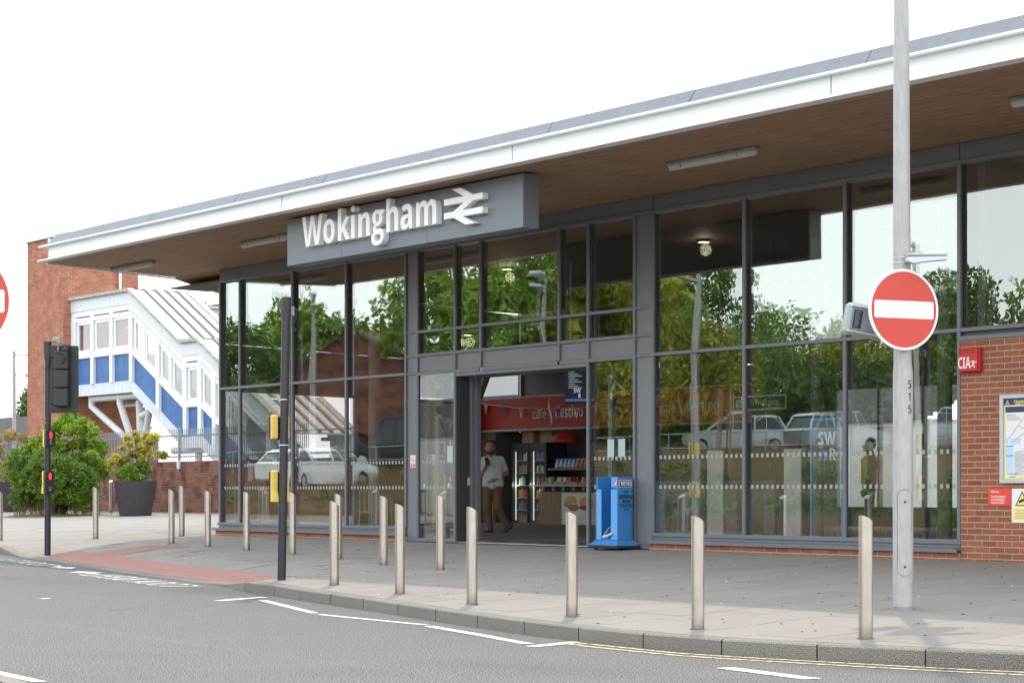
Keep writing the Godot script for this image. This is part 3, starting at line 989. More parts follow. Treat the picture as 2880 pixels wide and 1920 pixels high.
func inside() -> void:
	# floor, back wall with its platform windows, side walls and a boarded ceiling
	part("floor", G.new().b2(Vector3(-2.6, -0.3, -9.6), Vector3(18.3, 0.0, -0.02)), M.floor_tile, station)
	var c := Node3D.new()
	c.name = "ceiling"
	station.add_child(c)
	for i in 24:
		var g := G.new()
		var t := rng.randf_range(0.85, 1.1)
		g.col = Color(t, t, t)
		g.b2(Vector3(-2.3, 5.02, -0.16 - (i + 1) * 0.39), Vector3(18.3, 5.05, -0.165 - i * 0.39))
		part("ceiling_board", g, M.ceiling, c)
	var w := G.new()
	for e in [[-2.6, 0.0, 7.4, 5.2], [7.4, 0.0, 10.8, 0.55], [7.4, 2.85, 10.8, 5.2], [10.8, 0.0, 18.3, 5.2]]:
		w.b2(Vector3(e[0], e[1], -9.75), Vector3(e[2], e[3], -9.6))
	part("back_wall", w, M.inner_wall, station)
	for x in [7.4, 8.5, 9.6, 10.75]: part("window_bar", G.new().b2(Vector3(x, 0.55, -9.72), Vector3(x + 0.06, 2.85, -9.62)), M.frame, station)
	part("back_window", G.new().b2(Vector3(7.4, 0.55, -9.68), Vector3(10.8, 2.85, -9.672)), M.pane_glass, station)
	part("end_wall", G.new().b2(Vector3(18.3, 0.0, -9.75), Vector3(18.42, 5.2, -0.29)), M.inner_wall, station)
	# the left flank is glazed and leans away to the left
	for i in 6:
		var s := i * 1.9
		part("side_mullion", G.new().b2(Vector3(-0.255 * s - 0.03, 0.0, -s - 0.12), Vector3(-0.255 * s + 0.03, 5.2, -s - 0.02)), M.frame, station)
	for y in [0.12, 2.86, 4.95]:
		part("side_transom", G.new().tube([Vector3(0, y, -0.1), Vector3(-2.45, y, -9.6)], 0.035, 4), M.frame, station)
	for i in 5:
		var s0 := i * 1.9 + 0.06
		var s1 := s0 + 1.84
		for e in [[0.1, 2.84, i in [0, 1, 3]], [2.88, 3.75, i >= 3], [3.76, 5.0, false]]:
			var g := G.new()
			g.oq([Vector3(-0.255 * s0, e[0], -s0), Vector3(-0.255 * s1, e[0], -s1), Vector3(-0.255 * s1, e[1], -s1), Vector3(-0.255 * s0, e[1], -s0)], Vector3(-1, 0, 0))
			part("side_pane" if e[2] else "side_panel", g, M.tinted_glass if e[2] else M.inner_wall, station)
	# round columns and slanting struts that hold the roof
	for e in [[2.6, -1.9], [11.6, -4.6], [15.4, -3.2]]:
		part("column", G.new().tube([Vector3(e[0], 0, e[1]), Vector3(e[0], 5.05, e[1])], 0.11, 14), M.beam, station)
	part("strut", G.new().box(Vector3(-0.55, 3.75, -7.2), Vector3(0.16, 2.2, 0.16), Basis(Vector3(0, 0, 1), -0.55)), M.beam, station)
	part("roof_beam", G.new().box(Vector3(0.5, 3.9, -7.4), Vector3(3.6, 0.16, 0.16), Basis(Vector3(0, 0, 1), -0.36)), M.gasket, station)
	# round downlights
	var n := 0
	for e in DOWNLIGHTS:
		var o := thing("downlight", e[1], "ceiling light", e[0], 0.0, "lit round downlights inside the station")
		part("rim", G.new().lathe([Vector2(0.10, -0.03), Vector2(0.125, -0.03), Vector2(0.125, 0.02), Vector2(0.0, 0.02)], 16), M.inner_wall, o)
		part("lamp", G.new().lathe([Vector2(0.0, -0.022), Vector2(0.10, -0.022)], 16), M.lamp_glow, o)
		part("stem", G.new().tube([Vector3(0, 0.02, 0), Vector3(0, 5.02 - e[0].y, 0)], 0.012, 5), M.gasket, o)
		var l := OmniLight3D.new()
		l.name = "light"
		l.light_color = Color(1.0, 0.92, 0.78)
		l.light_energy = 0.13
		l.light_size = 0.1
		l.omni_range = 14.0
		l.omni_attenuation = 2.0
		l.shadow_enabled = true
		l.position = Vector3(0, -0.16, 0)
		o.add_child(l)
		n += 1

const DOWNLIGHTS := [
	[Vector3(5.2, 5.0, -3.1), "lit round downlight in the ceiling over the entrance, under the name sign"],
	[Vector3(10.4, 5.0, -3.15), "lit round downlight in the ceiling right of the entrance"],
	[Vector3(8.3, 3.3, -4.0), "lit round downlight hanging low behind the second large window right of the door"],
	[Vector3(8.4, 3.2, -6.2), "lit round downlight behind the middle window right of the door, high in its lower pane"],
	[Vector3(0.9, 3.2, -5.6), "lit round downlight hanging behind the glass left of the door"],
	[Vector3(4.0, 3.85, -3.1), "small lit downlight seen just over the entrance transom"]]

func X(p: Vector3, bs := Basis.IDENTITY) -> Transform3D:
	return Transform3D(bs, p)

func yaw(n: Vector3) -> Basis:
	# turns +z to a level direction
	var k := Vector3(n.x, 0, n.z).normalized()
	return Basis(Vector3.UP.cross(k), Vector3.UP, k)

func name_sign() -> void:
	var s := thing("station_sign", "long grey box sign reading Wokingham with the white double arrow, hung under the canopy edge", "sign", Vector3(7.14, 4.44, 2.62))
	var w := [[0.0, 1.55], [1.556, 3.78], [3.786, 6.01]]
	for e in w:
		part("face_panel", G.new().cham(Vector3((e[0] + e[1]) / 2, 0.37, 0.14), Vector3(e[1] - e[0], 0.735, 0.28), 0.004), M.sign_grey, s)
	for x in [0.6, 3.0, 5.4]: part("hanger", G.new().b2(Vector3(x, 0.737, 0.06), Vector3(x + 0.12, 0.76, 0.22)), M.galv_dark, s)
	var f := font(true)
	var word := "Wokingham"
	var k := 0.462 / (0.715 * 64.0)
	var full := f.get_string_size(word, HORIZONTAL_ALIGNMENT_LEFT, -1, 64).x * k
	var sq := 3.60 / full
	for i in word.length():
		var x := f.get_string_size(word.substr(0, i), HORIZONTAL_ALIGNMENT_LEFT, -1, 64).x * k * sq
		var tm := TextMesh.new()
		tm.font = f
		tm.text = word[i]
		tm.font_size = 64
		tm.pixel_size = k
		tm.depth = 0.10
		tm.curve_step = 1.0
		tm.horizontal_alignment = HORIZONTAL_ALIGNMENT_LEFT
		tm.vertical_alignment = VERTICAL_ALIGNMENT_BOTTOM
		var g := G.new()
		g.put(tm, Transform3D(Basis.from_scale(Vector3(sq, 1, 1)), Vector3.ZERO))
		var lo := INF
		var o := part("letter", g, M.letter, s)
		o.position = Vector3(0.60 + x, 0.235 - wbase(f, k), 0.332)
	# the double arrow: two bars crossed by a zigzag, all of one width
	var zig := PackedVector2Array([Vector2(1, -8.9), Vector2(46, 12.4), Vector2(16, 26.6), Vector2(61, 47.9)])
	var arrow := PackedVector2Array()
	var bars := [PackedVector2Array([Vector2(0, 9.2), Vector2(62, 9.2), Vector2(62, 15.6), Vector2(0, 15.6)]), PackedVector2Array([Vector2(0, 23.4), Vector2(62, 23.4), Vector2(62, 29.8), Vector2(0, 29.8)])]
	for z in Geometry2D.offset_polyline(zig, 3.1, Geometry2D.JOIN_MITER, Geometry2D.END_BUTT):
		for z2 in Geometry2D.intersect_polygons(z, PackedVector2Array([Vector2(-5, 0), Vector2(70, 0), Vector2(70, 39), Vector2(-5, 39)])): arrow = z2
	for b in bars:
		var mg := Geometry2D.merge_polygons(arrow, b)
		if mg.size(): arrow = mg[0]
	var pl := PackedVector2Array()
	for p in arrow: pl.append(Vector2(p.x / 62.0 * 0.90, (39 - p.y) / 39.0 * 0.53))
	var lg := G.new()
	lg.prism(pl, 0.0, 0.10)
	var o2 := part("arrow_emblem", lg, M.letter, s)
	o2.position = Vector3(4.34, 0.15, 0.282)

func wbase(f: Font, k: float) -> float:
	# how far a capital's foot stands above the lowest point of the line in a TextMesh set at the bottom
	var tm := TextMesh.new()
	tm.font = f
	tm.text = "W"
	tm.font_size = 64
	tm.pixel_size = k
	tm.vertical_alignment = VERTICAL_ALIGNMENT_BOTTOM
	return tm.get_aabb().position.y

func canopy_lights() -> void:
	var lab := ["grimy tube light on the soffit nearest the canopy's far left corner", "grimy tube light on the soffit partly behind the left end of the name sign", "grimy tube light on the soffit right of the name sign", "grimy tube light on the soffit right of the tall sign pole"]
	var at := [Vector3(-0.88, 5.2, 1.85), Vector3(4.12, 5.2, 1.93), Vector3(14.92, 5.2, 1.83), Vector3(20.45, 5.2, 1.82)]
	var first: Node3D
	for i in 4:
		if i == 0:
			first = thing("canopy_light", lab[0], "light fitting", at[0], 0.0, "tube lights under the canopy")
			var b := G.new()
			b.cham(Vector3(0.8, -0.025, 0), Vector3(1.62, 0.05, 0.13), 0.01)
			part("tray", b, M.galv_dark, first)
			var g := G.new()
			g.tube([Vector3(0.0, -0.055, 0), Vector3(0.03, -0.062, 0), Vector3(1.57, -0.062, 0), Vector3(1.6, -0.055, 0)], [0.03, 0.055, 0.055, 0.03], 12)
			part("diffuser", g, mat("grimy_plastic", 0.55, 0.54, 0.49, 0.5, 0, "dirt", Vector3.ONE * 3.0), first)
			for x in [0.25, 1.3]: part("clip", G.new().b2(Vector3(x, -0.10, -0.058), Vector3(x + 0.015, -0.02, 0.058)), M.galv_dark, first)
		else: copy(first, at[i], 0.0, lab[i])

func runner(m: Material, parent: Node3D, at: Vector3, s: float) -> void:
	var g := G.new()
	var seg := [[Vector2(0.62, 0.92), Vector2(0.62, 0.925), 0.10], [Vector2(0.58, 0.74), Vector2(0.42, 0.45), 0.11], [Vector2(0.55, 0.72), Vector2(0.78, 0.60), 0.05], [Vector2(0.78, 0.60), Vector2(0.95, 0.68), 0.045], [Vector2(0.55, 0.74), Vector2(0.25, 0.74), 0.05], [Vector2(0.25, 0.74), Vector2(0.10, 0.58), 0.045],
		[Vector2(0.44, 0.45), Vector2(0.62, 0.28), 0.065], [Vector2(0.62, 0.28), Vector2(0.55, 0.02), 0.055], [Vector2(0.55, 0.03), Vector2(0.72, 0.03), 0.04], [Vector2(0.40, 0.45), Vector2(0.34, 0.22), 0.06], [Vector2(0.34, 0.22), Vector2(0.04, 0.10), 0.05], [Vector2(0.04, 0.10), Vector2(0.08, 0.0), 0.035]]
	for i in seg.size():
		var e = seg[i]
		for poly in Geometry2D.offset_polyline(PackedVector2Array([e[0], e[1]]), e[2], Geometry2D.JOIN_ROUND, Geometry2D.END_ROUND):
			var p2 := PackedVector2Array()
			for p in poly: p2.append(p * s)
			g.prism(p2, 0.0, 0.0014 + i * 0.00012)
	var o := part("running_figure", g, m, parent)
	o.position = at

func wall_signs() -> void:
	var c := thing("alarm_box", "red louvred alarm box with white CIA lettering and a running figure on the brick wall", "alarm box", Vector3(18.32, 2.335, 0.03))
	part("casing", G.new().cham(Vector3(0.155, 0.145, 0.03), Vector3(0.315, 0.30, 0.07), 0.006), M.red_box, c)
	part("cover", G.new().cham(Vector3(0.15, 0.145, 0.075), Vector3(0.29, 0.285, 0.03), 0.006), M.red_box, c)
	for r in 3:
		for k in 3: part("louvre", G.new().box(Vector3(0.06 + k * 0.085, 0.225 + r * 0.022, 0.091), Vector3(0.062, 0.006, 0.006), Basis(Vector3.RIGHT, 0.5)), mat("dark_red", 0.22, 0.01, 0.012, 0.5), c)
	lettering("CIA", 0.135, X(Vector3(0.098, 0.105, 0.092)), M.sign_white, c, 0.62)
	runner(M.sign_white, c, Vector3(0.192, 0.045, 0.0905), 0.105)
	# framed notice
	var p := thing("poster_case", "silver framed notice case with a route map and yellow border on the brick wall", "notice board", Vector3(18.92, 0.95, 0.03))
	var fw := 0.80
	part("back_plate", G.new().b2(Vector3(0.01, 0.01, 0.0), Vector3(fw - 0.01, 1.07, 0.02)), M.frame_silver, p)
	for e in [[0, 0, 0.05, 1.08], [fw - 0.05, 0, fw, 1.08], [0.0505, 0, fw - 0.0505, 0.05], [0.0505, 1.03, fw - 0.0505, 1.08]]:
		part("frame_bar", G.new().cham(Vector3((e[0] + e[2]) / 2, (e[1] + e[3]) / 2, 0.025), Vector3(e[2] - e[0], e[3] - e[1], 0.05), 0.006), M.frame_silver, p)
	var sh := [["sheet", 0.052, 0.052, 0.748, 1.028, M.poster_yellow], ["print", 0.052, 0.95, 0.748, 1.028, M.navy], ["print", 0.075, 0.08, 0.725, 0.935, M.sign_white], ["print", 0.075, 0.86, 0.725, 0.932, M.navy], ["print", 0.08, 0.13, 0.19, 0.46, M.pale_blue], ["print", 0.08, 0.445, 0.19, 0.46, M.mid_blue], ["print", 0.08, 0.33, 0.19, 0.343, M.mid_blue], ["print", 0.075, 0.48, 0.11, 0.56, M.pale_blue], ["print", 0.16, 0.48, 0.30, 0.55, M.pale_blue]]
	for i in sh.size():
		var e = sh[i]
		part(e[0], G.new().b2(Vector3(e[1], e[2], 0.02), Vector3(e[3], e[4], 0.0215 + i * 0.0006)), e[5], p)
	lettering("Changes", 0.038, X(Vector3(0.30, 0.992, 0.028)), M.poster_yellow, p, 0.9)
	lettering("Monday", 0.018, X(Vector3(0.27, 0.963, 0.028)), M.sign_white, p, 0.9)
	var ln := G.new()
	var rg := RandomNumberGenerator.new()
	rg.seed = 9
	for i in 26:
		var y := 0.10 + i * 0.0135
		if i < 22: ln.b2(Vector3(0.21, y, 0.026), Vector3(0.21 + rg.randf_range(0.1, 0.22), y + 0.004, 0.0275))
	for i in 5: ln.b2(Vector3(0.1, 0.83 - i * 0.016, 0.026), Vector3(0.1 + rg.randf_range(0.12, 0.3), 0.834 - i * 0.016, 0.0275))
	for e in [[0.10, 0.51, 0.26, 0.70], [0.26, 0.70, 0.46, 0.62], [0.14, 0.48, 0.34, 0.60], [0.26, 0.70, 0.36, 0.80], [0.34, 0.60, 0.60, 0.76]]:
		ln.tube([Vector3(e[0], e[1], 0.027), Vector3(e[2], e[3], 0.027)], 0.002, 4)
	part("map_lines", ln, M.poster_grey, p)
	lettering("South Western\nRailway", 0.020, X(Vector3(0.185, 0.10, 0.028)), M.poster_grey, p, 0.9, false)
	var tri := PackedVector2Array([Vector2(0.0, 0.0), Vector2(0.06, 0.0), Vector2(0.03, 0.056)])
	part("warning_triangle", G.new().prism(tri, 0.0, 0.0015, X(Vector3(0.078, 0.958, 0.027))), M.sign_white, p)
	var tri2 := PackedVector2Array([Vector2(0.009, 0.006), Vector2(0.051, 0.006), Vector2(0.03, 0.044)])
	part("warning_triangle", G.new().prism(tri2, 0.0, 0.001, X(Vector3(0.078, 0.958, 0.0286))), M.navy, p)
	part("exclamation_mark", G.new().b2(Vector3(0.106, 0.977, 0.0297), Vector3(0.110, 0.995, 0.0303)).b2(Vector3(0.106, 0.968, 0.0297), Vector3(0.110, 0.973, 0.0303)), M.sign_white, p)
	# red trespass warning
	var r := thing("trespass_sign", "red sign with white text warning not to trespass, low on the brick wall", "sign", Vector3(18.72, 0.68, 0.03))
	part("plate", G.new().b2(Vector3(0, 0, 0), Vector3(0.345, 0.203, 0.006)), M.red_sticker, r)
	var tx := ["Warning", "Do not trespass", "on the Railway", "Penalty £1000"]
	var ty := [0.170, 0.110, 0.073, 0.036]
	for i in 4: lettering(tx[i], 0.023, X(Vector3(0.043, ty[i], 0.0072)), M.sign_white, r, 0.92, true, 0.002, "Droid Sans", "lettering", false)
	# camera warning, yellow over white
	var v := thing("camera_warning_sign", "white and yellow camera warning sign right of the red trespass sign", "sign", Vector3(19.075, 0.475, 0.03))
	part("plate", G.new().b2(Vector3(0, 0, 0), Vector3(0.30, 0.41, 0.006)), M.sign_white, v)
	part("text_panel", G.new().b2(Vector3(0.02, 0.03, 0.004), Vector3(0.28, 0.18, 0.0075)), M.poster_yellow, v)
	part("warning_triangle", G.new().prism(PackedVector2Array([Vector2(0.05, 0.20), Vector2(0.26, 0.20), Vector2(0.155, 0.385)]), 0.0, 0.0075), M.ink, v)
	part("warning_triangle", G.new().prism(PackedVector2Array([Vector2(0.072, 0.213), Vector2(0.238, 0.213), Vector2(0.155, 0.358)]), 0.0, 0.0085), M.poster_yellow, v)
	part("camera_symbol", G.new().box(Vector3(0.15, 0.265, 0.009), Vector3(0.09, 0.032, 0.002), Basis(Vector3(0, 0, 1), 0.35)), M.ink, v)
	var vl := G.new()
	for i in 6: vl.b2(Vector3(0.05 + 0.01 * (i % 3), 0.05 + i * 0.019, 0.007), Vector3(0.25 - 0.012 * (i % 2), 0.056 + i * 0.019, 0.0085))
	part("small_print", vl, M.poster_grey, v)
	for e in [[0.015, 0.02], [0.015, 0.395], [0.285, 0.02]]: part("screw", G.new().lathe([Vector2(0.006, 0), Vector2(0.006, 0.003), Vector2(0, 0.004)], 8, Vector3(e[0], e[1], 0.005), Basis(Vector3.RIGHT, PI / 2)), M.galv_dark, v)
	# no smoking
	var n := thing("no_smoking_sign", "small white no smoking sticker on the grey panel left of the entrance", "sign", Vector3(6.44, 1.26, -0.013))
	part("plate", G.new().b2(Vector3(0, 0, 0), Vector3(0.15, 0.21, 0.003)), M.sign_white, n)
	part("red_band", G.new().b2(Vector3(0.012, 0.008, 0.002), Vector3(0.138, 0.058, 0.004)), M.red_sticker, n)
	lettering("NO\nSMOKING", 0.014, X(Vector3(0.075, 0.033, 0.0048)), M.sign_white, n, 0.9)
	var ring := G.new()
	for i in 24:
		var a0 := TAU * i / 24
		var a1 := TAU * (i + 1) / 24
		var u := Vector3(cos(a0), sin(a0), 0); var w := Vector3(cos(a1), sin(a1), 0)
		ring.q(u * 0.050, u * 0.058, w * 0.058, w * 0.050)
	ring.box(Vector3.ZERO, Vector3(0.10, 0.007, 0.001), Basis(Vector3(0, 0, 1), -PI / 4))
	part("prohibition_ring", ring, M.red_sticker, n).position = Vector3(0.075, 0.132, 0.0045)
	part("cigarette_symbol", G.new().b2(Vector3(0.045, 0.126, 0.003), Vector3(0.10, 0.136, 0.0038)), M.ink, n)

func bollards() -> void:
	var rows := [
		[Vector2(-3.46, 3.04), 1.01, "steel bollard cut off by the left edge of the photo"],
		[Vector2(-1.65, 1.84), 1.03, "steel bollard standing before the right side of the big green bush"],
		[Vector2(2.04, 2.18), 1.0, "steel bollard left of a pair, in front of the brick wall"],
		[Vector2(-0.46, 0.58), 1.0, "steel bollard right of a pair, in front of the brick wall, set further back"],
		[Vector2(3.88, 2.48), 0.99, "steel bollard just left of the station's glazed corner"],
		[Vector2(5.77, 2.83), 0.985, "steel bollard in front of the first wide glass pane from the left"],
		[Vector2(7.55, 3.06), 0.99, "steel bollard half hidden behind the black crossing pole"],
		[Vector2(9.45, 3.45), 0.985, "steel bollard half hidden behind another in front of the third glass pane"],
		[Vector2(13.85, 6.42), 1.035, "first kerb-side steel bollard right of the black crossing pole"],
		[Vector2(11.32, 3.93), 0.98, "back-row steel bollard left of the no smoking sign"],
		[Vector2(15.79, 6.81), 1.03, "kerb-side steel bollard left of the no smoking sign"],
		[Vector2(12.97, 4.16), 1.0, "steel bollard in front of the narrow glass left of the entrance"],
		[Vector2(17.69, 7.23), 1.03, "kerb-side steel bollard left of the man in the doorway"],
		[Vector2(19.72, 7.58), 1.01, "kerb-side steel bollard in front of the cafe counter"],
		[Vector2(21.65, 7.77), 1.0, "kerb-side steel bollard right of the blue newspaper stand"],
		[Vector2(23.39, 7.56), 1.01, "tallest and nearest steel bollard, left of the sign pole"]]
	var proto: Node3D
	for i in rows.size():
		var p: Vector2 = rows[i][0]
		var at := Vector3(p.x, gh(p.x, p.y) - 0.01, p.y)
		if i == 0:
			proto = thing("bollard", rows[0][2], "bollard", at, 0.0, "stainless steel bollards")
			# a round tube with two shallow flutes, cut off at a slant that falls towards the station
			var g := G.new()
			var ring := []
			var N := 40
			for k in N:
				var a := TAU * k / N
				var r := 0.057
				for fl in [0.9, 2.6, 4.4]:
					var d := wrapf(a - fl, -PI, PI)
					r -= 0.0035 * exp(-d * d / 0.012)
				ring.append(Vector2(cos(a) * r, sin(a) * r))
			var top := func(q: Vector2) -> float: return 0.965 + q.y * 0.62
			for k in N:
				var a: Vector2 = ring[k]
				var b: Vector2 = ring[(k + 1) % N]
				var na := Vector3((ring[(k + 1) % N] - ring[(k + N - 1) % N]).y, 0, -(ring[(k + 1) % N] - ring[(k + N - 1) % N]).x).normalized()
				var nb := Vector3((ring[(k + 2) % N] - ring[k]).y, 0, -(ring[(k + 2) % N] - ring[k]).x).normalized()
				var A := Vector3(a.x, 0, a.y); var B := Vector3(b.x, 0, b.y)
				var At := Vector3(a.x, top.call(a), a.y); var Bt := Vector3(b.x, top.call(b), b.y)
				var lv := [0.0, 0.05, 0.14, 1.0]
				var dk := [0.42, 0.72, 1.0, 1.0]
				for l in 3:
					var y0: float = lv[l]
					var y1: float = lv[l + 1]
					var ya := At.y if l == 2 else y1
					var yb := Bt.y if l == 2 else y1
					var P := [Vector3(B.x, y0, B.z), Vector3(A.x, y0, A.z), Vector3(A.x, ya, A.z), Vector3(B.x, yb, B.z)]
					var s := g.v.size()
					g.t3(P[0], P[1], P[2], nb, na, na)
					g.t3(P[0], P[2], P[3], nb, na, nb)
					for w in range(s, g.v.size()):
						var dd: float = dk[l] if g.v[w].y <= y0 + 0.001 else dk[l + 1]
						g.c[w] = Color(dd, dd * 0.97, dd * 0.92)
				g.t(Vector3(0, 0.965, 0), Bt, At)
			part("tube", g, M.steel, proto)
			part("collar", G.new().lathe([Vector2(0.075, 0.0), Vector2(0.075, 0.013), Vector2(0.057, 0.016)], 20), M.bed, proto)
		else:
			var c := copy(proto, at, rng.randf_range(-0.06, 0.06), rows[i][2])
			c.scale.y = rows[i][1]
	proto.scale.y = 1.01
	var at2 := Vector3(-21.84, gh(-21.84, -8.8), -8.8)
	copy(proto, at2, -2.24, "pale bollard with its cut face turned forward, by the wall left of the tub planter")

func ped_box(p: Node3D, called: String, at: Vector3, h: float, words: bool, lit: bool) -> void:
	# near-side crossing unit: black face towards +x, yellow shell behind, built along z
	var n := Node3D.new()
	n.name = called
	p.add_child(n)
	n.position = at
	var sh := PackedVector2Array([Vector2(-0.055, 0.0 if not words else -0.02), Vector2(-0.02, 0.0), Vector2(-0.02, h), Vector2(-0.06, h), Vector2(-0.068, h - 0.03), Vector2(-0.068, 0.14 if words else 0.02)])
	if words: sh = PackedVector2Array([Vector2(-0.085, 0.0), Vector2(-0.02, 0.0), Vector2(-0.02, h), Vector2(-0.06, h), Vector2(-0.068, h - 0.03), Vector2(-0.062, 0.17), Vector2(-0.088, 0.06)])
	part("yellow_shell", G.new().prism(sh, -0.10, 0.10), M.yellow, n)
	part("housing", G.new().cham(Vector3(0.015, h / 2, 0), Vector3(0.07, h, 0.195), 0.012), M.black_paint, n)
	var fig := G.new()
	if lit:
		var y := h - 0.085
		fig.lathe([Vector2(0, 0), Vector2(0.012, 0.006), Vector2(0.014, 0.016), Vector2(0.009, 0.026), Vector2(0, 0.028)], 8, Vector3(0.051, y + 0.028, 0))
		fig.box(Vector3(0.0525, y, 0), Vector3(0.004, 0.055, 0.046))
		fig.box(Vector3(0.0525, y - 0.045, 0.0095), Vector3(0.004, 0.04, 0.016))
		fig.box(Vector3(0.0525, y - 0.045, -0.0095), Vector3(0.004, 0.04, 0.016))
		part("red_figure_light", fig, M.red_man, n)
	if not words:
		var gf := G.new()
		gf.box(Vector3(0.0515, 0.10, 0), Vector3(0.003, 0.04, 0.022))
		gf.box(Vector3(0.0515, 0.062, 0.012), Vector3(0.003, 0.045, 0.012), Basis(Vector3.RIGHT, -0.35))
		gf.box(Vector3(0.0515, 0.062, -0.012), Vector3(0.003, 0.045, 0.012), Basis(Vector3.RIGHT, 0.35))
		gf.box(Vector3(0.0515, 0.132, 0), Vector3(0.003, 0.018, 0.018))
		part("unlit_figure", gf, M.galv_dark, n)
	else:
		part("push_button", G.new().lathe([Vector2(0.016, 0), Vector2(0.016, 0.006), Vector2(0, 0.008)], 12, Vector3(0.05, 0.07, 0), Basis(Vector3(0, 0, 1), -PI / 2)), M.galv, n)
		part("button_label", G.new().b2(Vector3(0.0495, 0.10, -0.04), Vector3(0.0515, 0.105, 0.04)).b2(Vector3(0.0495, 0.112, -0.03), Vector3(0.0515, 0.117, 0.03)), M.galv_dark, n)

func poles() -> void:
	# pole with the back of a signal head
	var a := thing("signal_pole", "black traffic signal pole numbered 2 with two yellow and black crossing boxes and red figures", "traffic light", Vector3(1.51, gh(1.51, 4.36), 4.36))
	var y0 := a.position.y
	part("pole", G.new().tube([Vector3(0, 0, 0), Vector3(0.02, 3.20 - y0, 0)], 0.055, 16), M.black_paint, a)
	part("sleeve", G.new().tube([Vector3(0.02, 3.18 - y0, 0), Vector3(0.0, 3.50 - y0, 0)], [0.066, 0.072], 16), M.black_board, a)
	part("footing", G.new().lathe([Vector2(0.16, -0.005), Vector2(0.14, 0.012), Vector2(0.06, 0.02)], 14), M.concrete, a)
	var bs := yaw(Vector3(0.7831, 0, 0.6219))
	var hc := Vector3(0.20, 2.83 - y0, -0.18)
	var bd := G.new()
	var rr := PackedVector2Array()
	for e in [[0.26, 0.56, 0.0], [-0.26, 0.56, PI / 2], [-0.26, -0.56, PI], [0.26, -0.56, 1.5 * PI]]:
		for k in 5:
			var an: float = e[2] + k * PI / 8
			rr.append(Vector2(e[0], e[1]) + Vector2(cos(an), sin(an)) * 0.035)
	bd.prism(rr, -0.01, 0.01, Transform3D(bs, hc))
	part("backing_board", bd, M.black_board, a)
	for k in 3:
		part("signal_housing", G.new().cham(hc + bs * Vector3(0.02, 0.33 - k * 0.325, 0.09), Vector3(0.26, 0.315, 0.155), 0.02, bs), M.black_board, a)
		part("visor", G.new().tube([hc + bs * Vector3(0.02, 0.33 - k * 0.325, -0.02), hc + bs * Vector3(0.02, 0.33 - k * 0.325, -0.20)], 0.10, 14, false), M.black_board, a)
	for k in [0.40, -0.42]: part("bracket", G.new().tube([Vector3(0.01, hc.y + k, 0), hc + bs * Vector3(0.0, k, 0.1)], 0.022, 8), M.black_paint, a)
	part("cable", G.new().tube([hc + bs * Vector3(-0.06, 0.47, 0.17), hc + bs * Vector3(0.05, 0.44, 0.2), hc + bs * Vector3(0.10, 0.36, 0.19), hc + bs * Vector3(0.02, 0.26, 0.18)], 0.011, 6), M.rubber, a)
	part("cable", G.new().tube([Vector3(0.08, 3.10 - y0, 0.03), Vector3(0.13, 3.2 - y0, 0.0), Vector3(0.09, 3.02 - y0, 0.05)], 0.010, 6), M.rubber, a)
	part("detector", G.new().cham(hc + bs * Vector3(0.09, 0.55, 0.10), Vector3(0.14, 0.13, 0.12), 0.02, bs), M.black_paint, a)
	part("detector_bracket", G.new().tube([hc + bs * Vector3(-0.05, 0.5, 0.08), hc + bs * Vector3(-0.05, 0.66, 0.06)], 0.012, 6), M.galv_dark, a)
	part("camera", G.new().cham(hc + bs * Vector3(-0.07, 0.70, 0.06), Vector3(0.15, 0.10, 0.10), 0.02, bs).tube([hc + bs * Vector3(-0.02, 0.66, 0.1), hc + bs * Vector3(-0.02, 0.66, 0.18)], 0.04, 10), M.galv_dark, a)
	lettering("2", 0.085, X(Vector3(0.0, 2.10 - y0, 0.0) + Vector3(0.7831, 0, 0.6219) * 0.057, bs), M.sign_white, a)
	ped_box(a, "far_box", Vector3(0.085, 1.64 - y0, 0.0), 0.30, false, true)
	ped_box(a, "push_button_box", Vector3(0.075, 0.81 - y0, 0.01), 0.40, true, true)
	# the other crossing pole, seen from behind its boxes
	var b := thing("crossing_pole", "plain black crossing pole with two yellow-backed boxes and cable ties, beside the tactile paving", "traffic light", Vector3(12.41, gh(12.41, 6.28), 6.28))
	y0 = b.position.y
	part("pole", G.new().tube([Vector3(0, 0, 0), Vector3(0.035, 3.10 - y0, -0.045)], 0.055, 16), M.black_paint, b)
	part("sleeve", G.new().tube([Vector3(0.035, 3.06 - y0, -0.045), Vector3(0.037, 3.34 - y0, -0.05)], 0.062, 16), M.black_board, b)
	part("cable", G.new().tube([Vector3(0.06, 3.25 - y0, -0.11), Vector3(0.09, 3.18 - y0, -0.17), Vector3(0.08, 3.05 - y0, -0.16), Vector3(0.06, 2.98 - y0, -0.12), Vector3(0.09, 2.93 - y0, -0.17), Vector3(0.07, 2.90 - y0, -0.12)], 0.010, 6), M.rubber, b)
	part("cable_gland", G.new().cham(Vector3(0.06, 3.16 - y0, -0.12), Vector3(0.06, 0.12, 0.05), 0.01), M.galv_dark, b)
	for e in [[1.52, 0.30, false, "far_box"], [0.72, 0.39, true, "push_button_box"]]:
		var n := Node3D.new()
		n.name = e[3]
		b.add_child(n)
		n.position = Vector3(-0.085, e[0] - y0, -0.012)
		var hh: float = e[1]
		var sh := PackedVector2Array([Vector2(0.0, 0), Vector2(0.05, 0.015), Vector2(0.05, hh), Vector2(0.0, hh + 0.012)])
		if e[2]: sh = PackedVector2Array([Vector2(0.0, 0), Vector2(0.075, 0.0), Vector2(0.07, 0.05), Vector2(0.045, 0.14), Vector2(0.05, hh), Vector2(0.0, hh + 0.012)])
		for sg in [-1.0, 1.0]:
			part("yellow_shell", G.new().prism(sh, minf(sg * 0.045, sg * 0.125), maxf(sg * 0.045, sg * 0.125)), M.yellow_dirty, n)
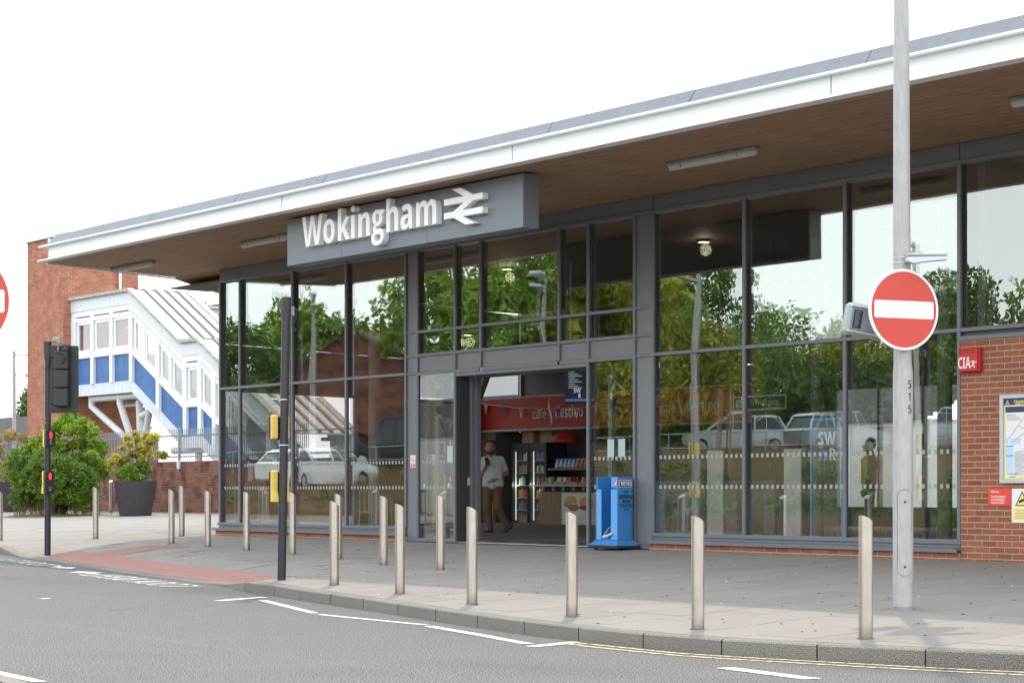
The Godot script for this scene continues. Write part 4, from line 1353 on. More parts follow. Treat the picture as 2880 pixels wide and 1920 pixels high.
		part("housing", G.new().cham(Vector3(-0.03, hh / 2, 0), Vector3(0.06, hh, 0.24), 0.012), M.black_paint, n)
	for e in [[2.01, 0.02], [1.44, 0.005]]:
		var tie := G.new()
		var q := []
		for k in 13: q.append(Vector3(cos(TAU * k / 12) * 0.058 + 0.02, e[0] - y0 + sin(TAU * k / 12 + 1.2) * e[1], sin(TAU * k / 12) * 0.058 - 0.02))
		tie.tube(q, 0.006, 5, false)
		part("cable_tie", tie, M.sign_white, b)
	part("tie_tail", G.new().tube([Vector3(-0.03, 2.03 - y0, 0.04), Vector3(-0.10, 2.045 - y0, 0.09)], 0.005, 5), M.sign_white, b)
	# tall column with the no entry sign
	var c := thing("sign_column", "tall dented galvanised column stencilled S15, carrying lamps and the no entry sign", "lamp post", Vector3(22.0, gh(22.0, 5.47), 5.47))
	y0 = c.position.y
	part("column", G.new().tube([Vector3(0, -0.02, 0), Vector3(0, 1.95 - y0, 0), Vector3(-0.004, 2.05 - y0, 0), Vector3(-0.015, 3.2 - y0, 0), Vector3(-0.03, 8.6 - y0, 0)], [0.095, 0.093, 0.083, 0.080, 0.058], 24), M.galv, c)
	part("base_grime", G.new().tube([Vector3(0, -0.01, 0), Vector3(0, 0.03, 0)], [0.11, 0.096], 20, false), M.galv_dark, c)
	var tc := Vector3(0.7831, 0, 0.6219)
	var hx := yaw(tc)
	var ring := G.new()
	var last := []
	for k in 29:
		var an := TAU * k / 28
		var px := 0.068 * cos(an)
		var py := 0.335 * signf(sin(an)) + 0.068 * sin(an)
		var zz := sqrt(maxf(0.0, 0.096 * 0.096 - px * px))
		last.append(hx * Vector3(px, py, zz + 0.0005))
	ring.tube(last, 0.0022, 4, false)
	part("hatch_seam", ring, M.galv_dark, c).position = Vector3(0.0, 0.47 - y0, 0)
	for k in [0.755, 0.155]: part("hatch_screw", G.new().lathe([Vector2(0.011, 0), Vector2(0.011, 0.004), Vector2(0, 0.005)], 10, Vector3(0, k - y0, 0) + tc * 0.094, hx * Basis(Vector3.RIGHT, PI / 2)), M.ink, c)
	for i in 3:
		var bs2 := yaw(Vector3(0.986, 0, 0.157))
		lettering(["S", "1", "5"][i], 0.075, X(Vector3(0.0, 1.845 - y0 - i * 0.115, 0) + Vector3(0.986, 0, 0.157).normalized() * 0.0955, bs2), M.ink, c, 0.8, false)
	var sn := Vector3(0.96, 0, 0.28)
	var sb := yaw(sn)
	var dc := Vector3(-0.034, 2.53 - y0, 0.068) + sn * 0.135
	var sg2 := Node3D.new()
	sg2.name = "no_entry_sign"
	c.add_child(sg2)
	sg2.transform = X(dc, sb)
	no_entry(sg2)
	for k in [0.16, -0.16]: part("clamp", G.new().tube([Vector3(0, 2.53 - y0 + k, 0.0) + sn * 0.02, Vector3(0, 2.53 - y0 + k, 0.0) + sn * 0.125], 0.02, 6), M.galv_dark, c)
	# sign lamp on straps and the tilted lamp housing behind the sign
	var rx := Vector3(0.6219, 0, -0.7831)
	var lb := Basis(rx, Vector3.UP, tc)
	var lp := Vector3(0, 3.005 - y0, 0) + rx * 0.19 + tc * 0.15
	var lg := G.new()
	lg.prism(PackedVector2Array([Vector2(-0.19, -0.03), Vector2(-0.13, -0.052), Vector2(0.02, -0.03), Vector2(0.18, -0.018), Vector2(0.195, 0.0), Vector2(0.19, 0.012), Vector2(-0.195, 0.005)]), -0.06, 0.06, X(lp, lb))
	part("sign_lamp", lg, M.frame_silver, c)
	part("sign_lamp_hood", G.new().cham(lp + lb * Vector3(-0.005, 0.028, 0), Vector3(0.37, 0.036, 0.115), 0.012, lb), M.galv, c)
	for k in [-0.14, -0.06]: part("knob", G.new().tube([lp + lb * Vector3(k, 0.046, 0), lp + lb * Vector3(k, 0.056, 0)], 0.02, 10), M.ink, c)
	for k in [3.02, 2.975]: part("strap", G.new().tube([Vector3(-0.013, k - y0, 0), Vector3(-0.013, k + 0.008 - y0, 0)], 0.085, 20, false), M.frame_silver, c)
	var ob := hx * Basis(Vector3(0, 0, 1), -0.16) * Basis(Vector3.UP, 0.25)
	var oc := Vector3(0, 2.44 - y0, 0) + rx * -0.33 - tc * 0.10
	part("lamp_housing", G.new().cham(oc, Vector3(0.42, 0.30, 0.14), 0.03, ob), mat("housing_grey", 0.30, 0.32, 0.32, 0.5), c)
	part("housing_back", G.new().cham(oc + ob * Vector3(0, 0, 0.072), Vector3(0.38, 0.21, 0.02), 0.006, ob), M.galv_dark, c)
	for k in [0.118, -0.118]: part("housing_rail", G.new().cham(oc + ob * Vector3(0, k, 0.074), Vector3(0.40, 0.018, 0.025), 0.004, ob), M.frame_silver, c)
	part("maker_label", G.new().box(oc + ob * Vector3(-0.12, 0.0, 0.0835), Vector3(0.085, 0.17, 0.002), ob), M.ink, c)
	var lw := G.new()
	for k in 9: lw.box(oc + ob * Vector3(-0.122 - 0.004 * (k % 3), 0.07 - k * 0.017, 0.0848), Vector3(0.055 - 0.008 * (k % 3), 0.005, 0.001), ob)
	part("label_print", lw, M.poster_grey, c)
	part("arm", G.new().tube([Vector3(0, 2.45 - y0, 0), oc], 0.025, 8), M.galv_dark, c)
	# the half seen no entry sign at the left edge
	var d := thing("no_entry_post", "second round red no entry sign, cut off by the left edge of the photo", "sign", Vector3(20.76, rh(20.76, 14.0), 14.1))
	var dn := Vector3(0.62, 0, 0.78)
	var dd := Node3D.new()
	dd.name = "no_entry_sign"
	d.add_child(dd)
	dd.transform = X(Vector3(0, 2.195 - d.position.y, 0) + dn * 0.07, yaw(Vector3(0.7831, 0, 0.6219)))
	no_entry(dd)
	part("post", G.new().tube([Vector3(0, 0, 0), Vector3(0, 2.7 - d.position.y, 0)], 0.038, 14), M.galv, d)

func no_entry(n: Node3D) -> void:
	# a 750 mm plate facing +z
	part("rim", G.new().lathe([Vector2(0.365, -0.012), Vector2(0.375, -0.008), Vector2(0.375, 0.008), Vector2(0.368, 0.010), Vector2(0.352, 0.010)], 48, Vector3.ZERO, Basis(Vector3.RIGHT, PI / 2)), M.sign_white, n)
	part("plate_back", G.new().lathe([Vector2(0.0, -0.012), Vector2(0.366, -0.012)], 48, Vector3.ZERO, Basis(Vector3.RIGHT, PI / 2)), M.galv_dark, n)
	part("red_disc", G.new().lathe([Vector2(0.356, 0.0095), Vector2(0.0, 0.0095)], 48, Vector3.ZERO, Basis(Vector3.RIGHT, PI / 2)), M.red_sign, n)
	var rr := PackedVector2Array()
	for e in [[0.303, 0.063, 0.0], [-0.303, 0.063, PI / 2], [-0.303, -0.063, PI], [0.303, -0.063, 1.5 * PI]]:
		for k in 5:
			var an: float = e[2] + k * PI / 8
			rr.append(Vector2(e[0], e[1]) + Vector2(cos(an), sin(an)) * 0.017)
	part("white_bar", G.new().prism(rr, 0.008, 0.0115), M.sign_white, n)

func newspaper_stand() -> void:
	var s := thing("newspaper_stand", "bright blue METRO newspaper stand with a few papers left, beside the entrance", "newspaper stand", Vector3(11.50, 0.0, -0.0))
	s.position = Vector3(12.02, gh(12.0, 0.3), 0.25)
	var w := 0.47
	var d := 0.30
	part("wheel_base", G.new().cham(Vector3(0, 0.045, 0), Vector3(w + 0.19, 0.045, d + 0.19), 0.015), M.rubber, s)
	var sk := G.new()
	var lo := [Vector3(-w / 2 - 0.08, 0.07, d / 2 + 0.08), Vector3(w / 2 + 0.08, 0.07, d / 2 + 0.08), Vector3(w / 2 + 0.08, 0.07, -d / 2 - 0.08), Vector3(-w / 2 - 0.08, 0.07, -d / 2 - 0.08)]
	var hi := [Vector3(-w / 2 - 0.01, 0.14, d / 2 + 0.01), Vector3(w / 2 + 0.01, 0.14, d / 2 + 0.01), Vector3(w / 2 + 0.01, 0.14, -d / 2 - 0.01), Vector3(-w / 2 - 0.01, 0.14, -d / 2 - 0.01)]
	for i in 4: sk.q(lo[i], lo[(i + 1) % 4], hi[(i + 1) % 4], hi[i])
	sk.q(hi[0], hi[1], hi[2], hi[3])
	part("skirt", sk, M.blue_bin, s)
	for e in [-1.0, 1.0]:
		for f in [-1.0, 1.0]: part("foot", G.new().tube([Vector3(e * 0.24, 0.0, f * 0.15), Vector3(e * 0.24, 0.03, f * 0.15)], 0.03, 8), M.rubber, s)
	part("back_panel", G.new().b2(Vector3(-w / 2, 0.14, -d / 2), Vector3(w / 2, 1.08, -d / 2 + 0.02)), M.blue_bin, s)
	for e in [-1.0, 1.0]:
		part("side_panel", G.new().cham(Vector3(e * (w / 2 - 0.012), 0.61, 0.012), Vector3(0.024, 0.94, d - 0.03), 0.004), M.blue_bin, s)
	part("front_lip", G.new().cham(Vector3(-w / 2 + 0.052, 0.52, d / 2 - 0.01), Vector3(0.105, 0.75, 0.02), 0.008), M.blue_pale, s)
	part("front_lip", G.new().cham(Vector3(w / 2 - 0.075, 0.52, d / 2 - 0.01), Vector3(0.15, 0.75, 0.02), 0.008), M.blue_pale, s)
	part("front_lip", G.new().cham(Vector3(w / 2 - 0.07, 1.0, d / 2 - 0.01), Vector3(0.14, 0.155, 0.02), 0.006), M.blue_pale, s)
	part("shelf", G.new().b2(Vector3(-w / 2 + 0.02, 0.14, -d / 2 + 0.02), Vector3(w / 2 - 0.02, 0.18, d / 2 - 0.03)), M.blue_bin, s)
	var side := Basis(Vector3(0, 0, -1), Vector3.UP, Vector3(1, 0, 0))
	var sx := w / 2 + 0.001
	part("name_plate", G.new().b2(Vector3(sx - 0.002, 0.93, -0.135), Vector3(sx + 0.003, 1.035, 0.115)), M.sign_white, s)
	part("name_plate", G.new().b2(Vector3(sx, 0.937, -0.129), Vector3(sx + 0.0042, 1.028, 0.109)), M.navy, s)
	lettering("METRO", 0.062, X(Vector3(sx + 0.0055, 0.982, -0.022), side), M.sign_white, s, 0.72, true, 0.002)
	part("red_corner", G.new().prism(PackedVector2Array([Vector2(0, 0), Vector2(0.05, 0.045), Vector2(0, 0.045)]), 0.0, 0.001, X(Vector3(sx + 0.0046, 0.982, 0.108), side)), M.red_sticker, s)
	part("red_corner", G.new().b2(Vector3(w / 2 - 0.06, 0.955, d / 2), Vector3(w / 2 - 0.002, 1.025, d / 2 + 0.002)), M.red_sticker, s)
	part("red_corner_mark", G.new().box(Vector3(w / 2 - 0.03, 0.985, d / 2 + 0.003), Vector3(0.018, 0.06, 0.001), Basis(Vector3(0, 0, 1), -0.6)), M.sign_white, s)
	var t := [["Make", 0.030, 0.86, "Droid Serif", 0.9], ["MORNINGS", 0.062, 0.785, "Droid Serif", 0.58], ["TALKING", 0.055, 0.66, "Droid Serif", 0.72], ["about", 0.026, 0.60, "Droid Serif", 0.9]]
	for e in t: lettering(e[0], e[1], X(Vector3(sx + 0.002, e[2], -0.025), side), M.ink, s, e[4], true, 0.002, e[3])
	part("ribbon", G.new().b2(Vector3(sx, 0.705, -0.095), Vector3(sx + 0.0025, 0.738, 0.05)), M.ink, s)
	lettering("worth", 0.018, X(Vector3(sx + 0.0035, 0.722, -0.022), side), M.blue_bin, s, 0.9, true)
	# papers left on the shelf
	var labs := ["folded newspaper with a dark front page leaning out of the blue stand", "pale folded newspaper lying flat at the left of the blue stand's shelf", "pale folded newspaper lying flat at the right of the blue stand's shelf"]
	for i in 3:
		var at: Vector3 = s.position + [Vector3(0.03, 0.26, 0.13), Vector3(-0.09, 0.195, 0.0), Vector3(0.10, 0.20, 0.02)][i]
		var o := thing("newspaper", labs[i], "newspaper", at, 0.0, "newspapers left in the stand")
		var bs := Basis(Vector3(0, 0, 1), 0.25) * Basis(Vector3.RIGHT, -0.85) if i == 0 else Basis(Vector3.UP, 0.4 - i * 0.5)
		o.basis = bs * Basis.IDENTITY
		if i == 0:
			part("pages", G.new().b2(Vector3(-0.095, -0.09, -0.008), Vector3(0.095, 0.13, 0.008)), M.sign_white, o)
			part("front_page_picture", G.new().b2(Vector3(-0.075, -0.06, 0.007), Vector3(0.08, 0.115, 0.0095)), M.navy, o)
		else: part("pages", G.new().cham(Vector3(0, 0, 0), Vector3(0.17, 0.03, 0.2), 0.006), M.off_white, o)

# ---- foliage ---------------------------------------------------------------
var leaf_mesh: ArrayMesh

func leaves() -> ArrayMesh:
	# a small bunch of three pointed leaves, folded along their ribs
	if leaf_mesh: return leaf_mesh
	var g := G.new()
	for k in 3:
		var b := Basis(Vector3.UP, TAU * k / 3 + 0.3) * Basis(Vector3.RIGHT, -0.5 + 0.35 * k)
		var a := b * Vector3(0, 0, 0); var l := b * Vector3(-0.28, 0.06, 0.5); var r := b * Vector3(0.28, 0.06, 0.5); var t := b * Vector3(0, -0.06, 1.0)
		g.t(a, r, t)
		g.t(a, t, l)
	leaf_mesh = g.mesh()
	return leaf_mesh

func foliage(called: String, parent: Node3D, clumps: Array, count: int, size: float, m: Material, c0: Color, c1: Color, sd: int) -> void:
	# clumps are [centre, radius]; leaves gather near each clump's surface and thin out beyond it
	var k := RandomNumberGenerator.new()
	k.seed = sd
	var mm := MultiMesh.new()
	mm.transform_format = MultiMesh.TRANSFORM_3D
	mm.use_colors = true
	mm.mesh = leaves()
	mm.instance_count = count
	var vol := 0.0
	for c in clumps: vol += pow(c[1], 2.2)
	var i := 0
	for c in clumps:
		var n := int(count * pow(c[1], 2.2) / vol) + 1
		var tone := k.randf_range(0.0, 1.0)
		for j in n:
			if i >= count: break
			var d := Vector3(k.randfn(), k.randfn(), k.randfn()).normalized()
			var r: float = c[1] * (0.45 + 0.62 * pow(k.randf(), 0.6)) * (1.0 + 0.10 * k.randfn())
			var p: Vector3 = c[0] + d * Vector3(1, 0.85, 1) * r
			var s := size * k.randf_range(0.6, 1.25)
			var dirn := (d + Vector3(k.randfn(), k.randfn() - 0.2, k.randfn()) * 0.7).normalized()
			var bs := Basis.looking_at(-dirn, Vector3.UP if absf(dirn.y) < 0.95 else Vector3.RIGHT) * Basis(Vector3.FORWARD, k.randf() * TAU)
			mm.set_instance_transform(i, Transform3D(bs.scaled(Vector3.ONE * s), p))
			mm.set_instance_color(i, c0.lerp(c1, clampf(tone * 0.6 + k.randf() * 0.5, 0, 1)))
			i += 1
	while i < count:
		mm.set_instance_transform(i, Transform3D(Basis.from_scale(Vector3.ONE * 0.001), clumps[0][0]))
		mm.set_instance_color(i, c0)
		i += 1
	var o := MultiMeshInstance3D.new()
	o.multimesh = mm
	o.material_override = m
	o.name = called
	o.set_meta("kind", "stuff")
	parent.add_child(o)

func tree(called: String, label: String, at: Vector3, h: float, w: float, n: int, size: float, m: Material, c0: Color, c1: Color, sd: int, base := 0.25, group := "") -> Node3D:
	var t := thing(called, label, "tree", at, 0.0, group)
	var k := RandomNumberGenerator.new()
	k.seed = sd
	var g := G.new()
	var tr := h * 0.028
	g.tube([Vector3(0, -0.2, 0), Vector3(k.randfn() * 0.1, h * 0.3, k.randfn() * 0.1), Vector3(k.randfn() * 0.25, h * 0.62, k.randfn() * 0.25), Vector3(k.randfn() * 0.3, h * 0.92, k.randfn() * 0.3)], [tr * 1.2, tr * 0.9, tr * 0.5, tr * 0.1], 8)
	var cl := []
	var nc := 26
	for i in nc:
		var y := lerpf(base, 0.93, (i + k.randf()) / nc)
		var prof := sin(PI * clampf((y - base) / (1.0 - base) * 0.86 + 0.14, 0, 1))
		var a := k.randf() * TAU
		var rr := w * 0.5 * prof * sqrt(k.randf_range(0.15, 1.0))
		var p := Vector3(cos(a) * rr, y * h, sin(a) * rr)
		cl.append([p, w * k.randf_range(0.11, 0.22)])
		if i % 2 == 0: g.tube([Vector3(0, y * h * 0.72, 0), p * Vector3(0.5, 0.9, 0.5), p], [tr * 0.4, tr * 0.25, tr * 0.08], 5)
	part("trunk", g, M.bark, t)
	foliage("crown", t, cl, n, size, m, c0, c1, sd + 1)
	return t

func dry_grass(called: String, parent: Node3D, pts: Array, hmin: float, hmax: float, m: Material, sd: int) -> void:
	var g := G.new()
	for k in 5:
		var a := TAU * k / 5.0
		var o := Vector3(cos(a), 0, sin(a)) * 0.05
		var s := Vector3(-sin(a), 0, cos(a)) * 0.012
		g.t(o - s, o + s, o * 4.5 + Vector3(0, 1, 0))
	var k2 := RandomNumberGenerator.new()
	k2.seed = sd
	var mm := MultiMesh.new()
	mm.transform_format = MultiMesh.TRANSFORM_3D
	mm.use_colors = true
	mm.mesh = g.mesh()
	mm.instance_count = pts.size()
	for i in pts.size():
		var h := k2.randf_range(hmin, hmax)
		mm.set_instance_transform(i, Transform3D(Basis(Vector3.UP, k2.randf() * 6).scaled(Vector3(h * 1.2, h, h * 1.2)), pts[i]))
		var t := k2.randf_range(0.55, 1.1)
		mm.set_instance_color(i, Color(t, t * k2.randf_range(0.85, 1.05), t * k2.randf_range(0.6, 1.0)))
	var o2 := MultiMeshInstance3D.new()
	o2.multimesh = mm
	o2.material_override = m
	o2.name = called
	stuff(o2)
	if parent: parent.add_child(o2)
	else: add_child(o2)

# ---- left background -------------------------------------------------------
const SX0 := -26.8
func drop(x: float) -> float:
	# how far the stair has come down at x
	if x < SX0: return 0.0
	if x < -23.25: return -0.555 * (x - SX0)
	if x < -22.1: return -1.97
	return -1.97 - 0.555 * (x + 22.1)

func elev(x0: float, x1: float, ya: float, yb: float) -> PackedVector2Array:
	var xs := [x0]
	for k in [SX0, -23.25, -22.1]:
		if k > x0 + 0.02 and k < x1 - 0.02: xs.append(k)
	xs.append(x1)
	var p := PackedVector2Array()
	for x in xs: p.append(Vector2(x, ya + drop(x)))
	xs.reverse()
	for x in xs: p.append(Vector2(x, yb + drop(x)))
	return p

func stairs() -> void:
	var s := thing("covered_stairs", "white covered footbridge stairs with blue panels coming down beside the brick lift tower", "staircase")
	var xe := -16.5
	var F := -12.1
	var pr := func(called: String, x0: float, x1: float, ya: float, yb: float, z0: float, z1: float, m: Material) -> void:
		part(called, G.new().prism(elev(x0, x1, ya, yb), z0, z1), m, s)
	# beams, rails and fascia run the whole length
	for e in [["stringer", 4.22, 4.62, -0.02, M.stair_white], ["sill_rail", 5.55, 5.74, 0.02, M.upvc], ["head_rail", 6.84, 6.985, 0.02, M.upvc], ["vent_slot", 6.985, 7.03, -0.06, M.gasket], ["lower_fascia", 7.03, 7.22, 0.03, M.upvc], ["fascia", 7.22, 7.64, 0.06, M.stair_white]]:
		var cuts := [-31.3, SX0, -23.25, -22.1, xe]
		for i in 4: pr.call(e[0], cuts[i], cuts[i + 1], e[1], e[2], F - 0.12, F + e[3], e[4])
	for x in [-31.3, -29.77, -28.33, -26.89, -25.0, -23.17, -22.2, -21.28, -19.6, -18.0]:
		pr.call("post", x, x + (0.2 if x > -31 else 0.34), 4.62, 7.03, F - 0.1, F + 0.045, M.upvc)
	for e in [[-30.96, -29.77], [-29.57, -28.33], [-28.13, -26.89], [-26.69, -25.0], [-24.8, -23.17], [-22.97, -22.2], [-22.0, -21.28], [-21.08, -19.6], [-19.4, -18.0]]:
		pr.call("blue_panel", e[0] + 0.03, e[1] - 0.03, 4.62, 5.55, F - 0.08, F - 0.05, M.stair_blue)
	for e in [[-30.9, -29.8], [-29.5, -28.36], [-28.08, -26.93], [-26.6, -25.95], [-25.8, -25.05], [-24.72, -24.12], [-23.92, -23.22], [-22.9, -22.25], [-21.95, -21.33], [-21.0, -20.4], [-20.25, -19.65]]:
		# opening lights: frame of four bars and a pane
		var a: float = e[0]
		var b: float = e[1]
		for f in [[a, a + 0.09, 5.74, 6.84], [b - 0.09, b, 5.74, 6.84], [a + 0.092, b - 0.092, 5.74, 5.84], [a + 0.092, b - 0.092, 6.74, 6.84]]:
			pr.call("window_frame", f[0], f[1], f[2], f[3], F - 0.08, F - 0.01, M.upvc)
		pr.call("pane", a + 0.09, b - 0.09, 5.84, 6.74, F - 0.05, F - 0.045, M.pane_glass)
		if a > -27: pr.call("post", b + 0.02, b + 0.12, 5.74, 6.84, F - 0.1, F + 0.01, M.upvc)
	# back wall, floor, and the standing-seam roof
	var B := -14.2
	for e in [[4.4, 5.75], [6.9, 7.6]]: pr.call("back_wall", -31.3, xe, e[0], e[1], B - 0.06, B, M.upvc)
	for x in [-30.0, -28.4, -26.8, -25.2, -23.4, -21.8]: pr.call("back_post", x, x + 0.12, 5.75, 6.9, B - 0.06, B, M.stair_white)
	pr.call("floor", -31.3, xe, 4.5, 4.6, B, F - 0.13, M.galv_dark)
	pr.call("handrail", -31.3, xe, 5.35, 5.40, F - 0.3, F - 0.26, M.stair_blue)
	for i in 4:
		var cuts := [-31.3, SX0, -23.25, -22.1, xe]
		pr.call("roof_sheet", cuts[i], cuts[i + 1], 7.645, 7.70, B - 0.25, F + 0.02, M.stair_roof)
		for z in [-12.05, -14.36]: pr.call("roof_verge", cuts[i], cuts[i + 1], 7.645, 7.755, z - 0.12, z + 0.12, M.lichen)
		for z in [-12.62, -13.05, -13.48, -13.91]: pr.call("roof_seam", cuts[i], cuts[i + 1], 7.70, 7.775, z - 0.05, z + 0.05, M.seam)
	# white tube props
	var pg := [[Vector3(-30.35, 4.3, -12.4), Vector3(-30.35, 3.85, -12.4), Vector3(-28.2, 2.8, -12.5), Vector3(-26.9, 1.55, -12.7)], [Vector3(-28.2, 4.3, -12.4), Vector3(-28.2, 3.9, -12.4), Vector3(-27.6, 2.7, -12.5), Vector3(-27.2, 1.5, -12.7)], [Vector3(-30.3, 4.12, -12.4), Vector3(-26.4, 4.12, -12.4)], [Vector3(-27.2, 4.2, -12.6), Vector3(-27.2, 1.4, -12.7)], [Vector3(-26.3, 3.9, -12.6), Vector3(-27.0, 2.6, -12.7), Vector3(-27.1, 1.5, -12.7)], [Vector3(-27.2, 3.4, -12.65), Vector3(-26.6, 3.55, -12.65)], [Vector3(-29.9, 4.0, -13.6), Vector3(-27.0, 4.0, -13.6)], [Vector3(-24.4, 2.2, -12.4), Vector3(-21.9, 2.2, -12.4)], [Vector3(-22.9, 2.2, -12.5), Vector3(-22.9, 0.3, -12.5)], [Vector3(-27.1, 1.6, -12.7), Vector3(-27.1, 0.2, -12.7)]]
	for e in pg: part("prop", G.new().tube(e, 0.12, 10), M.stair_white, s)
	part("strip_light", G.new().cham(Vector3(-28.4, 3.85, -13.0), Vector3(1.4, 0.08, 0.12), 0.01), M.sign_white, s)
	# the bridge that goes on over the tracks
	var br := thing("footbridge", "white footbridge span with seamed roof, seen behind the covered stairs' roof", "footbridge")
	part("side_wall", G.new().b2(Vector3(-27.0, 4.4, -34.0), Vector3(-26.85, 6.9, -14.3)), M.upvc, br)
	part("fascia", G.new().b2(Vector3(-27.0, 6.91, -34.0), Vector3(-26.78, 7.22, -14.45)), M.stair_white, br)
	part("roof_sheet", G.new().b2(Vector3(-29.3, 7.23, -34.0), Vector3(-26.6, 7.30, -14.5)), M.stair_roof, br)
	for i in 14: part("roof_seam", G.new().b2(Vector3(-29.3, 7.305, -14.9 - i * 0.62), Vector3(-26.6, 7.42, -14.85 - i * 0.62)), M.seam, br)
	for i in 6:
		var z := -15.3 - i * 1.6
		part("vent_slot", G.new().b2(Vector3(-26.848, 6.50, z - 0.95), Vector3(-26.84, 6.56, z)), M.gasket, br)
		part("window_frame", G.new().b2(Vector3(-26.848, 5.2, z - 1.1), Vector3(-26.80, 6.3, z)), M.upvc, br)
		part("pane", G.new().b2(Vector3(-26.80, 5.3, z - 1.0), Vector3(-26.79, 6.2, z - 0.1)), M.car_glass, br)

func tower() -> void:
	var t := thing("lift_tower", "square red brick lift tower with pale coping, left of the covered stairs", "tower")
	var y1 := 9.975
	part("core", G.new().b2(Vector3(-34.24, 0, -14.74), Vector3(-31.31, y1, -11.76)), M.tower_mortar, t)
	var f := [["front_face", Vector3(-34.25, 0, -11.75), Vector3.RIGHT, Vector3(0, 0, 1), 2.95], ["side_face", Vector3(-31.3, 0, -11.75), Vector3(0, 0, -1), Vector3(1, 0, 0), 3.0]]
	for e in f:
		var w := Node3D.new()
		w.name = e[0]
		t.add_child(w)
		brickwork(w, e[1], e[2], e[3], e[4], 6.9, 0, M.tower_brick, M.tower_mortar)
		var w2 := Node3D.new()
		w2.name = str(e[0]) + "_upper"
		t.add_child(w2)
		brickwork(w2, e[1] + Vector3(0, 6.9, 0), e[2], e[3], e[4], y1 - 6.9, 300 if e[0] == "side_face" else 0, M.tower_brick, M.tower_mortar)
	for e in [[-34.32, -32.5], [-32.49, -31.23]]: part("coping", G.new().b2(Vector3(e[0], y1, -14.82), Vector3(e[1], y1 + 0.13, -11.67)), M.stair_white, t)
	part("downpipe", G.new().tube([Vector3(-31.2, y1, -13.95), Vector3(-31.2, 7.6, -13.95)], 0.055, 8), M.stair_white, t)

func garden_wall() -> void:
	var w := thing("platform_wall", "low weathered brick wall with upright brick coping, behind the planters", "wall")
	part("core", G.new().b2(Vector3(-42, -0.1, -9.98), Vector3(-9.5, 1.75, -9.705)), M.old_mortar, w)
	for e in [["left_part", -20.6, 20.0, 0], ["right_part", -16.4, 4.2, 300], ["end_part", -9.6, 6.8, 0]]:
		var n := Node3D.new()
		n.name = "wall_" + e[0]
		w.add_child(n)
		brickwork(n, Vector3(e[1], 0.11, -9.70), Vector3.LEFT, Vector3(0, 0, 1), e[2], 1.65, e[3], M.old_brick, M.old_mortar, null, 0.006, true)
	# palisade of thin grey bars on top
	var f := thing("railing", "grey steel railing of thin upright bars along the top of the brick wall", "fence")
	for e in [2.53, 1.90]: part("rail", G.new().b2(Vector3(-42, e - 0.022, -9.80), Vector3(-9.5, e + 0.022, -9.77)), M.galv_dark, f)
	var pk := G.new().b2(Vector3(-0.016, 0, -0.006), Vector3(0.016, 0.93, 0.006)).mesh()
	var x := -33.0
	var rest := G.new()
	var n2 := 0
	while x < -12.0:
		if n2 < 200 or x > -20: part("bar", pk, M.galv_dark, f).position = Vector3(x, 1.80, -9.755)
		n2 += 1
		x += 0.106
	for e in [-30.1, -27.35, -24.6, -21.85, -19.1, -16.35, -13.6]:
		part("post", G.new().b2(Vector3(e - 0.05, 1.50, -9.70), Vector3(e + 0.05, 2.78, -9.64)), M.galv_dark, f)
		part("post_shoe", G.new().cham(Vector3(e, 1.65, -9.655), Vector3(0.17, 0.24, 0.06), 0.01), M.frame_silver, f)

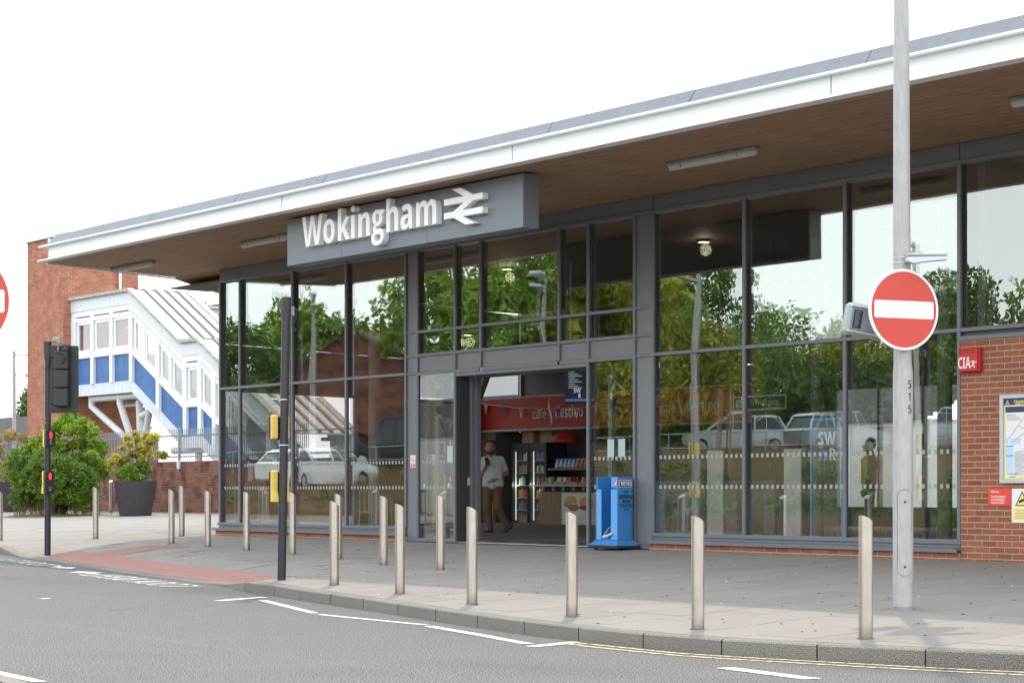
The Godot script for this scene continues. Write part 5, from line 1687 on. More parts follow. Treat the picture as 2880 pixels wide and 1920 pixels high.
func plants() -> void:
	var lp: Material = M.planter
	var spots := [[Vector3(-16.92, 0.155, -7.06), "large dark grey tub planter right of the big green bush"], [Vector3(-27.82, 0.19, -8.15), "large dark grey tub planter cut off by the left edge, behind the big green bush"]]
	var proto: Node3D
	for i in 2:
		if i == 0:
			proto = thing("planter", spots[0][1], "planter", spots[0][0], 0.0, "large dark tub planters")
			part("tub", G.new().lathe([Vector2(0.44, 0.0), Vector2(0.455, 0.02), Vector2(0.605, 0.965), Vector2(0.605, 0.985), Vector2(0.575, 0.985), Vector2(0.55, 0.88), Vector2(0.0, 0.9)], 48), lp, proto)
			part("soil", G.new().lathe([Vector2(0.56, 0.90), Vector2(0.0, 0.93)], 24), M.earth, proto)
		else: copy(proto, spots[1][0], 0.4, spots[1][1])
	# a small tree in the tub, green below and turning yellow above
	var k := RandomNumberGenerator.new()
	k.seed = 21
	var s := thing("tub_tree", "small bushy tree in the right-hand tub, green at the base with yellow upper leaves", "shrub", Vector3(-16.92, 1.07, -7.06))
	var st := G.new()
	var low := []
	var hi := []
	# across the picture is (0.62, 0, -0.78)
	var ax := Vector3(0.6219, 0, -0.7831)
	var dz := Vector3(0.7831, 0, 0.6219)
	for i in 18:
		var u := k.randf_range(-0.42, 0.32)
		low.append([ax * (u - 0.05) + dz * k.randf_range(-0.35, 0.35) + Vector3(0, k.randf_range(0.12, 0.62), 0), k.randf_range(0.10, 0.19)])
	for e in [[-0.55, 0.75], [-0.35, 1.0], [-0.25, 1.28], [-0.12, 1.1], [0.0, 1.42], [0.08, 1.2], [0.2, 1.1], [0.28, 1.36], [0.4, 1.2], [0.55, 1.3], [0.62, 0.85], [0.75, 0.82], [0.45, 0.78], [-0.45, 0.62], [-0.1, 0.85], [0.3, 0.9], [0.12, 0.95], [-0.28, 0.72], [-0.62, 0.62], [0.2, 0.7]]:
		var c: Vector3 = ax * e[0] + dz * k.randf_range(-0.35, 0.35) + Vector3(0, e[1], 0)
		hi.append([c, k.randf_range(0.06, 0.13)])
		st.tube([Vector3(k.randf_range(-0.1, 0.1), -0.15, k.randf_range(-0.1, 0.1)), c * Vector3(0.4, 0.55, 0.4), c], [0.014, 0.009, 0.003], 5)
	part("stems", st, M.bark, s)
	foliage("green_leaves", s, low, 1900, 0.09, M.leaf_green, Color(0.7, 0.7, 0.7), Color(1.3, 1.2, 1.0), 31)
	foliage("yellow_leaves", s, hi, 1300, 0.10, M.leaf_yellow, Color(0.8, 0.95, 0.8), Color(1.5, 1.3, 1.0), 32)
	# the big bush growing from the paving
	var b := thing("bush", "big rounded green bush with bright leafy top growing behind the signal pole", "bush", Vector3(-19.91, 0.13, -6.08))
	var cl := []
	var top := []
	var bg := G.new()
	for i in 80:
		var a := k.randf() * TAU
		var y := k.randf_range(0.35, 1.75)
		var rr := (1.38 if y > 0.7 else 1.1) * sqrt(k.randf_range(0.25, 1.0))
		cl.append([Vector3(cos(a) * rr, y, sin(a) * rr), k.randf_range(0.22, 0.38)])
	for e in [[-0.75, 1.9], [-0.5, 2.15], [-0.25, 2.35], [0.0, 2.3], [0.12, 2.62], [0.28, 2.75], [0.45, 2.5], [0.62, 2.6], [0.8, 2.35], [0.98, 2.5], [1.05, 2.15], [1.25, 2.0], [0.55, 2.1], [0.2, 2.05], [-0.3, 1.95], [-0.95, 1.75], [0.85, 1.85], [1.2, 1.75], [0.32, 2.92], [-0.1, 2.55], [0.75, 2.15], [-1.1, 1.45], [1.3, 1.5], [0.9, 2.66]]:
		for r in 2: top.append([ax * (e[0] - 0.03) + dz * k.randf_range(-0.75, 0.75) + Vector3(0, e[1], 0), k.randf_range(0.12, 0.24)])
	for i in 26:
		var a := k.randf() * TAU
		bg.tube([Vector3(cos(a) * 0.15, -0.1, sin(a) * 0.15), Vector3(cos(a) * 0.5, 0.8, sin(a) * 0.5), Vector3(cos(a) * 0.85, 1.9 + k.randf() * 0.5, sin(a) * 0.85)], [0.035, 0.02, 0.006], 5)
	part("stems", bg, M.bark, b)
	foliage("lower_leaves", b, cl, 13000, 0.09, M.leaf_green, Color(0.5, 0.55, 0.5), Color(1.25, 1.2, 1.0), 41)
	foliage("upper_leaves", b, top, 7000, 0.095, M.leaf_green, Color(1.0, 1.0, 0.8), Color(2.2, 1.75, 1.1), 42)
	var pts := []
	for i in 170:
		var a := k.randf() * TAU
		var r := 1.0 + 0.35 * k.randfn()
		pts.append(Vector3(-19.91 + cos(a) * r, 0.13, -6.08 + sin(a) * r))
	var dg := thing("dry_grass_tuft", "ring of dry straw-coloured grass at the foot of the big bush", "grass")
	dry_grass("blades", dg, pts, 0.15, 0.5, M.straw, 50)
	var soil := G.new()
	soil.lathe([Vector2(1.55, 0.0), Vector2(1.2, 0.05), Vector2(0.0, 0.10)], 26)
	part("soil_heap", soil, M.earth, dg).position = Vector3(-19.91, 0.10, -6.08)
	# the thin yellowing shrub in the far tub
	var y2 := thing("tub_shrub", "thin shrub with pinkish yellow leaves at the far left, in the left tub", "shrub", Vector3(-27.3, 1.1, -8.0))
	var yc := []
	var yg := G.new()
	for i in 22:
		var c: Vector3 = ax * k.randf_range(-0.9, 0.75) + dz * k.randf_range(-0.4, 0.4) + Vector3(0, k.randf_range(0.35, 1.75), 0)
		yc.append([c, k.randf_range(0.12, 0.24)])
		yg.tube([Vector3(0, -0.1, 0), c * Vector3(0.4, 0.5, 0.4), c], [0.02, 0.012, 0.004], 5)
	part("stems", yg, M.bark, y2)
	foliage("leaves", y2, yc, 1900, 0.085, M.leaf_yellow, Color(0.55, 0.75, 0.9), Color(1.25, 0.85, 1.6), 52)

func far_left() -> void:
	var h := thing("bungalow", "low house with a grey tiled roof far off at the left edge, behind the railing", "house")
	part("wall", G.new().b2(Vector3(-70, 0, -30), Vector3(-58, 3.4, -23.5)), M.old_brick, h)
	var rf := Node3D.new()
	rf.name = "roof"
	h.add_child(rf)
	for i in 12:
		var y0 := 3.3 + i * 0.13
		var z0 := -22.9 - i * 0.30
		part("tile_course", G.new().b2(Vector3(-70.3, y0, z0 - 0.36), Vector3(-55.5, y0 + 0.15, z0)), M.slate, rf)
	var l := thing("street_lamp", "thin grey street lamp with two arms far off left of the brick tower", "street lamp", Vector3(-40.86, 0.2, -14.23))
	part("pole", G.new().tube([Vector3(0, 0, 0), Vector3(0, 6.3, 0)], [0.09, 0.07], 10), M.galv, l)
	var ax := Vector3(0.6219, 0, -0.7831)
	part("arm", G.new().tube([Vector3(0, 6.15, 0), ax * 1.0 + Vector3(0, 6.1, 0)], 0.03, 6), M.galv, l)
	part("arm", G.new().tube([Vector3(0, 5.35, 0), ax * 0.6 + Vector3(0, 5.33, 0)], 0.03, 6), M.galv, l)
	part("lamp_head", G.new().cham(ax * 0.85 + Vector3(0, 5.30, 0), Vector3(0.75, 0.10, 0.28), 0.03, yaw(Vector3(0.7831, 0, 0.6219))), M.galv, l)
	tree("tree", "dark green tree far off at the left edge, left of the street lamp", Vector3(-86, 0, -37), 8.3, 5.0, 2600, 0.34, M.leaf_dark, Color(0.7, 0.7, 0.7), Color(1.3, 1.3, 1.2), 61, 0.1)
	tree("tree", "dark green tree far off behind the brick tower's left edge", Vector3(-80, 0, -38), 8.8, 4.6, 2600, 0.34, M.leaf_dark, Color(0.7, 0.7, 0.7), Color(1.3, 1.3, 1.2), 62, 0.1)
	# seen through the hall: the white building beyond the tracks
	var p := thing("platform_building", "white walled building with a slate roof beyond the platform, seen through the glass", "building")
	part("wall", G.new().b2(Vector3(-22, 0, -21), Vector3(3, 2.6, -17)), M.off_white, p)
	var pr := Node3D.new()
	pr.name = "roof"
	p.add_child(pr)
	for i in 14: part("tile_course", G.new().b2(Vector3(-22.4, 2.55 + i * 0.10, -17.2 - i * 0.26), Vector3(3.4, 2.67 + i * 0.10, -16.9 - i * 0.26)), M.slate, pr)
	part("downpipe", G.new().tube([Vector3(-10.2, 0, -16.9), Vector3(-10.2, 2.6, -16.9)], 0.09, 8), M.off_white, p)

# ---- people ----------------------------------------------------------------
func blob(bones: Array, cell: float, k: float) -> G:
	# tapered capsules (from, to, radius, radius) joined with a smooth minimum and meshed as surface nets
	var lo := Vector3.ONE * INF
	var hi := -Vector3.ONE * INF
	for b in bones:
		for j in 2:
			lo = lo.min(b[j] - Vector3.ONE * (b[2 + j] + 2.5 * cell + k * 0.3))
			hi = hi.max(b[j] + Vector3.ONE * (b[2 + j] + 2.5 * cell + k * 0.3))
	var nx := int((hi.x - lo.x) / cell) + 2
	var ny := int((hi.y - lo.y) / cell) + 2
	var nz := int((hi.z - lo.z) / cell) + 2
	var f := PackedFloat32Array()
	f.resize(nx * ny * nz)
	f.fill(0.5)
	for b in bones:
		var a: Vector3 = b[0]
		var ac: Vector3 = b[1] - b[0]
		var l2 := maxf(ac.length_squared(), 1e-9)
		var ra: float = b[2]
		var rc: float = b[3]
		var e := maxf(ra, rc) + k + cell * 1.5
		var l: Vector3 = ((b[0] as Vector3).min(b[1]) - Vector3.ONE * e - lo) / cell
		var h: Vector3 = ((b[0] as Vector3).max(b[1]) + Vector3.ONE * e - lo) / cell
		for z in range(maxi(0, int(l.z)), mini(nz, int(h.z) + 1)):
			for y in range(maxi(0, int(l.y)), mini(ny, int(h.y) + 1)):
				for x in range(maxi(0, int(l.x)), mini(nx, int(h.x) + 1)):
					var ap := lo + Vector3(x, y, z) * cell - a
					var t := clampf(ap.dot(ac) / l2, 0.0, 1.0)
					var d := (ap - ac * t).length() - lerpf(ra, rc, t)
					var i := (z * ny + y) * nx + x
					var m := maxf(k - absf(f[i] - d), 0.0) / k
					f[i] = minf(f[i], d) - m * m * k * 0.25
	var at := PackedInt32Array()
	at.resize(nx * ny * nz)
	at.fill(-1)
	var vs := PackedVector3Array()
	var ns := PackedVector3Array()
	var off := [0, 1, nx, nx + 1, nx * ny, nx * ny + 1, nx * ny + nx, nx * ny + nx + 1]
	var ed := [[0, 1], [2, 3], [4, 5], [6, 7], [0, 2], [1, 3], [4, 6], [5, 7], [0, 4], [1, 5], [2, 6], [3, 7]]
	for z in nz - 1:
		for y in ny - 1:
			for x in nx - 1:
				var i := (z * ny + y) * nx + x
				var ins := 0
				for c in 8:
					if f[i + off[c]] < 0: ins += 1
				if ins == 0 or ins == 8: continue
				var p := Vector3.ZERO
				var n := 0
				for e in ed:
					var va := f[i + off[e[0]]]
					var vb := f[i + off[e[1]]]
					if (va < 0) == (vb < 0): continue
					var t := va / (va - vb)
					var pa := Vector3(e[0] & 1, (e[0] >> 1) & 1, e[0] >> 2)
					var pb := Vector3(e[1] & 1, (e[1] >> 1) & 1, e[1] >> 2)
					p += pa.lerp(pb, t)
					n += 1
				var g := Vector3.ZERO
				for c in 8:
					var vv := f[i + off[c]]
					g += Vector3(vv if c & 1 else -vv, vv if c & 2 else -vv, vv if c & 4 else -vv)
				at[i] = vs.size()
				vs.append(lo + (Vector3(x, y, z) + p / n) * cell)
				ns.append(g.normalized())
	var out := G.new()
	for z in range(1, nz - 1):
		for y in range(1, ny - 1):
			for x in range(1, nx - 1):
				var i := (z * ny + y) * nx + x
				var s := f[i] < 0
				for ax in 3:
					var o1 := [1, nx, nx * ny][ax] as int
					if (f[i + o1] < 0) == s: continue
					var u := [nx, nx * ny, 1][ax] as int
					var w := [nx * ny, 1, nx][ax] as int
					var q := [at[i], at[i - u], at[i - u - w], at[i - w]]
					if q.min() < 0: continue
					if not s: q.reverse()
					out.t3(vs[q[0]], vs[q[1]], vs[q[2]], ns[q[0]], ns[q[1]], ns[q[2]])
					out.t3(vs[q[0]], vs[q[2]], vs[q[3]], ns[q[0]], ns[q[2]], ns[q[3]])
	return out

func V(x: float, y: float, z: float) -> Vector3:
	return Vector3(x, y, z)

func hand(g: Array, wrist: Vector3, along: Vector3, side: Vector3, curl: float) -> void:
	# a palm and five fingers that bend across it; side points from the little finger to the thumb
	var a := along.normalized()
	var s := (side - a * side.dot(a)).normalized()
	var n := a.cross(s)
	g.append([wrist, wrist + a * 0.05, 0.026, 0.030])
	g.append([wrist + a * 0.05 + s * 0.015, wrist + a * 0.085 + s * 0.022, 0.024, 0.016])
	g.append([wrist + a * 0.05 - s * 0.015, wrist + a * 0.08 - s * 0.024, 0.024, 0.015])
	var ln := [0.075, 0.085, 0.080, 0.062]
	for i in 4:
		var b: Vector3 = wrist + a * (0.088 - 0.004 * absf(i - 1.2)) + s * (0.031 - i * 0.021)
		var k1: Vector3 = b + (a * cos(curl * 0.5) + n * sin(curl * 0.5)) * ln[i] * 0.45
		var k2: Vector3 = k1 + (a * cos(curl * 1.3) + n * sin(curl * 1.3)) * ln[i] * 0.33
		var k3: Vector3 = k2 + (a * cos(curl * 1.9) + n * sin(curl * 1.9)) * ln[i] * 0.25
		g.append([b, k1, 0.0095, 0.009]); g.append([k1, k2, 0.009, 0.0083]); g.append([k2, k3, 0.0083, 0.007])
	var t0 := wrist + a * 0.025 + s * 0.030
	var t1 := t0 + (a * 0.75 + s * 0.62 + n * 0.3).normalized() * 0.042
	var t2 := t1 + (a * 0.95 + s * 0.1 + n * 0.45 * curl).normalized() * 0.032
	g.append([t0 - s * 0.01, t1, 0.014, 0.011]); g.append([t1, t2, 0.0108, 0.0085])

func face(p: Node3D, c: Vector3, bs: Basis) -> void:
	# eyes and brows on a head whose middle is c; bs turns +z to where it looks
	for e in [-1.0, 1.0]:
		part("eye", G.new().lathe([Vector2(0, -0.010), Vector2(0.011, -0.004), Vector2(0.011, 0.004), Vector2(0, 0.010)], 10, c + bs * Vector3(e * 0.031, 0.005, 0.083)), M.off_white, p)
		part("pupil", G.new().lathe([Vector2(0, -0.006), Vector2(0.006, 0), Vector2(0, 0.006)], 8, c + bs * Vector3(e * 0.031, 0.005, 0.092)), M.hair, p)
		part("brow", G.new().box(c + bs * Vector3(e * 0.032, 0.027, 0.090), Vector3(0.036, 0.007, 0.008), bs), M.hair, p)
	part("mouth", G.new().box(c + bs * Vector3(0, -0.052, 0.088), Vector3(0.042, 0.008, 0.008), bs), mat("lips", 0.25, 0.09, 0.07, 0.6), p)

func people() -> void:
	var turn := atan2(0.7831, 0.6219)
	var p := thing("person", "bearded person in pale t-shirt and brown trousers standing in the doorway, facing the camera", "person", Vector3(3.78, 0.0, -3.87), turn)
	var hc := V(-0.05, 1.70, 0.02)
	var sk := [[V(-0.05, 1.745, 0.0), V(-0.048, 1.665, 0.03), 0.088, 0.076], [V(-0.047, 1.66, 0.04), V(-0.045, 1.615, 0.062), 0.060, 0.040], [V(-0.046, 1.70, 0.098), V(-0.046, 1.672, 0.120), 0.010, 0.016], [V(-0.138, 1.69, 0.0), V(-0.136, 1.665, 0.005), 0.016, 0.010], [V(0.040, 1.69, 0.0), V(0.038, 1.665, 0.005), 0.016, 0.010], [V(-0.042, 1.62, -0.01), V(-0.03, 1.48, -0.015), 0.056, 0.062],
		[V(-0.03, 1.45, -0.01), V(0.0, 1.0, 0.0), 0.09, 0.10], [V(-0.15, 1.455, -0.02), V(0.15, 1.46, -0.02), 0.055, 0.055],
		[V(-0.165, 1.45, -0.02), V(-0.205, 1.165, 0.02), 0.050, 0.042], [V(-0.205, 1.165, 0.02), V(-0.135, 1.335, 0.165), 0.042, 0.028],
		[V(0.165, 1.455, -0.02), V(0.268, 1.205, -0.05), 0.052, 0.044], [V(0.268, 1.205, -0.05), V(0.055, 1.075, 0.130), 0.043, 0.029],
		[V(-0.07, 0.95, 0), V(-0.09, 0.1, 0), 0.06, 0.04], [V(0.07, 0.95, 0), V(0.09, 0.5, 0.03), 0.06, 0.05], [V(0.09, 0.5, 0.03), V(0.28, 0.17, -0.05), 0.05, 0.04]]
	var body := blob(sk, 0.0115, 0.028)
	var hg := []
	hand(hg, V(-0.135, 1.335, 0.165), V(0.35, 0.9, 0.35), V(0.8, 0.2, 0.4), 0.9)
	var h1 := blob(hg, 0.005, 0.006)
	hg = []
	hand(hg, V(0.055, 1.075, 0.130), V(-0.82, -0.45, 0.2), V(-0.2, 0.7, 0.5), 0.45)
	var h2 := blob(hg, 0.005, 0.006)
	for h in [h1, h2]:
		body.v.append_array(h.v); body.n.append_array(h.n); body.c.append_array(h.c)
	part("body", body, M.skin, p)
	part("t_shirt", blob([[V(-0.085, 1.395, -0.005), V(-0.085, 1.03, 0.02), 0.112, 0.108], [V(0.09, 1.395, -0.005), V(0.095, 1.03, 0.02), 0.112, 0.108], [V(0.0, 1.40, 0.02), V(0.0, 0.985, 0.045), 0.110, 0.115], [V(-0.105, 0.99, 0.02), V(0.125, 1.0, 0.02), 0.098, 0.098], [V(-0.15, 1.463, -0.02), V(0.15, 1.468, -0.02), 0.066, 0.066], [V(-0.165, 1.45, -0.02), V(-0.19, 1.27, 0.0), 0.070, 0.066], [V(0.168, 1.452, -0.02), V(0.236, 1.285, -0.035), 0.072, 0.068], [V(-0.06, 1.505, -0.02), V(-0.005, 1.507, -0.02), 0.062, 0.062]], 0.0125, 0.035), M.shirt, p)
	part("trousers", blob([[V(-0.075, 0.93, 0.0), V(0.09, 0.93, 0.0), 0.117, 0.117], [V(-0.085, 0.88, 0.0), V(-0.10, 0.52, 0.02), 0.100, 0.078], [V(-0.10, 0.52, 0.02), V(-0.055, 0.13, -0.01), 0.078, 0.066], [V(0.095, 0.88, 0.0), V(0.10, 0.52, 0.05), 0.100, 0.078], [V(0.10, 0.52, 0.05), V(0.265, 0.22, -0.03), 0.078, 0.066]], 0.0125, 0.03), M.trousers, p)
	part("hair", blob([[V(-0.10, 1.775, -0.02), V(0.0, 1.775, -0.02), 0.062, 0.062], [V(-0.05, 1.76, -0.045), V(-0.05, 1.70, -0.06), 0.075, 0.055], [V(-0.075, 1.815, 0.03), V(-0.02, 1.82, 0.03), 0.034, 0.034], [V(-0.115, 1.80, 0.0), V(-0.11, 1.82, 0.02), 0.03, 0.02]], 0.008, 0.02), M.hair, p)
	part("beard", blob([[V(-0.047, 1.625, 0.058), V(-0.045, 1.595, 0.065), 0.047, 0.040], [V(-0.118, 1.675, 0.015), V(-0.085, 1.615, 0.05), 0.017, 0.032], [V(0.022, 1.675, 0.015), V(-0.008, 1.615, 0.05), 0.017, 0.032], [V(-0.075, 1.657, 0.098), V(-0.018, 1.657, 0.098), 0.010, 0.010]], 0.007, 0.015), M.hair, p)
	face(p, hc, Basis.IDENTITY)
	part("earbud", G.new().tube([V(-0.145, 1.69, 0.02), V(-0.143, 1.66, 0.03)], 0.007, 6), M.sign_white, p)
	for e in [[V(-0.045, 0.075, -0.04), V(-0.15, 0.045, 0.10)], [V(0.345, 0.185, -0.075), V(0.215, 0.055, 0.03)]]:
		part("shoe", blob([[e[0], e[1], 0.052, 0.042], [e[0] + V(0, 0.05, 0), e[0], 0.05, 0.05]], 0.009, 0.03), M.shoe, p)
		var lo: Vector3 = V(0, -0.042, 0)
		part("sole", blob([[e[0] + lo, e[1] + lo * 0.75, 0.022, 0.020]], 0.008, 0.01), M.off_white, p)
	# the phone in the hand
	var bs := Basis(Vector3.UP, turn)
	var ph := thing("mobile_phone", "black mobile phone held up at the chest of the person in the doorway", "phone", Vector3(3.78, 0, -3.87) + bs * V(-0.105, 1.44, 0.235))
	ph.basis = bs * Basis(Vector3(0, 0, 1), 0.28) * Basis(Vector3.RIGHT, -0.3)
	part("case", G.new().cham(Vector3.ZERO, Vector3(0.074, 0.150, 0.010), 0.004), M.black_paint, ph)
	part("camera_bump", G.new().cham(V(-0.018, 0.052, 0.006), Vector3(0.026, 0.03, 0.004), 0.001), M.rubber, ph)
	# someone in a high-visibility vest behind the gates, seen from the side
	var t2 := turn - PI / 2 - 0.15
	var s := thing("person", "person in a yellow high-visibility vest facing left, behind the glass right of the blue frame", "person", Vector3(10.7, 0.0, -6.9), t2)
	var b2 := blob([[V(0, 1.70, -0.01), V(0, 1.63, 0.03), 0.09, 0.072], [V(0, 1.60, 0.045), V(0, 1.575, 0.07), 0.05, 0.036], [V(0, 1.665, 0.10), V(0, 1.64, 0.122), 0.010, 0.016], [V(-0.088, 1.65, 0.0), V(-0.086, 1.63, 0.0), 0.016, 0.012], [V(0.088, 1.65, 0.0), V(0.086, 1.63, 0.0), 0.016, 0.012], [V(0, 1.58, -0.01), V(0, 1.45, -0.02), 0.058, 0.062], [V(0, 1.42, -0.02), V(0, 0.95, 0), 0.11, 0.11]], 0.012, 0.025)
	var hg2 := []
	hand(hg2, V(-0.22, 0.90, 0.08), V(0, -1, 0.15), V(0.1, 0, 1), 0.6)
	hand(hg2, V(0.22, 0.90, 0.08), V(0, -1, 0.15), V(-0.1, 0, 1), -0.6)
	var h3 := blob(hg2, 0.006, 0.006)
	b2.v.append_array(h3.v); b2.n.append_array(h3.n); b2.c.append_array(h3.c)
	part("body", b2, mat("skin_dark", 0.10, 0.055, 0.038, 0.55), s)
	part("jacket", blob([[V(-0.09, 1.36, -0.01), V(-0.085, 0.95, 0.0), 0.125, 0.12], [V(0.09, 1.36, -0.01), V(0.085, 0.95, 0.0), 0.125, 0.12], [V(-0.16, 1.43, -0.02), V(0.16, 1.43, -0.02), 0.07, 0.07], [V(-0.18, 1.42, -0.02), V(-0.235, 1.14, -0.02), 0.072, 0.058], [V(-0.235, 1.14, -0.02), V(-0.22, 0.92, 0.07), 0.055, 0.042], [V(0.18, 1.42, -0.02), V(0.235, 1.14, -0.02), 0.072, 0.058], [V(0.235, 1.14, -0.02), V(0.22, 0.92, 0.07), 0.055, 0.042]], 0.014, 0.03), M.navy, s)
	part("vest", blob([[V(-0.10, 1.38, 0.0), V(-0.085, 1.02, 0.01), 0.128, 0.130], [V(0.10, 1.38, 0.0), V(0.085, 1.02, 0.01), 0.128, 0.130], [V(-0.12, 1.44, -0.01), V(-0.07, 1.44, 0.0), 0.07, 0.07], [V(0.12, 1.44, -0.01), V(0.07, 1.44, 0.0), 0.07, 0.07]], 0.014, 0.03), M.hivis, s)
	part("orange_panel", G.new().cham(V(0, 1.22, 0.135), Vector3(0.16, 0.42, 0.02), 0.008), M.orange, s)
	part("trousers", blob([[V(-0.07, 0.92, 0), V(0.07, 0.92, 0), 0.12, 0.12], [V(-0.09, 0.88, 0), V(-0.10, 0.1, 0), 0.10, 0.06], [V(0.09, 0.88, 0), V(0.10, 0.1, 0), 0.10, 0.06]], 0.015, 0.03), M.navy, s)
	for e in [-0.10, 0.10]: part("shoe", blob([[V(e, 0.06, -0.04), V(e, 0.05, 0.15), 0.05, 0.042]], 0.012, 0.02), M.shoe, s)
	part("hair", blob([[V(-0.03, 1.74, -0.02), V(0.03, 1.74, -0.02), 0.072, 0.072], [V(0, 1.72, -0.05), V(0, 1.66, -0.06), 0.07, 0.055]], 0.009, 0.02), M.hair, s)
	face(s, V(0, 1.665, 0.02), Basis.IDENTITY)

# ---- inside: cafe and gates ------------------------------------------------
func cafe() -> void:
	var c := thing("cafe_kiosk", "dim station cafe kiosk with a red fascia reading cafe destino and an oak counter", "kiosk", Vector3(0, 0, -8.0))
	part("fascia", G.new().b2(V(-2.1, 2.24, -0.10), V(6.6, 2.93, 0.0)), M.cafe_red, c)
	for y in [2.20, 2.93]: part("trim", G.new().b2(V(-2.1, y, -0.12), V(6.6, y + 0.045, 0.02)), M.cafe_cream, c)
	for x in [0.0, 4.15]:
		lettering("cafe", 0.20, X(V(x + 0.16, 2.56, 0.002)), M.off_white, c, 0.95, false)
		lettering("destino", 0.235, X(V(x + 1.18, 2.575, 0.002)), M.off_white, c, 0.80, true)
		var fl := PackedVector2Array()
		for i in 11: fl.append(Vector2(0.05 * sin(i / 10.0 * TAU * 0.95) - 0.035 * sin(i / 10.0 * PI), lerpf(-0.30, 0.33, i / 10.0)))
		for i in 11: fl.append(Vector2(0.05 * sin((10 - i) / 10.0 * TAU * 0.95) + 0.03 * sin((10 - i) / 10.0 * PI) + 0.004, lerpf(0.33, -0.30, i / 10.0)))
		part("flame_emblem", G.new().prism(fl, 0.0, 0.003, X(V(x + 0.53, 2.56, 0.001))), M.off_white, c)
	part("side_wall", G.new().b2(V(-2.1, 0.0, -1.5), V(-1.45, 2.19, -0.02)), M.inner_wall, c)
	part("door", G.new().b2(V(-2.0, 0.05, -0.018), V(-1.5, 2.05, 0.0)), M.oak, c)
	part("door_pull", G.new().b2(V(-1.56, 0.75, 0.002), V(-1.50, 1.25, 0.02)), M.frame_silver, c)
	part("counter", G.new().b2(V(0.40, 0.10, -0.6), V(4.4, 0.84, 0.2)), M.oak, c)
	part("kick_board", G.new().b2(V(0.40, 0.0, -0.6), V(4.4, 0.098, 0.17)), M.off_white, c)
	part("counter_top", G.new().cham(V(2.2, 0.975, -0.15), Vector3(4.4, 0.03, 0.75), 0.006), M.frame_silver, c)
	part("shadow_gap", G.new().b2(V(0.42, 0.841, -0.55), V(4.4, 0.958, 0.14)), M.gasket, c)
	for i in 5: part("tray_bracket", G.new().b2(V(0.5 + i * 0.34, 0.86, 0.14), V(0.515 + i * 0.34, 0.955, 0.20)), M.frame_silver, c)
	# picture panel on the counter front
	part("picture_panel", G.new().b2(V(1.17, 0.12, 0.2), V(2.35, 0.82, 0.206)), M.off_white, c)
	var oval := func(x: float, y: float, rx: float, ry: float, d: float, m: Material, called: String) -> void:
		var pl := PackedVector2Array()
		for i in 24: pl.append(Vector2(x + rx * cos(TAU * i / 24), y + ry * sin(TAU * i / 24)))
		part(called, G.new().prism(pl, 0.2061, 0.2062 + d), m, c)
	oval.call(1.47, 0.57, 0.22, 0.07, 0.0008, M.lettuce, "printed_picture")
	oval.call(1.48, 0.65, 0.20, 0.10, 0.0012, M.bun, "printed_picture")
	oval.call(2.0, 0.60, 0.22, 0.14, 0.0008, M.bun, "printed_picture")
	oval.call(1.98, 0.50, 0.22, 0.05, 0.0014, M.cafe_red, "printed_picture")
	oval.call(1.58, 0.42, 0.20, 0.18, 0.0018, M.sign_white, "printed_picture")
	oval.call(1.58, 0.50, 0.18, 0.08, 0.0024, M.coffee, "printed_picture")
	part("back_wall", G.new().b2(V(-1.44, 0.0, -1.5), V(6.6, 2.19, -1.45)), M.inner_wall, c)
	part("menu_poster", G.new().b2(V(0.16, 1.40, -1.40), V(0.95, 1.95, -1.38)), M.cafe_cream, c)
	part("snack_shelf", G.new().b2(V(0.32, 1.32, -0.45), V(2.2, 1.36, -0.1)), M.oak, c)
	# two drinks fridges
	var labs := ["black glass-door drinks fridge nearer the person in the doorway", "black glass-door fridge with a bright strip light, left of the cafe counter"]
	for i in 2:
		var x := -1.23 + i * 0.64
		var f := thing("drinks_fridge", labs[i], "fridge", V(x, 0, -8.9), 0.0, "two drinks fridges in the cafe")
		for e in [[0, 0, 0.04, 1.94], [0.58, 0, 0.62, 1.94], [0.041, 1.80, 0.579, 1.94], [0.041, 0.0, 0.579, 0.13]]:
			part("cabinet", G.new().b2(V(e[0], e[1], 0), V(e[2], e[3], 0.6)), M.black_paint, f)
		part("cabinet_back", G.new().b2(V(0.041, 0.13, 0), V(0.579, 1.80, 0.03)), M.galv_dark, f)
		for y in [0.14, 0.42, 0.70, 0.98, 1.26, 1.54]: part("shelf", G.new().b2(V(0.045, y, 0.04), V(0.575, y + 0.012, 0.5)), M.frame_silver, f)
		part("light_strip", G.new().b2(V(0.06, 0.2, 0.50), V(0.075, 1.75, 0.52)), M.fridge_light, f)
		part("door_pane", G.new().b2(V(0.041, 0.131, 0.58), V(0.579, 1.799, 0.585)), M.pane_glass, f)
		part("handle", G.new().tube([V(0.04 if i == 1 else 0.58, 0.9, 0.62), V(0.04 if i == 1 else 0.58, 1.25, 0.62)], 0.015, 6), M.rubber, f)
		var l := OmniLight3D.new()
		l.name = "light"
		l.light_color = Color(0.9, 1.0, 0.85)
		l.light_energy = 0.03
		l.light_size = 0.05
		l.omni_range = 3.0
		l.omni_attenuation = 2.0
		l.shadow_enabled = true
		l.position = V(0.09, 1.0, 0.54)
		f.add_child(l)
	var cols := [M.car_red, M.mid_blue, M.orange, M.sign_white, M.lettuce, M.navy]
	var n := 0
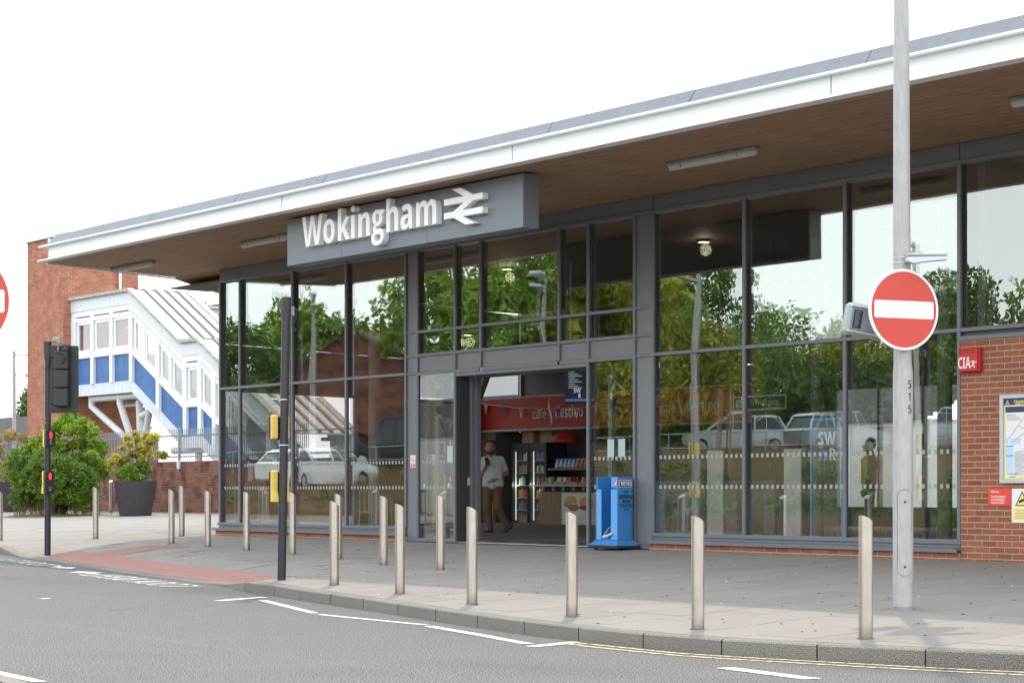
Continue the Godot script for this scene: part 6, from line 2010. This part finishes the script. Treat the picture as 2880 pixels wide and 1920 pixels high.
	for i in 2:
		for y in [0.152, 0.432, 0.712, 0.992, 1.272, 1.552]:
			for k in 6:
				if i == 1 and y > 0.5 and k > 2: continue
				var o := thing("drink", "%s can or bottle from the left on the %s of the %s fridge" % [["first", "second", "third", "fourth", "fifth", "sixth"][k], {0.152: "lowest shelf", 0.432: "second shelf up", 0.712: "third shelf up", 0.992: "fourth shelf up", 1.272: "fifth shelf up", 1.552: "top shelf"}[y], ["left", "right"][i]], "drink", V(-1.14 + i * 0.64 + k * 0.085, y, -8.5), 0.0, "cans and bottles in the two fridges")
				part("can", G.new().lathe([Vector2(0.031, 0), Vector2(0.033, 0.01), Vector2(0.033, 0.125 + 0.04 * (n % 2)), Vector2(0.018, 0.16 + 0.04 * (n % 2)), Vector2(0, 0.162 + 0.04 * (n % 2))], 10), cols[(n * 5 + k * i + int(n / 6.0) * 7 + (n * n) % 4) % 6], o)
				n += 1
	# snacks: bags on the shelf, baskets on the counter
	for i in 9:
		var o := thing("snack_bag", ("%s blue and white snack bag from the left on the cafe shelf" if i < 5 else "%s pale bakery bag after the blue bags on the cafe shelf") % ["first", "second", "third", "fourth", "fifth", "first", "second", "third", "fourth"][i], "snack", V(0.42 + i * 0.14, 1.361, -8.28), 0.2, "blue snack bags on the shelf" if i < 5 else "pale bakery bags on the shelf")
		part("bag", blob([[V(0, 0.04, 0), V(0.01, 0.13, -0.02), 0.045, 0.04]], 0.014, 0.02), M.pale_blue if i < 5 else M.bun, o)
		part("bag_top", G.new().box(V(0.01, 0.185, -0.02), Vector3(0.10, 0.05, 0.02), Basis(Vector3(0, 0, 1), 0.15)), M.mid_blue if i < 5 else M.cafe_cream, o)
	var bl := ["basket of green and red snack packets at the left end of the cafe counter", "basket of pale wrapped bars, second along the cafe counter", "basket of red packets, third along the cafe counter", "pale basket at the right of the cafe counter"]
	for i in 4:
		var o := thing("snack_basket", bl[i], "basket", V(0.62 + i * 0.42, 0.991, -7.95), 0.0, "snack baskets on the counter")
		part("basket", G.new().cham(V(0, 0.035, 0), Vector3(0.37, 0.07, 0.25), 0.01), M.cardboard, o)
		for k in 6: part("packet", G.new().box(V(-0.14 + k * 0.055, 0.11, 0.02 * (k % 2)), Vector3(0.04, 0.12, 0.10), Basis(Vector3(0, 0, 1), -0.4 + 0.05 * k)), [M.lettuce, M.sign_white, M.car_red, M.cardboard][i] if k % 3 else cols[(k + i) % 6], o)
	for i in 2:
		var o := thing("cardboard_box", ["plain cardboard box on top of the left fridge", "cardboard box with an orange mark on top of the right fridge"][i], "box", V(-0.99 + i * 0.65, 1.94, -8.8))
		part("carton", G.new().cham(V(0.2, 0.13, 0.2), Vector3(0.40, 0.25, 0.34), 0.006), M.cardboard, o)
		if i: part("orange_mark", G.new().box(V(0.06, 0.12, 0.372), Vector3(0.06, 0.06, 0.002), Basis(Vector3(0, 0, 1), 0.6)), M.orange, o)
	var lp := thing("pendant_lamp", "red domed pendant lamp over the cafe counter", "pendant lamp", V(1.08, 1.92, -8.0))
	part("shade", G.new().lathe([Vector2(0.33, 0.0), Vector2(0.325, 0.05), Vector2(0.27, 0.15), Vector2(0.16, 0.22), Vector2(0.04, 0.25), Vector2(0.0, 0.25)], 24), M.cafe_red, lp)
	part("cord", G.new().tube([V(0, 0.25, 0), V(0, 0.33, 0)], 0.01, 6), M.gasket, lp)
	# bunting strung in front of the fascia
	var bu := thing("bunting", "string of pointed flags hung across the red cafe fascia", "bunting", V(-2.0, 2.9, -7.93))
	var st := []
	for i in 21: st.append(V(i * 0.32, -0.045 * i + 0.0022 * i * i - 0.02, 0))
	part("string", G.new().tube(st, 0.006, 4), M.sign_white, bu)
	for i in 10:
		var at: Vector3 = st[1 + i * 2] if 1 + i * 2 < st.size() else st[20]
		var m: Material = [M.cafe_cream, M.navy, M.sign_white][i % 3]
		part("flag", G.new().prism(PackedVector2Array([Vector2(-0.075, 0), Vector2(0.0, -0.25), Vector2(0.075, 0)]), 0.001, 0.004, X(at)), m, bu)
		if i % 3 == 2:
			for e in [[0.0, 0.024, 0.13, 0.0], [0.0, 0.10, 0.024, 0.0]]: part("flag_cross", G.new().box(at + V(0, -0.075, 0.0055), Vector3(e[2] if e[1] < 0.05 else 0.024, 0.024 if e[1] < 0.05 else 0.15, 0.002)), M.car_red, bu)
			for e in [-1.0, 1.0]: part("flag_corner", G.new().prism(PackedVector2Array([Vector2(e * 0.02, -0.005), Vector2(e * 0.07, -0.005), Vector2(e * 0.02, -0.06)]), 0.004, 0.005, X(at)), M.navy, bu)

func hall_things() -> void:
	var d := thing("departure_screen", "hanging dark information screen lettered SWR at the top right of the doorway", "screen", V(6.85, 2.80, -3.5), 0.45)
	part("casing", G.new().cham(V(0, 0, 0), Vector3(0.62, 0.72, 0.09), 0.01), M.black_paint, d)
	part("screen", G.new().b2(V(-0.28, -0.32, 0.046), V(0.28, 0.33, 0.048)), M.navy, d)
	part("screen_header", G.new().b2(V(-0.28, 0.26, 0.0475), V(0.28, 0.33, 0.049)), M.screen_blue, d)
	part("screen_footer", G.new().b2(V(-0.28, -0.32, 0.0475), V(0.28, -0.28, 0.049)), M.screen_blue, d)
	var ln := G.new()
	for i in 9: ln.b2(V(-0.22, 0.20 - i * 0.035, 0.0485), V(-0.22 + 0.12 + 0.07 * (i % 3), 0.208 - i * 0.035, 0.0495))
	part("screen_lines", ln, M.screen_text, d)
	lettering("SW", 0.075, X(V(-0.05, -0.13, 0.0495)), M.screen_text, d, 0.9)
	lettering("R", 0.075, X(V(-0.005, -0.225, 0.0495)), M.screen_text, d, 0.9)
	for x in [-0.2, 0.2]: part("hanger", G.new().tube([V(x, 0.36, 0), V(x, 2.2, 0)], 0.014, 6), M.frame_silver, d)
	var w := thing("wide_gate_sign", "hanging black Wide gate sign with a wheelchair symbol, behind the middle right window", "sign", V(8.72, 2.29, -5.5))
	part("border", G.new().b2(V(0, 0, -0.03), V(1.30, 0.26, 0.0)), M.off_white, w)
	part("board", G.new().b2(V(0.025, 0.025, -0.002), V(1.275, 0.235, 0.004)), M.ink, w)
	lettering("Wide gate", 0.095, X(V(0.84, 0.135, 0.006)), M.off_white, w, 0.95, false)
	part("symbol_plate", G.new().b2(V(0.08, 0.06, 0.004), V(0.22, 0.20, 0.006)), M.off_white, w)
	var wc := G.new()
	for i in 14:
		var a0 := 0.6 + 4.6 * i / 14.0
		var a1 := 0.6 + 4.6 * (i + 1) / 14.0
		wc.tube([V(0.15 - 0.035 * cos(a0), 0.11 + 0.035 * sin(a0), 0.007), V(0.15 - 0.035 * cos(a1), 0.11 + 0.035 * sin(a1), 0.007)], 0.006, 4)
	wc.tube([V(0.145, 0.17, 0.007), V(0.145, 0.125, 0.007), V(0.175, 0.12, 0.007), V(0.19, 0.085, 0.007)], 0.008, 4)
	part("wheelchair_symbol", wc, M.ink, w)
	for x in [0.1, 1.2]: part("hanger", G.new().tube([V(x, 0.26, -0.02), V(x, 2.7, -0.02)], 0.01, 5), M.gasket, w)
	var ex := thing("exit_sign", "faint green exit sign with an arrow, high behind the window left of the tall column", "sign", V(11.2, 3.25, -4.2))
	part("plate", G.new().b2(V(-0.25, 0, 0), V(0.25, 0.24, 0.02)), mat("exit_green", 0.03, 0.10, 0.06, 0.5), ex)
	part("border", G.new().b2(V(-0.26, -0.01, -0.004), V(0.26, 0.25, 0.0)), M.galv, ex)
	runner(M.galv, ex, V(-0.17, 0.04, 0.021), 0.15)
	part("arrow", G.new().prism(PackedVector2Array([Vector2(0.11, 0.20), Vector2(0.15, 0.20), Vector2(0.15, 0.11), Vector2(0.19, 0.11), Vector2(0.13, 0.04), Vector2(0.07, 0.11), Vector2(0.11, 0.11)]), 0.021, 0.023), M.galv, ex)
	for x in [-0.2, 0.2]: part("hanger", G.new().tube([V(x, 0.24, 0.01), V(x, 1.8, 0.01)], 0.01, 5), M.gasket, ex)
	# blue framed panel lettered SWR just behind the glass
	var s := thing("ticket_portal", "bright blue frame with white SWR letters standing just behind the glass", "display frame", V(15.22, 0.0, -0.55))
	for k in [[0, 0, 0.035, 1.86], [0.575, 0, 0.61, 1.86], [0.036, 1.825, 0.574, 1.86]]: part("frame_bar", G.new().cham(V((k[0] + k[2]) / 2, (k[1] + k[3]) / 2, 0), Vector3(k[2] - k[0], k[3] - k[1], 0.04), 0.008), M.blue_pale, s)
	part("panel", G.new().b2(V(0.036, 0.0, -0.006), V(0.574, 1.824, -0.002)), M.pane_glass, s)
	lettering("SW", 0.17, X(V(0.30, 1.58, 0.0)), M.sign_white, s, 0.95)
	lettering("R", 0.17, X(V(0.40, 1.36, 0.0)), M.sign_white, s, 0.95)
	part("arrow_mark", G.new().prism(PackedVector2Array([Vector2(0.14, 1.28), Vector2(0.20, 1.28), Vector2(0.28, 1.42), Vector2(0.22, 1.42)]), 0.0, 0.003).prism(PackedVector2Array([Vector2(0.23, 1.28), Vector2(0.29, 1.28), Vector2(0.33, 1.35), Vector2(0.30, 1.41)]), 0.0, 0.003), M.blue_pale, s)
	# ticket gates and pale posts
	var gl := ["leftmost of four grey ticket gates behind the glass", "second from left of four grey ticket gates behind the glass", "third from left of four grey ticket gates behind the glass", "rightmost of four grey ticket gates behind the glass, nearest the person in the vest"]
	var g0: Node3D
	for i in 4:
		var at := V(6.6 + i * 0.95, 0, -6.2)
		if i == 0:
			g0 = thing("ticket_gate", gl[0], "ticket gate", at, 0.0, "ticket gates in the hall")
			part("cabinet", G.new().cham(V(0, 0.5, 0), Vector3(0.28, 1.0, 1.1), 0.03), M.galv_dark, g0)
			part("top", G.new().cham(V(0, 1.02, 0), Vector3(0.30, 0.04, 1.12), 0.01), M.mid_blue, g0)
			for k in [-1.0, 1.0]: part("paddle", G.new().cham(V(k * 0.27, 0.72, 0.1), Vector3(0.24, 0.55, 0.02), 0.008), M.pane_glass, g0)
		else: copy(g0, at, 0.0, gl[i])
	var pl := ["pale poster board standing behind the first large window right of the door", "pale poster board standing behind the middle large window right of the door"]
	for i in 2:
		var o := thing("poster_board", pl[i], "notice board", V([12.4, 14.0][i], 0, -1.3), 0.0)
		part("board", G.new().cham(V(0.17, 0.76, 0), Vector3(0.34, 1.42, 0.03), 0.006), M.off_white, o)
		part("stand", G.new().b2(V(0.02, 0.0, -0.15), V(0.32, 0.04, 0.15)), M.galv_dark, o)
	var wl := ["pale notice taped to the narrow glass left of the entrance", "left of two pale notices taped to the narrow glass right of the entrance", "right of two pale notices taped to the narrow glass right of the entrance"]
	var wp := [V(7.46, 1.34, -0.044), V(11.53, 1.37, -0.044), V(11.78, 1.37, -0.044)]
	for i in 3:
		var o := thing("window_notice", wl[i], "notice", wp[i], 0.0)
		part("paper", G.new().b2(V(0, 0, 0), V(0.15, 0.27, 0.0015)), mat("glass_paper", 0.42, 0.52, 0.50, 0.6), o)
	# cafe tables with chairs behind the left windows
	var cl := ["dark metal chair behind the third window from the left, left of the round table", "dark metal chair behind the third window from the left, right of the round table"]
	var tb := thing("cafe_table", "small round table with a thin leg behind the third window from the left", "table", V(2.2, 0, -2.6))
	part("top", G.new().lathe([Vector2(0.34, 0.72), Vector2(0.35, 0.735), Vector2(0.34, 0.75), Vector2(0, 0.75)], 24), M.oak, tb)
	part("leg", G.new().tube([V(0, 0.02, 0), V(0, 0.72, 0)], 0.03, 8), M.galv_dark, tb)
	part("foot", G.new().lathe([Vector2(0.24, 0), Vector2(0.22, 0.02), Vector2(0.03, 0.03)], 18), M.galv_dark, tb)
	var ch0: Node3D
	for i in 2:
		var at := V(1.5 + i * 1.4, 0, -2.6)
		if i == 0:
			ch0 = thing("cafe_chair", cl[0], "chair", at, 1.57, "chairs at the round table")
			part("seat", G.new().cham(V(0, 0.44, 0), Vector3(0.40, 0.03, 0.40), 0.01), M.galv, ch0)
			for e in [[-0.17, 0.17], [0.17, 0.17], [-0.17, -0.17], [0.17, -0.17]]: part("leg", G.new().tube([V(e[0] * 1.15, 0, e[1] * 1.15), V(e[0], 0.43, e[1])], 0.014, 6), M.galv, ch0)
			for k in 4: part("back_slat", G.new().b2(V(-0.18 + k * 0.11, 0.46, -0.19), V(-0.15 + k * 0.11, 0.84, -0.17)), M.galv, ch0)
			part("back_rail", G.new().b2(V(-0.19, 0.841, -0.195), V(0.19, 0.88, -0.165)), M.galv, ch0)
		else: copy(ch0, at, -1.57, cl[1])

# ---- across the road: what the glass mirrors -------------------------------
func shell(g: G, pl: PackedVector2Array, w: Callable, off := 0.0, sides_only := false) -> void:
	# a side outline (x, y) given half-widths by height, closed across
	var p := pl.duplicate()
	if Geometry2D.is_polygon_clockwise(p): p.reverse()
	var ix := Geometry2D.triangulate_polygon(p)
	for i in ix.size() / 3:
		for s in [-1.0, 1.0]:
			var a := []
			for k in 3:
				var q := p[ix[i * 3 + k]]
				a.append(Vector3(q.x, q.y, s * (w.call(q.y) + off)))
			var up: Vector3 = (a[1] - a[0]).cross(a[2] - a[0])
			if up.z * s > 0: g.t(a[0], a[1], a[2])
			else: g.t(a[0], a[2], a[1])
	if sides_only: return
	for i in p.size():
		var a := p[i]
		var b := p[(i + 1) % p.size()]
		g.q(Vector3(a.x, a.y, w.call(a.y)), Vector3(a.x, a.y, -w.call(a.y)), Vector3(b.x, b.y, -w.call(b.y)), Vector3(b.x, b.y, w.call(b.y)))

func car(label: String, at: Vector3, turn: float, m: Material, tall: float) -> Node3D:
	var c := thing("parked_car", label, "car", at, turn, "cars parked on top of the grass bank")
	var w := func(y: float) -> float: return 0.90 - 0.02 * smoothstep(0.6, 0.3, y) - 0.24 * smoothstep(0.92, 1.5 + tall, y)
	var R := 1.46 + tall
	var b := G.new()
	shell(b, PackedVector2Array([Vector2(-2.15, 0.35), Vector2(-1.72, 0.28), Vector2(-1.62, 0.55), Vector2(-1.38, 0.68), Vector2(-1.12, 0.55), Vector2(-1.02, 0.25), Vector2(1.02, 0.25), Vector2(1.12, 0.55), Vector2(1.36, 0.68), Vector2(1.60, 0.55), Vector2(1.70, 0.28), Vector2(2.15, 0.35), Vector2(2.22, 0.62), Vector2(2.12, 0.84), Vector2(1.1, 1.0), Vector2(-2.0, 1.02), Vector2(-2.2, 0.9)]), w)
	part("body", b, m, c)
	var gh2 := G.new()
	shell(gh2, PackedVector2Array([Vector2(1.08, 1.0), Vector2(0.32, R - 0.06), Vector2(-1.55, R - 0.06), Vector2(-2.02, 1.02)]), w, -0.02)
	part("windows", gh2, M.car_glass, c)
	var r := G.new()
	shell(r, PackedVector2Array([Vector2(0.38, R - 0.09), Vector2(0.2, R), Vector2(-1.4, R), Vector2(-1.66, R - 0.10)]), w, 0.012)
	part("roof", r, m, c)
	for e in [[Vector2(0.02, 1.0), Vector2(0.02, R - 0.06)], [Vector2(-0.95, 1.0), Vector2(-0.95, R - 0.06)], [Vector2(1.10, 0.99), Vector2(0.36, R - 0.07)], [Vector2(-2.0, 1.0), Vector2(-1.58, R - 0.07)]]:
		for s in [-1.0, 1.0]: part("pillar", G.new().tube([V(e[0].x, e[0].y, s * (w.call(e[0].y) - 0.01)), V(e[1].x, e[1].y, s * (w.call(e[1].y) - 0.01))], 0.045, 5), m, c)
	for x in [-1.37, 1.36]:
		for s in [-1.0, 1.0]:
			var wh := part("wheel", G.new().lathe([Vector2(0.2, -0.10), Vector2(0.30, -0.10), Vector2(0.33, -0.06), Vector2(0.33, 0.06), Vector2(0.30, 0.10), Vector2(0.2, 0.10)], 20, Vector3.ZERO, Basis(Vector3.RIGHT, PI / 2)), M.tyre, c)
			wh.position = V(x, 0.33, s * 0.78)
			part("rim", G.new().lathe([Vector2(0.0, -0.095), Vector2(0.21, -0.085), Vector2(0.21, 0.085), Vector2(0.0, 0.095)], 14, Vector3.ZERO, Basis(Vector3.RIGHT, PI / 2)), M.frame_silver, wh)
	for s in [-1.0, 1.0]:
		part("headlight", G.new().cham(V(2.06, 0.76, s * 0.66), Vector3(0.22, 0.13, 0.34), 0.03), M.off_white, c)
		part("tail_light", G.new().cham(V(-2.08, 0.84, s * 0.70), Vector3(0.18, 0.13, 0.30), 0.03), M.car_red, c)
	return c

func across() -> void:
	var face_yaw := atan2(0.70, 0.71)
	var cars := [["white estate car seen reflected in the middle window right of the door", V(-25.0, 0, 39.0), M.car_white, 0.2, 0.0], ["silver car nose-on, seen reflected in the blue-framed window", V(-20.0, 0, 39.6), M.car_silver, 0.15, 2.4],
		["dark car farthest left in the reflections, behind the railings", V(-35.0, 0, 21.4), M.car_black, 0.0, 0.3], ["black car beside the white hatchback in the reflections", V(-31.5, 0, 22.6), M.car_black, 0.1, 0.15], ["tall black van-like car reflected behind the no smoking sign's left", V(-27.5, 0, 23.6), M.car_black, 0.5, 0.0],
		["white hatchback seen nose-on in the reflection behind the yellow boxes", V(-25.5, 0, 18.6), M.car_white, 0.0, 2.2], ["grey car in the second row of the reflected car park", V(-32.5, 0, 46.5), M.car_silver, 0.1, 0.2], ["black car in the second row of the reflected car park", V(-27.0, 0, 47.5), M.car_black, 0.15, 0.2], ["red car low at the far left of the reflections", V(-37.5, 0, 18.0), M.car_red, 0.0, 0.6], ["silver car at the right end of the reflected car park", V(-14.5, 0, 40.5), M.car_silver, 0.2, 0.2]]
	for e in cars:
		var at: Vector3 = e[1]
		at.y = land(at.x, at.z)
		car(e[0], at, PI - 0.80 + e[4], e[2], e[3])
	# trees and hedges
	var tl := [[V(-40, 0, 23.5), 8.0, 6.5, 7, "green tree reflected at the far left of the glass"], [V(-42, 0, 28), 9.2, 8.0, 8, "green tree reflected beside the chimney"], [V(-36.5, 0, 29.5), 7.4, 5.0, 9, "rounded tree reflected behind the house roof"],
		[V(-27, 0, 28.5), 11.0, 9.5, 10, "tall spreading tree reflected above the left of the entrance"], [V(-24.5, 0, 31.5), 10.0, 8.5, 11, "tall spreading tree reflected above the middle of the entrance"], [V(-29, 0, 36.0), 10.2, 9.0, 12, "tall tree reflected above the right of the entrance"],
		[V(-33, 0, 44.0), 11.5, 8.5, 13, "tall leafy tree reflected in the first large window right of the door"], [V(-41, 0, 57), 10.0, 9.5, 14, "rounded tree reflected in the middle window right of the door"], [V(-38.5, 0, 62), 9.6, 9.0, 15, "yellowish tree reflected low in the middle window"], [V(-33, 0, 62), 9.0, 10.0, 16, "yellowish tree reflected behind the lamp housing"],
		[V(-23, 0, 52), 10.6, 8.0, 17, "dark tree reflected right of the no entry sign"], [V(-19, 0, 56), 11.5, 9.0, 18, "dark tree reflected in the window above the brick wall"], [V(-13, 0, 52), 10.5, 9.0, 19, "dark tree reflected at the right edge of the high window"]]
	for i in tl.size():
		var e = tl[i]
		var at: Vector3 = e[0]
		at.y = land(at.x, at.z) - 0.1
		var gold: bool = i in [4, 8, 9]
		tree("tree", e[4], at, e[1] - at.y, e[2], 4200 if i in [3, 4, 5] else 3000, 0.36, M.leaf_green if i % 2 or gold else M.leaf_dark, Color(0.8, 0.85, 0.7) if not gold else Color(1.3, 0.85, 0.5), Color(1.7, 1.5, 1.0) if not gold else Color(2.2, 1.3, 0.8), 100 + i * 3, 0.12, "trees beyond the car park")
	var hd := thing("hedge", "long dark hedge closing the car park across the road, seen only reflected", "hedge")
	var cl := []
	for i in 60:
		var x := -62.0 + i * 1.0
		var z := 56.0 + 6.0 * sin(i * 0.35) - maxf(0, i - 40) * 0.2
		cl.append([V(x, land(x, z) + 0.8 + rng.randf() * 2.2, z), 2.0])
	for i in 24: cl.append([V(-62 + i * 1.1, 2.0 + rng.randf() * 3.2, 33.0 + i * 0.2 - rng.randf() * 3.0), 1.9])
	foliage("leaves", hd, cl, 15000, 0.5, M.leaf_dark, Color(0.6, 0.6, 0.55), Color(1.3, 1.25, 1.0), 200)
	# the brick house with its chimney
	var h := thing("brick_house", "red brick house with grey tiled roof and tall chimney, seen only as a reflection", "house", V(-33.5, land(-33.5, 27), 27.0), 0.86)
	part("wall", G.new().b2(V(-4.2, 0, -3.2), V(4.2, 3.0, 3.2)), M.old_brick, h)
	part("gable", G.new().prism(PackedVector2Array([Vector2(-3.2, 3.0), Vector2(3.2, 3.0), Vector2(0, 5.0)]), -4.2, 4.2, Transform3D(Basis(Vector3(0, 0, -1), Vector3.UP, Vector3(1, 0, 0)), Vector3.ZERO)), M.old_brick, h)
	var rf := Node3D.new()
	rf.name = "roof"
	h.add_child(rf)
	for s in [-1.0, 1.0]:
		for i in 14:
			var t := i / 14.0
			part("tile_course", G.new().box(V(0, 2.93 + t * 2.1, s * 3.4 * (1 - t) - s * 0.12), Vector3(8.9, 0.06, 0.34), Basis(Vector3.RIGHT, s * 0.52)), M.slate, rf)
	var cm := part("chimney", G.new().cham(V(-3.4, 5.4, 0.3), Vector3(0.75, 2.2, 0.6), 0.03).cham(V(-3.4, 6.4, 0.3), Vector3(0.92, 0.2, 0.76), 0.03), M.old_brick, rf)
	part("chimney_pot", G.new().lathe([Vector2(0.16, 6.5), Vector2(0.12, 7.3), Vector2(0.15, 7.35), Vector2(0.1, 7.4)], 12, V(-3.4, 0, 0.3)), M.cafe_cream, cm)
	for x in [-2.6, -0.6, 1.4, 3.2]:
		var wn := part("window", G.new().b2(V(x - 0.5, 1.0, 3.2), V(x + 0.5, 2.4, 3.23)), M.sign_white, h)
		part("pane", G.new().b2(V(x - 0.43, 1.07, 3.225), V(x + 0.43, 2.33, 3.24)), M.car_glass, wn)
		var wn2 := part("window", G.new().b2(V(x - 0.5, 1.0, -3.23), V(x + 0.5, 2.4, -3.2)), M.sign_white, h)
		part("pane", G.new().b2(V(x - 0.43, 1.07, -3.24), V(x + 0.43, 2.33, -3.225)), M.car_glass, wn2)
	# lamp columns across the way
	var ll := ["tall twin-headed lamp column reflected in the second pane from the left", "twin-headed lamp column reflected over the entrance", "lamp column reflected right of the no entry sign", "tall pale lamp column reflected in the first large window right of the door"]
	var lat := [V(-25.0, 0, 18.1), V(-13.8, 0, 19.4), V(-5.2, 0, 27.0), V(-7.9, 0, 20.4)]
	var l0: Node3D
	for i in 4:
		var at: Vector3 = lat[i]
		at.y = land(at.x, at.z)
		if i == 0:
			l0 = thing("lamp_column", ll[0], "street lamp", at, 0.0, "lamp columns across the road")
			part("pole", G.new().tube([V(0, -0.2, 0), V(0, 3, 0), V(0, 6.9, 0)], [0.11, 0.09, 0.06], 12), M.galv, l0)
			for s in [0.0, 0.35]:
				part("arm", G.new().tube([V(0, 6.7 - s, 0), V(0.8, 6.85 - s, -0.5)], 0.035, 6), M.galv, l0)
				part("lamp_head", G.new().cham(V(1.0, 6.87 - s, -0.62), Vector3(0.6, 0.10, 0.26), 0.03, Basis(Vector3.UP, 0.55)), M.frame_silver, l0)
		else: copy(l0, at, 0.3 * i, ll[i])
	# railings, stakes and the crossing pole on the far side
	var rl := thing("far_railing", "grey railing along the foot of the car park, seen only reflected", "fence")
	for i in 24:
		var a := V(-40 + i * 1.6, 0, 17.4 + i * 0.62)
		a.y = land(a.x, a.z)
		part("post", G.new().b2(a + V(-0.03, 0, -0.03), a + V(0.03, 1.1, 0.03)), M.galv_dark, rl)
		var b := V(-40 + (i + 1) * 1.6, 0, 17.4 + (i + 1) * 0.62)
		b.y = land(b.x, b.z)
		for k in [0.55, 1.05]: part("rail", G.new().tube([a + V(0, k, 0), b + V(0, k, 0)], 0.02, 4), M.galv_dark, rl)
	var sl := ["young tree between two pale stakes, reflected left of the no smoking sign", "young bare tree with a stake, reflected left of the blue frame"]
	var sa := [V(-8.5, 0, 11.2), V(-8.8, 0, 22.4)]
	for i in 2:
		var at: Vector3 = sa[i]
		at.y = land(at.x, at.z)
		var o := thing("staked_sapling", sl[i], "tree", at)
		for k in [-0.25, 0.25]: part("stake", G.new().tube([V(k, -0.1, 0), V(k * 0.95, 2.9, 0.02)], 0.05, 8), M.straw, o)
		var st := G.new()
		st.tube([V(0, 0, 0), V(0.03, 1.6, 0), V(-0.05, 3.9, 0.05)], [0.035, 0.028, 0.006], 6)
		for k in 9: st.tube([V(0, 1.4 + k * 0.26, 0), V(0.5 * cos(k * 2.4), 2.0 + k * 0.26, 0.5 * sin(k * 2.4))], [0.012, 0.003], 4)
		part("trunk", st, M.bark, o)
	var fp := thing("far_crossing_pole", "crossing pole with yellow boxes across the road, reflected right of the newspaper stand", "traffic light", V(1.2, land(1.2, 11.6), 11.6))
	part("pole", G.new().tube([V(0, 0, 0), V(0, 3.4, 0)], 0.057, 14), M.galv, fp)
	for y in [1.05, 1.95]:
		for k in [-0.1, 0.1]: part("yellow_shell", G.new().cham(V(k, y, 0), Vector3(0.07, 0.32, 0.10), 0.015), M.yellow, fp)
	# low scrub on the bank
	var sc := thing("scrub", "low dark green scrub scattered over the dry bank across the road, seen only reflected", "scrub")
	var scl := []
	for i in 46:
		var x := rng.randf_range(-22, 8)
		var z := zo(x) + rng.randf_range(2.0, 15.0)
		scl.append([V(x, land(x, z) + 0.25, z), rng.randf_range(0.35, 0.8)])
	foliage("leaves", sc, scl, 9000, 0.16, M.leaf_dark, Color(0.6, 0.6, 0.5), Color(1.5, 1.2, 0.9), 260)
	# the dry grass bank
	var pts := []
	for i in 42000:
		var x := rng.randf_range(-44, 14)
		var d := 1.6 + 20.0 * pow(rng.randf(), 1.5)
		var z := zo(x) + d
		pts.append(V(x, land(x, z) - 0.02, z))
	dry_grass("tall_dry_grass", null, pts, 0.25, 0.62, M.straw, 300)
	tag(get_node("tall_dry_grass"), "tall dry straw-coloured grass on the bank across the road, seen only reflected", "grass")

func _ready() -> void:
	rng.seed = 11
	# camera: a 70 mm view of the front from across the road, lens shifted up so that uprights stay upright
	var cam := Camera3D.new()
	cam.name = "camera"
	add_child(cam)
	cam.transform = Transform3D(Basis(Vector3(0.6219, 0, -0.7831), Vector3.UP, Vector3(0.7831, 0, 0.6219)), Vector3(34.24, 0.855, 19.84))
	cam.projection = Camera3D.PROJECTION_FRUSTUM
	cam.keep_aspect = Camera3D.KEEP_HEIGHT
	cam.near = 0.1
	cam.far = 900.0
	cam.size = 2.0 * 0.1 * 960.0 / 5600.0
	cam.frustum_offset = Vector2(0, 0.1 * 421.0 / 5600.0)
	cam.current = true
	# bright, thinly overcast sky
	var we := WorldEnvironment.new()
	we.name = "environment"
	var env := Environment.new()
	env.background_mode = Environment.BG_SKY
	var sm := ProceduralSkyMaterial.new()
	sm.sky_top_color = Color(0.88, 0.92, 0.97)
	sm.sky_horizon_color = Color(0.985, 0.985, 0.98)
	sm.sky_curve = 0.25
	sm.ground_horizon_color = Color(0.62, 0.60, 0.57)
	sm.ground_bottom_color = Color(0.45, 0.44, 0.42)
	sm.sky_energy_multiplier = 1.6
	sm.sun_angle_max = 20.0
	sm.sun_curve = 0.15
	var sky := Sky.new()
	sky.sky_material = sm
	env.sky = sky
	env.tonemap_mode = Environment.TONE_MAPPER_LINEAR
	env.tonemap_exposure = 1.0
	env.sdfgi_enabled = true
	env.ssao_enabled = true
	env.ssil_enabled = true
	we.environment = env
	add_child(we)
	# veiled sun, high behind the left of the station
	var sun := DirectionalLight3D.new()
	sun.name = "sun"
	add_child(sun)
	sun.basis = Basis.looking_at(Vector3(0.386, -0.839, 0.381), Vector3.UP)
	sun.light_color = Color(1.0, 0.95, 0.87)
	sun.light_energy = 0.85
	sun.light_angular_distance = 1.2
	sun.shadow_enabled = true

	make_materials()
	ground_and_road()
	pavement()
	station_front()
	canopy()
	inside()
	tower()
	stairs()
	garden_wall()
	far_left()
	name_sign()
	canopy_lights()
	wall_signs()
	poles()
	bollards()
	newspaper_stand()
	plants()
	across()
	cafe()
	hall_things()
	people()
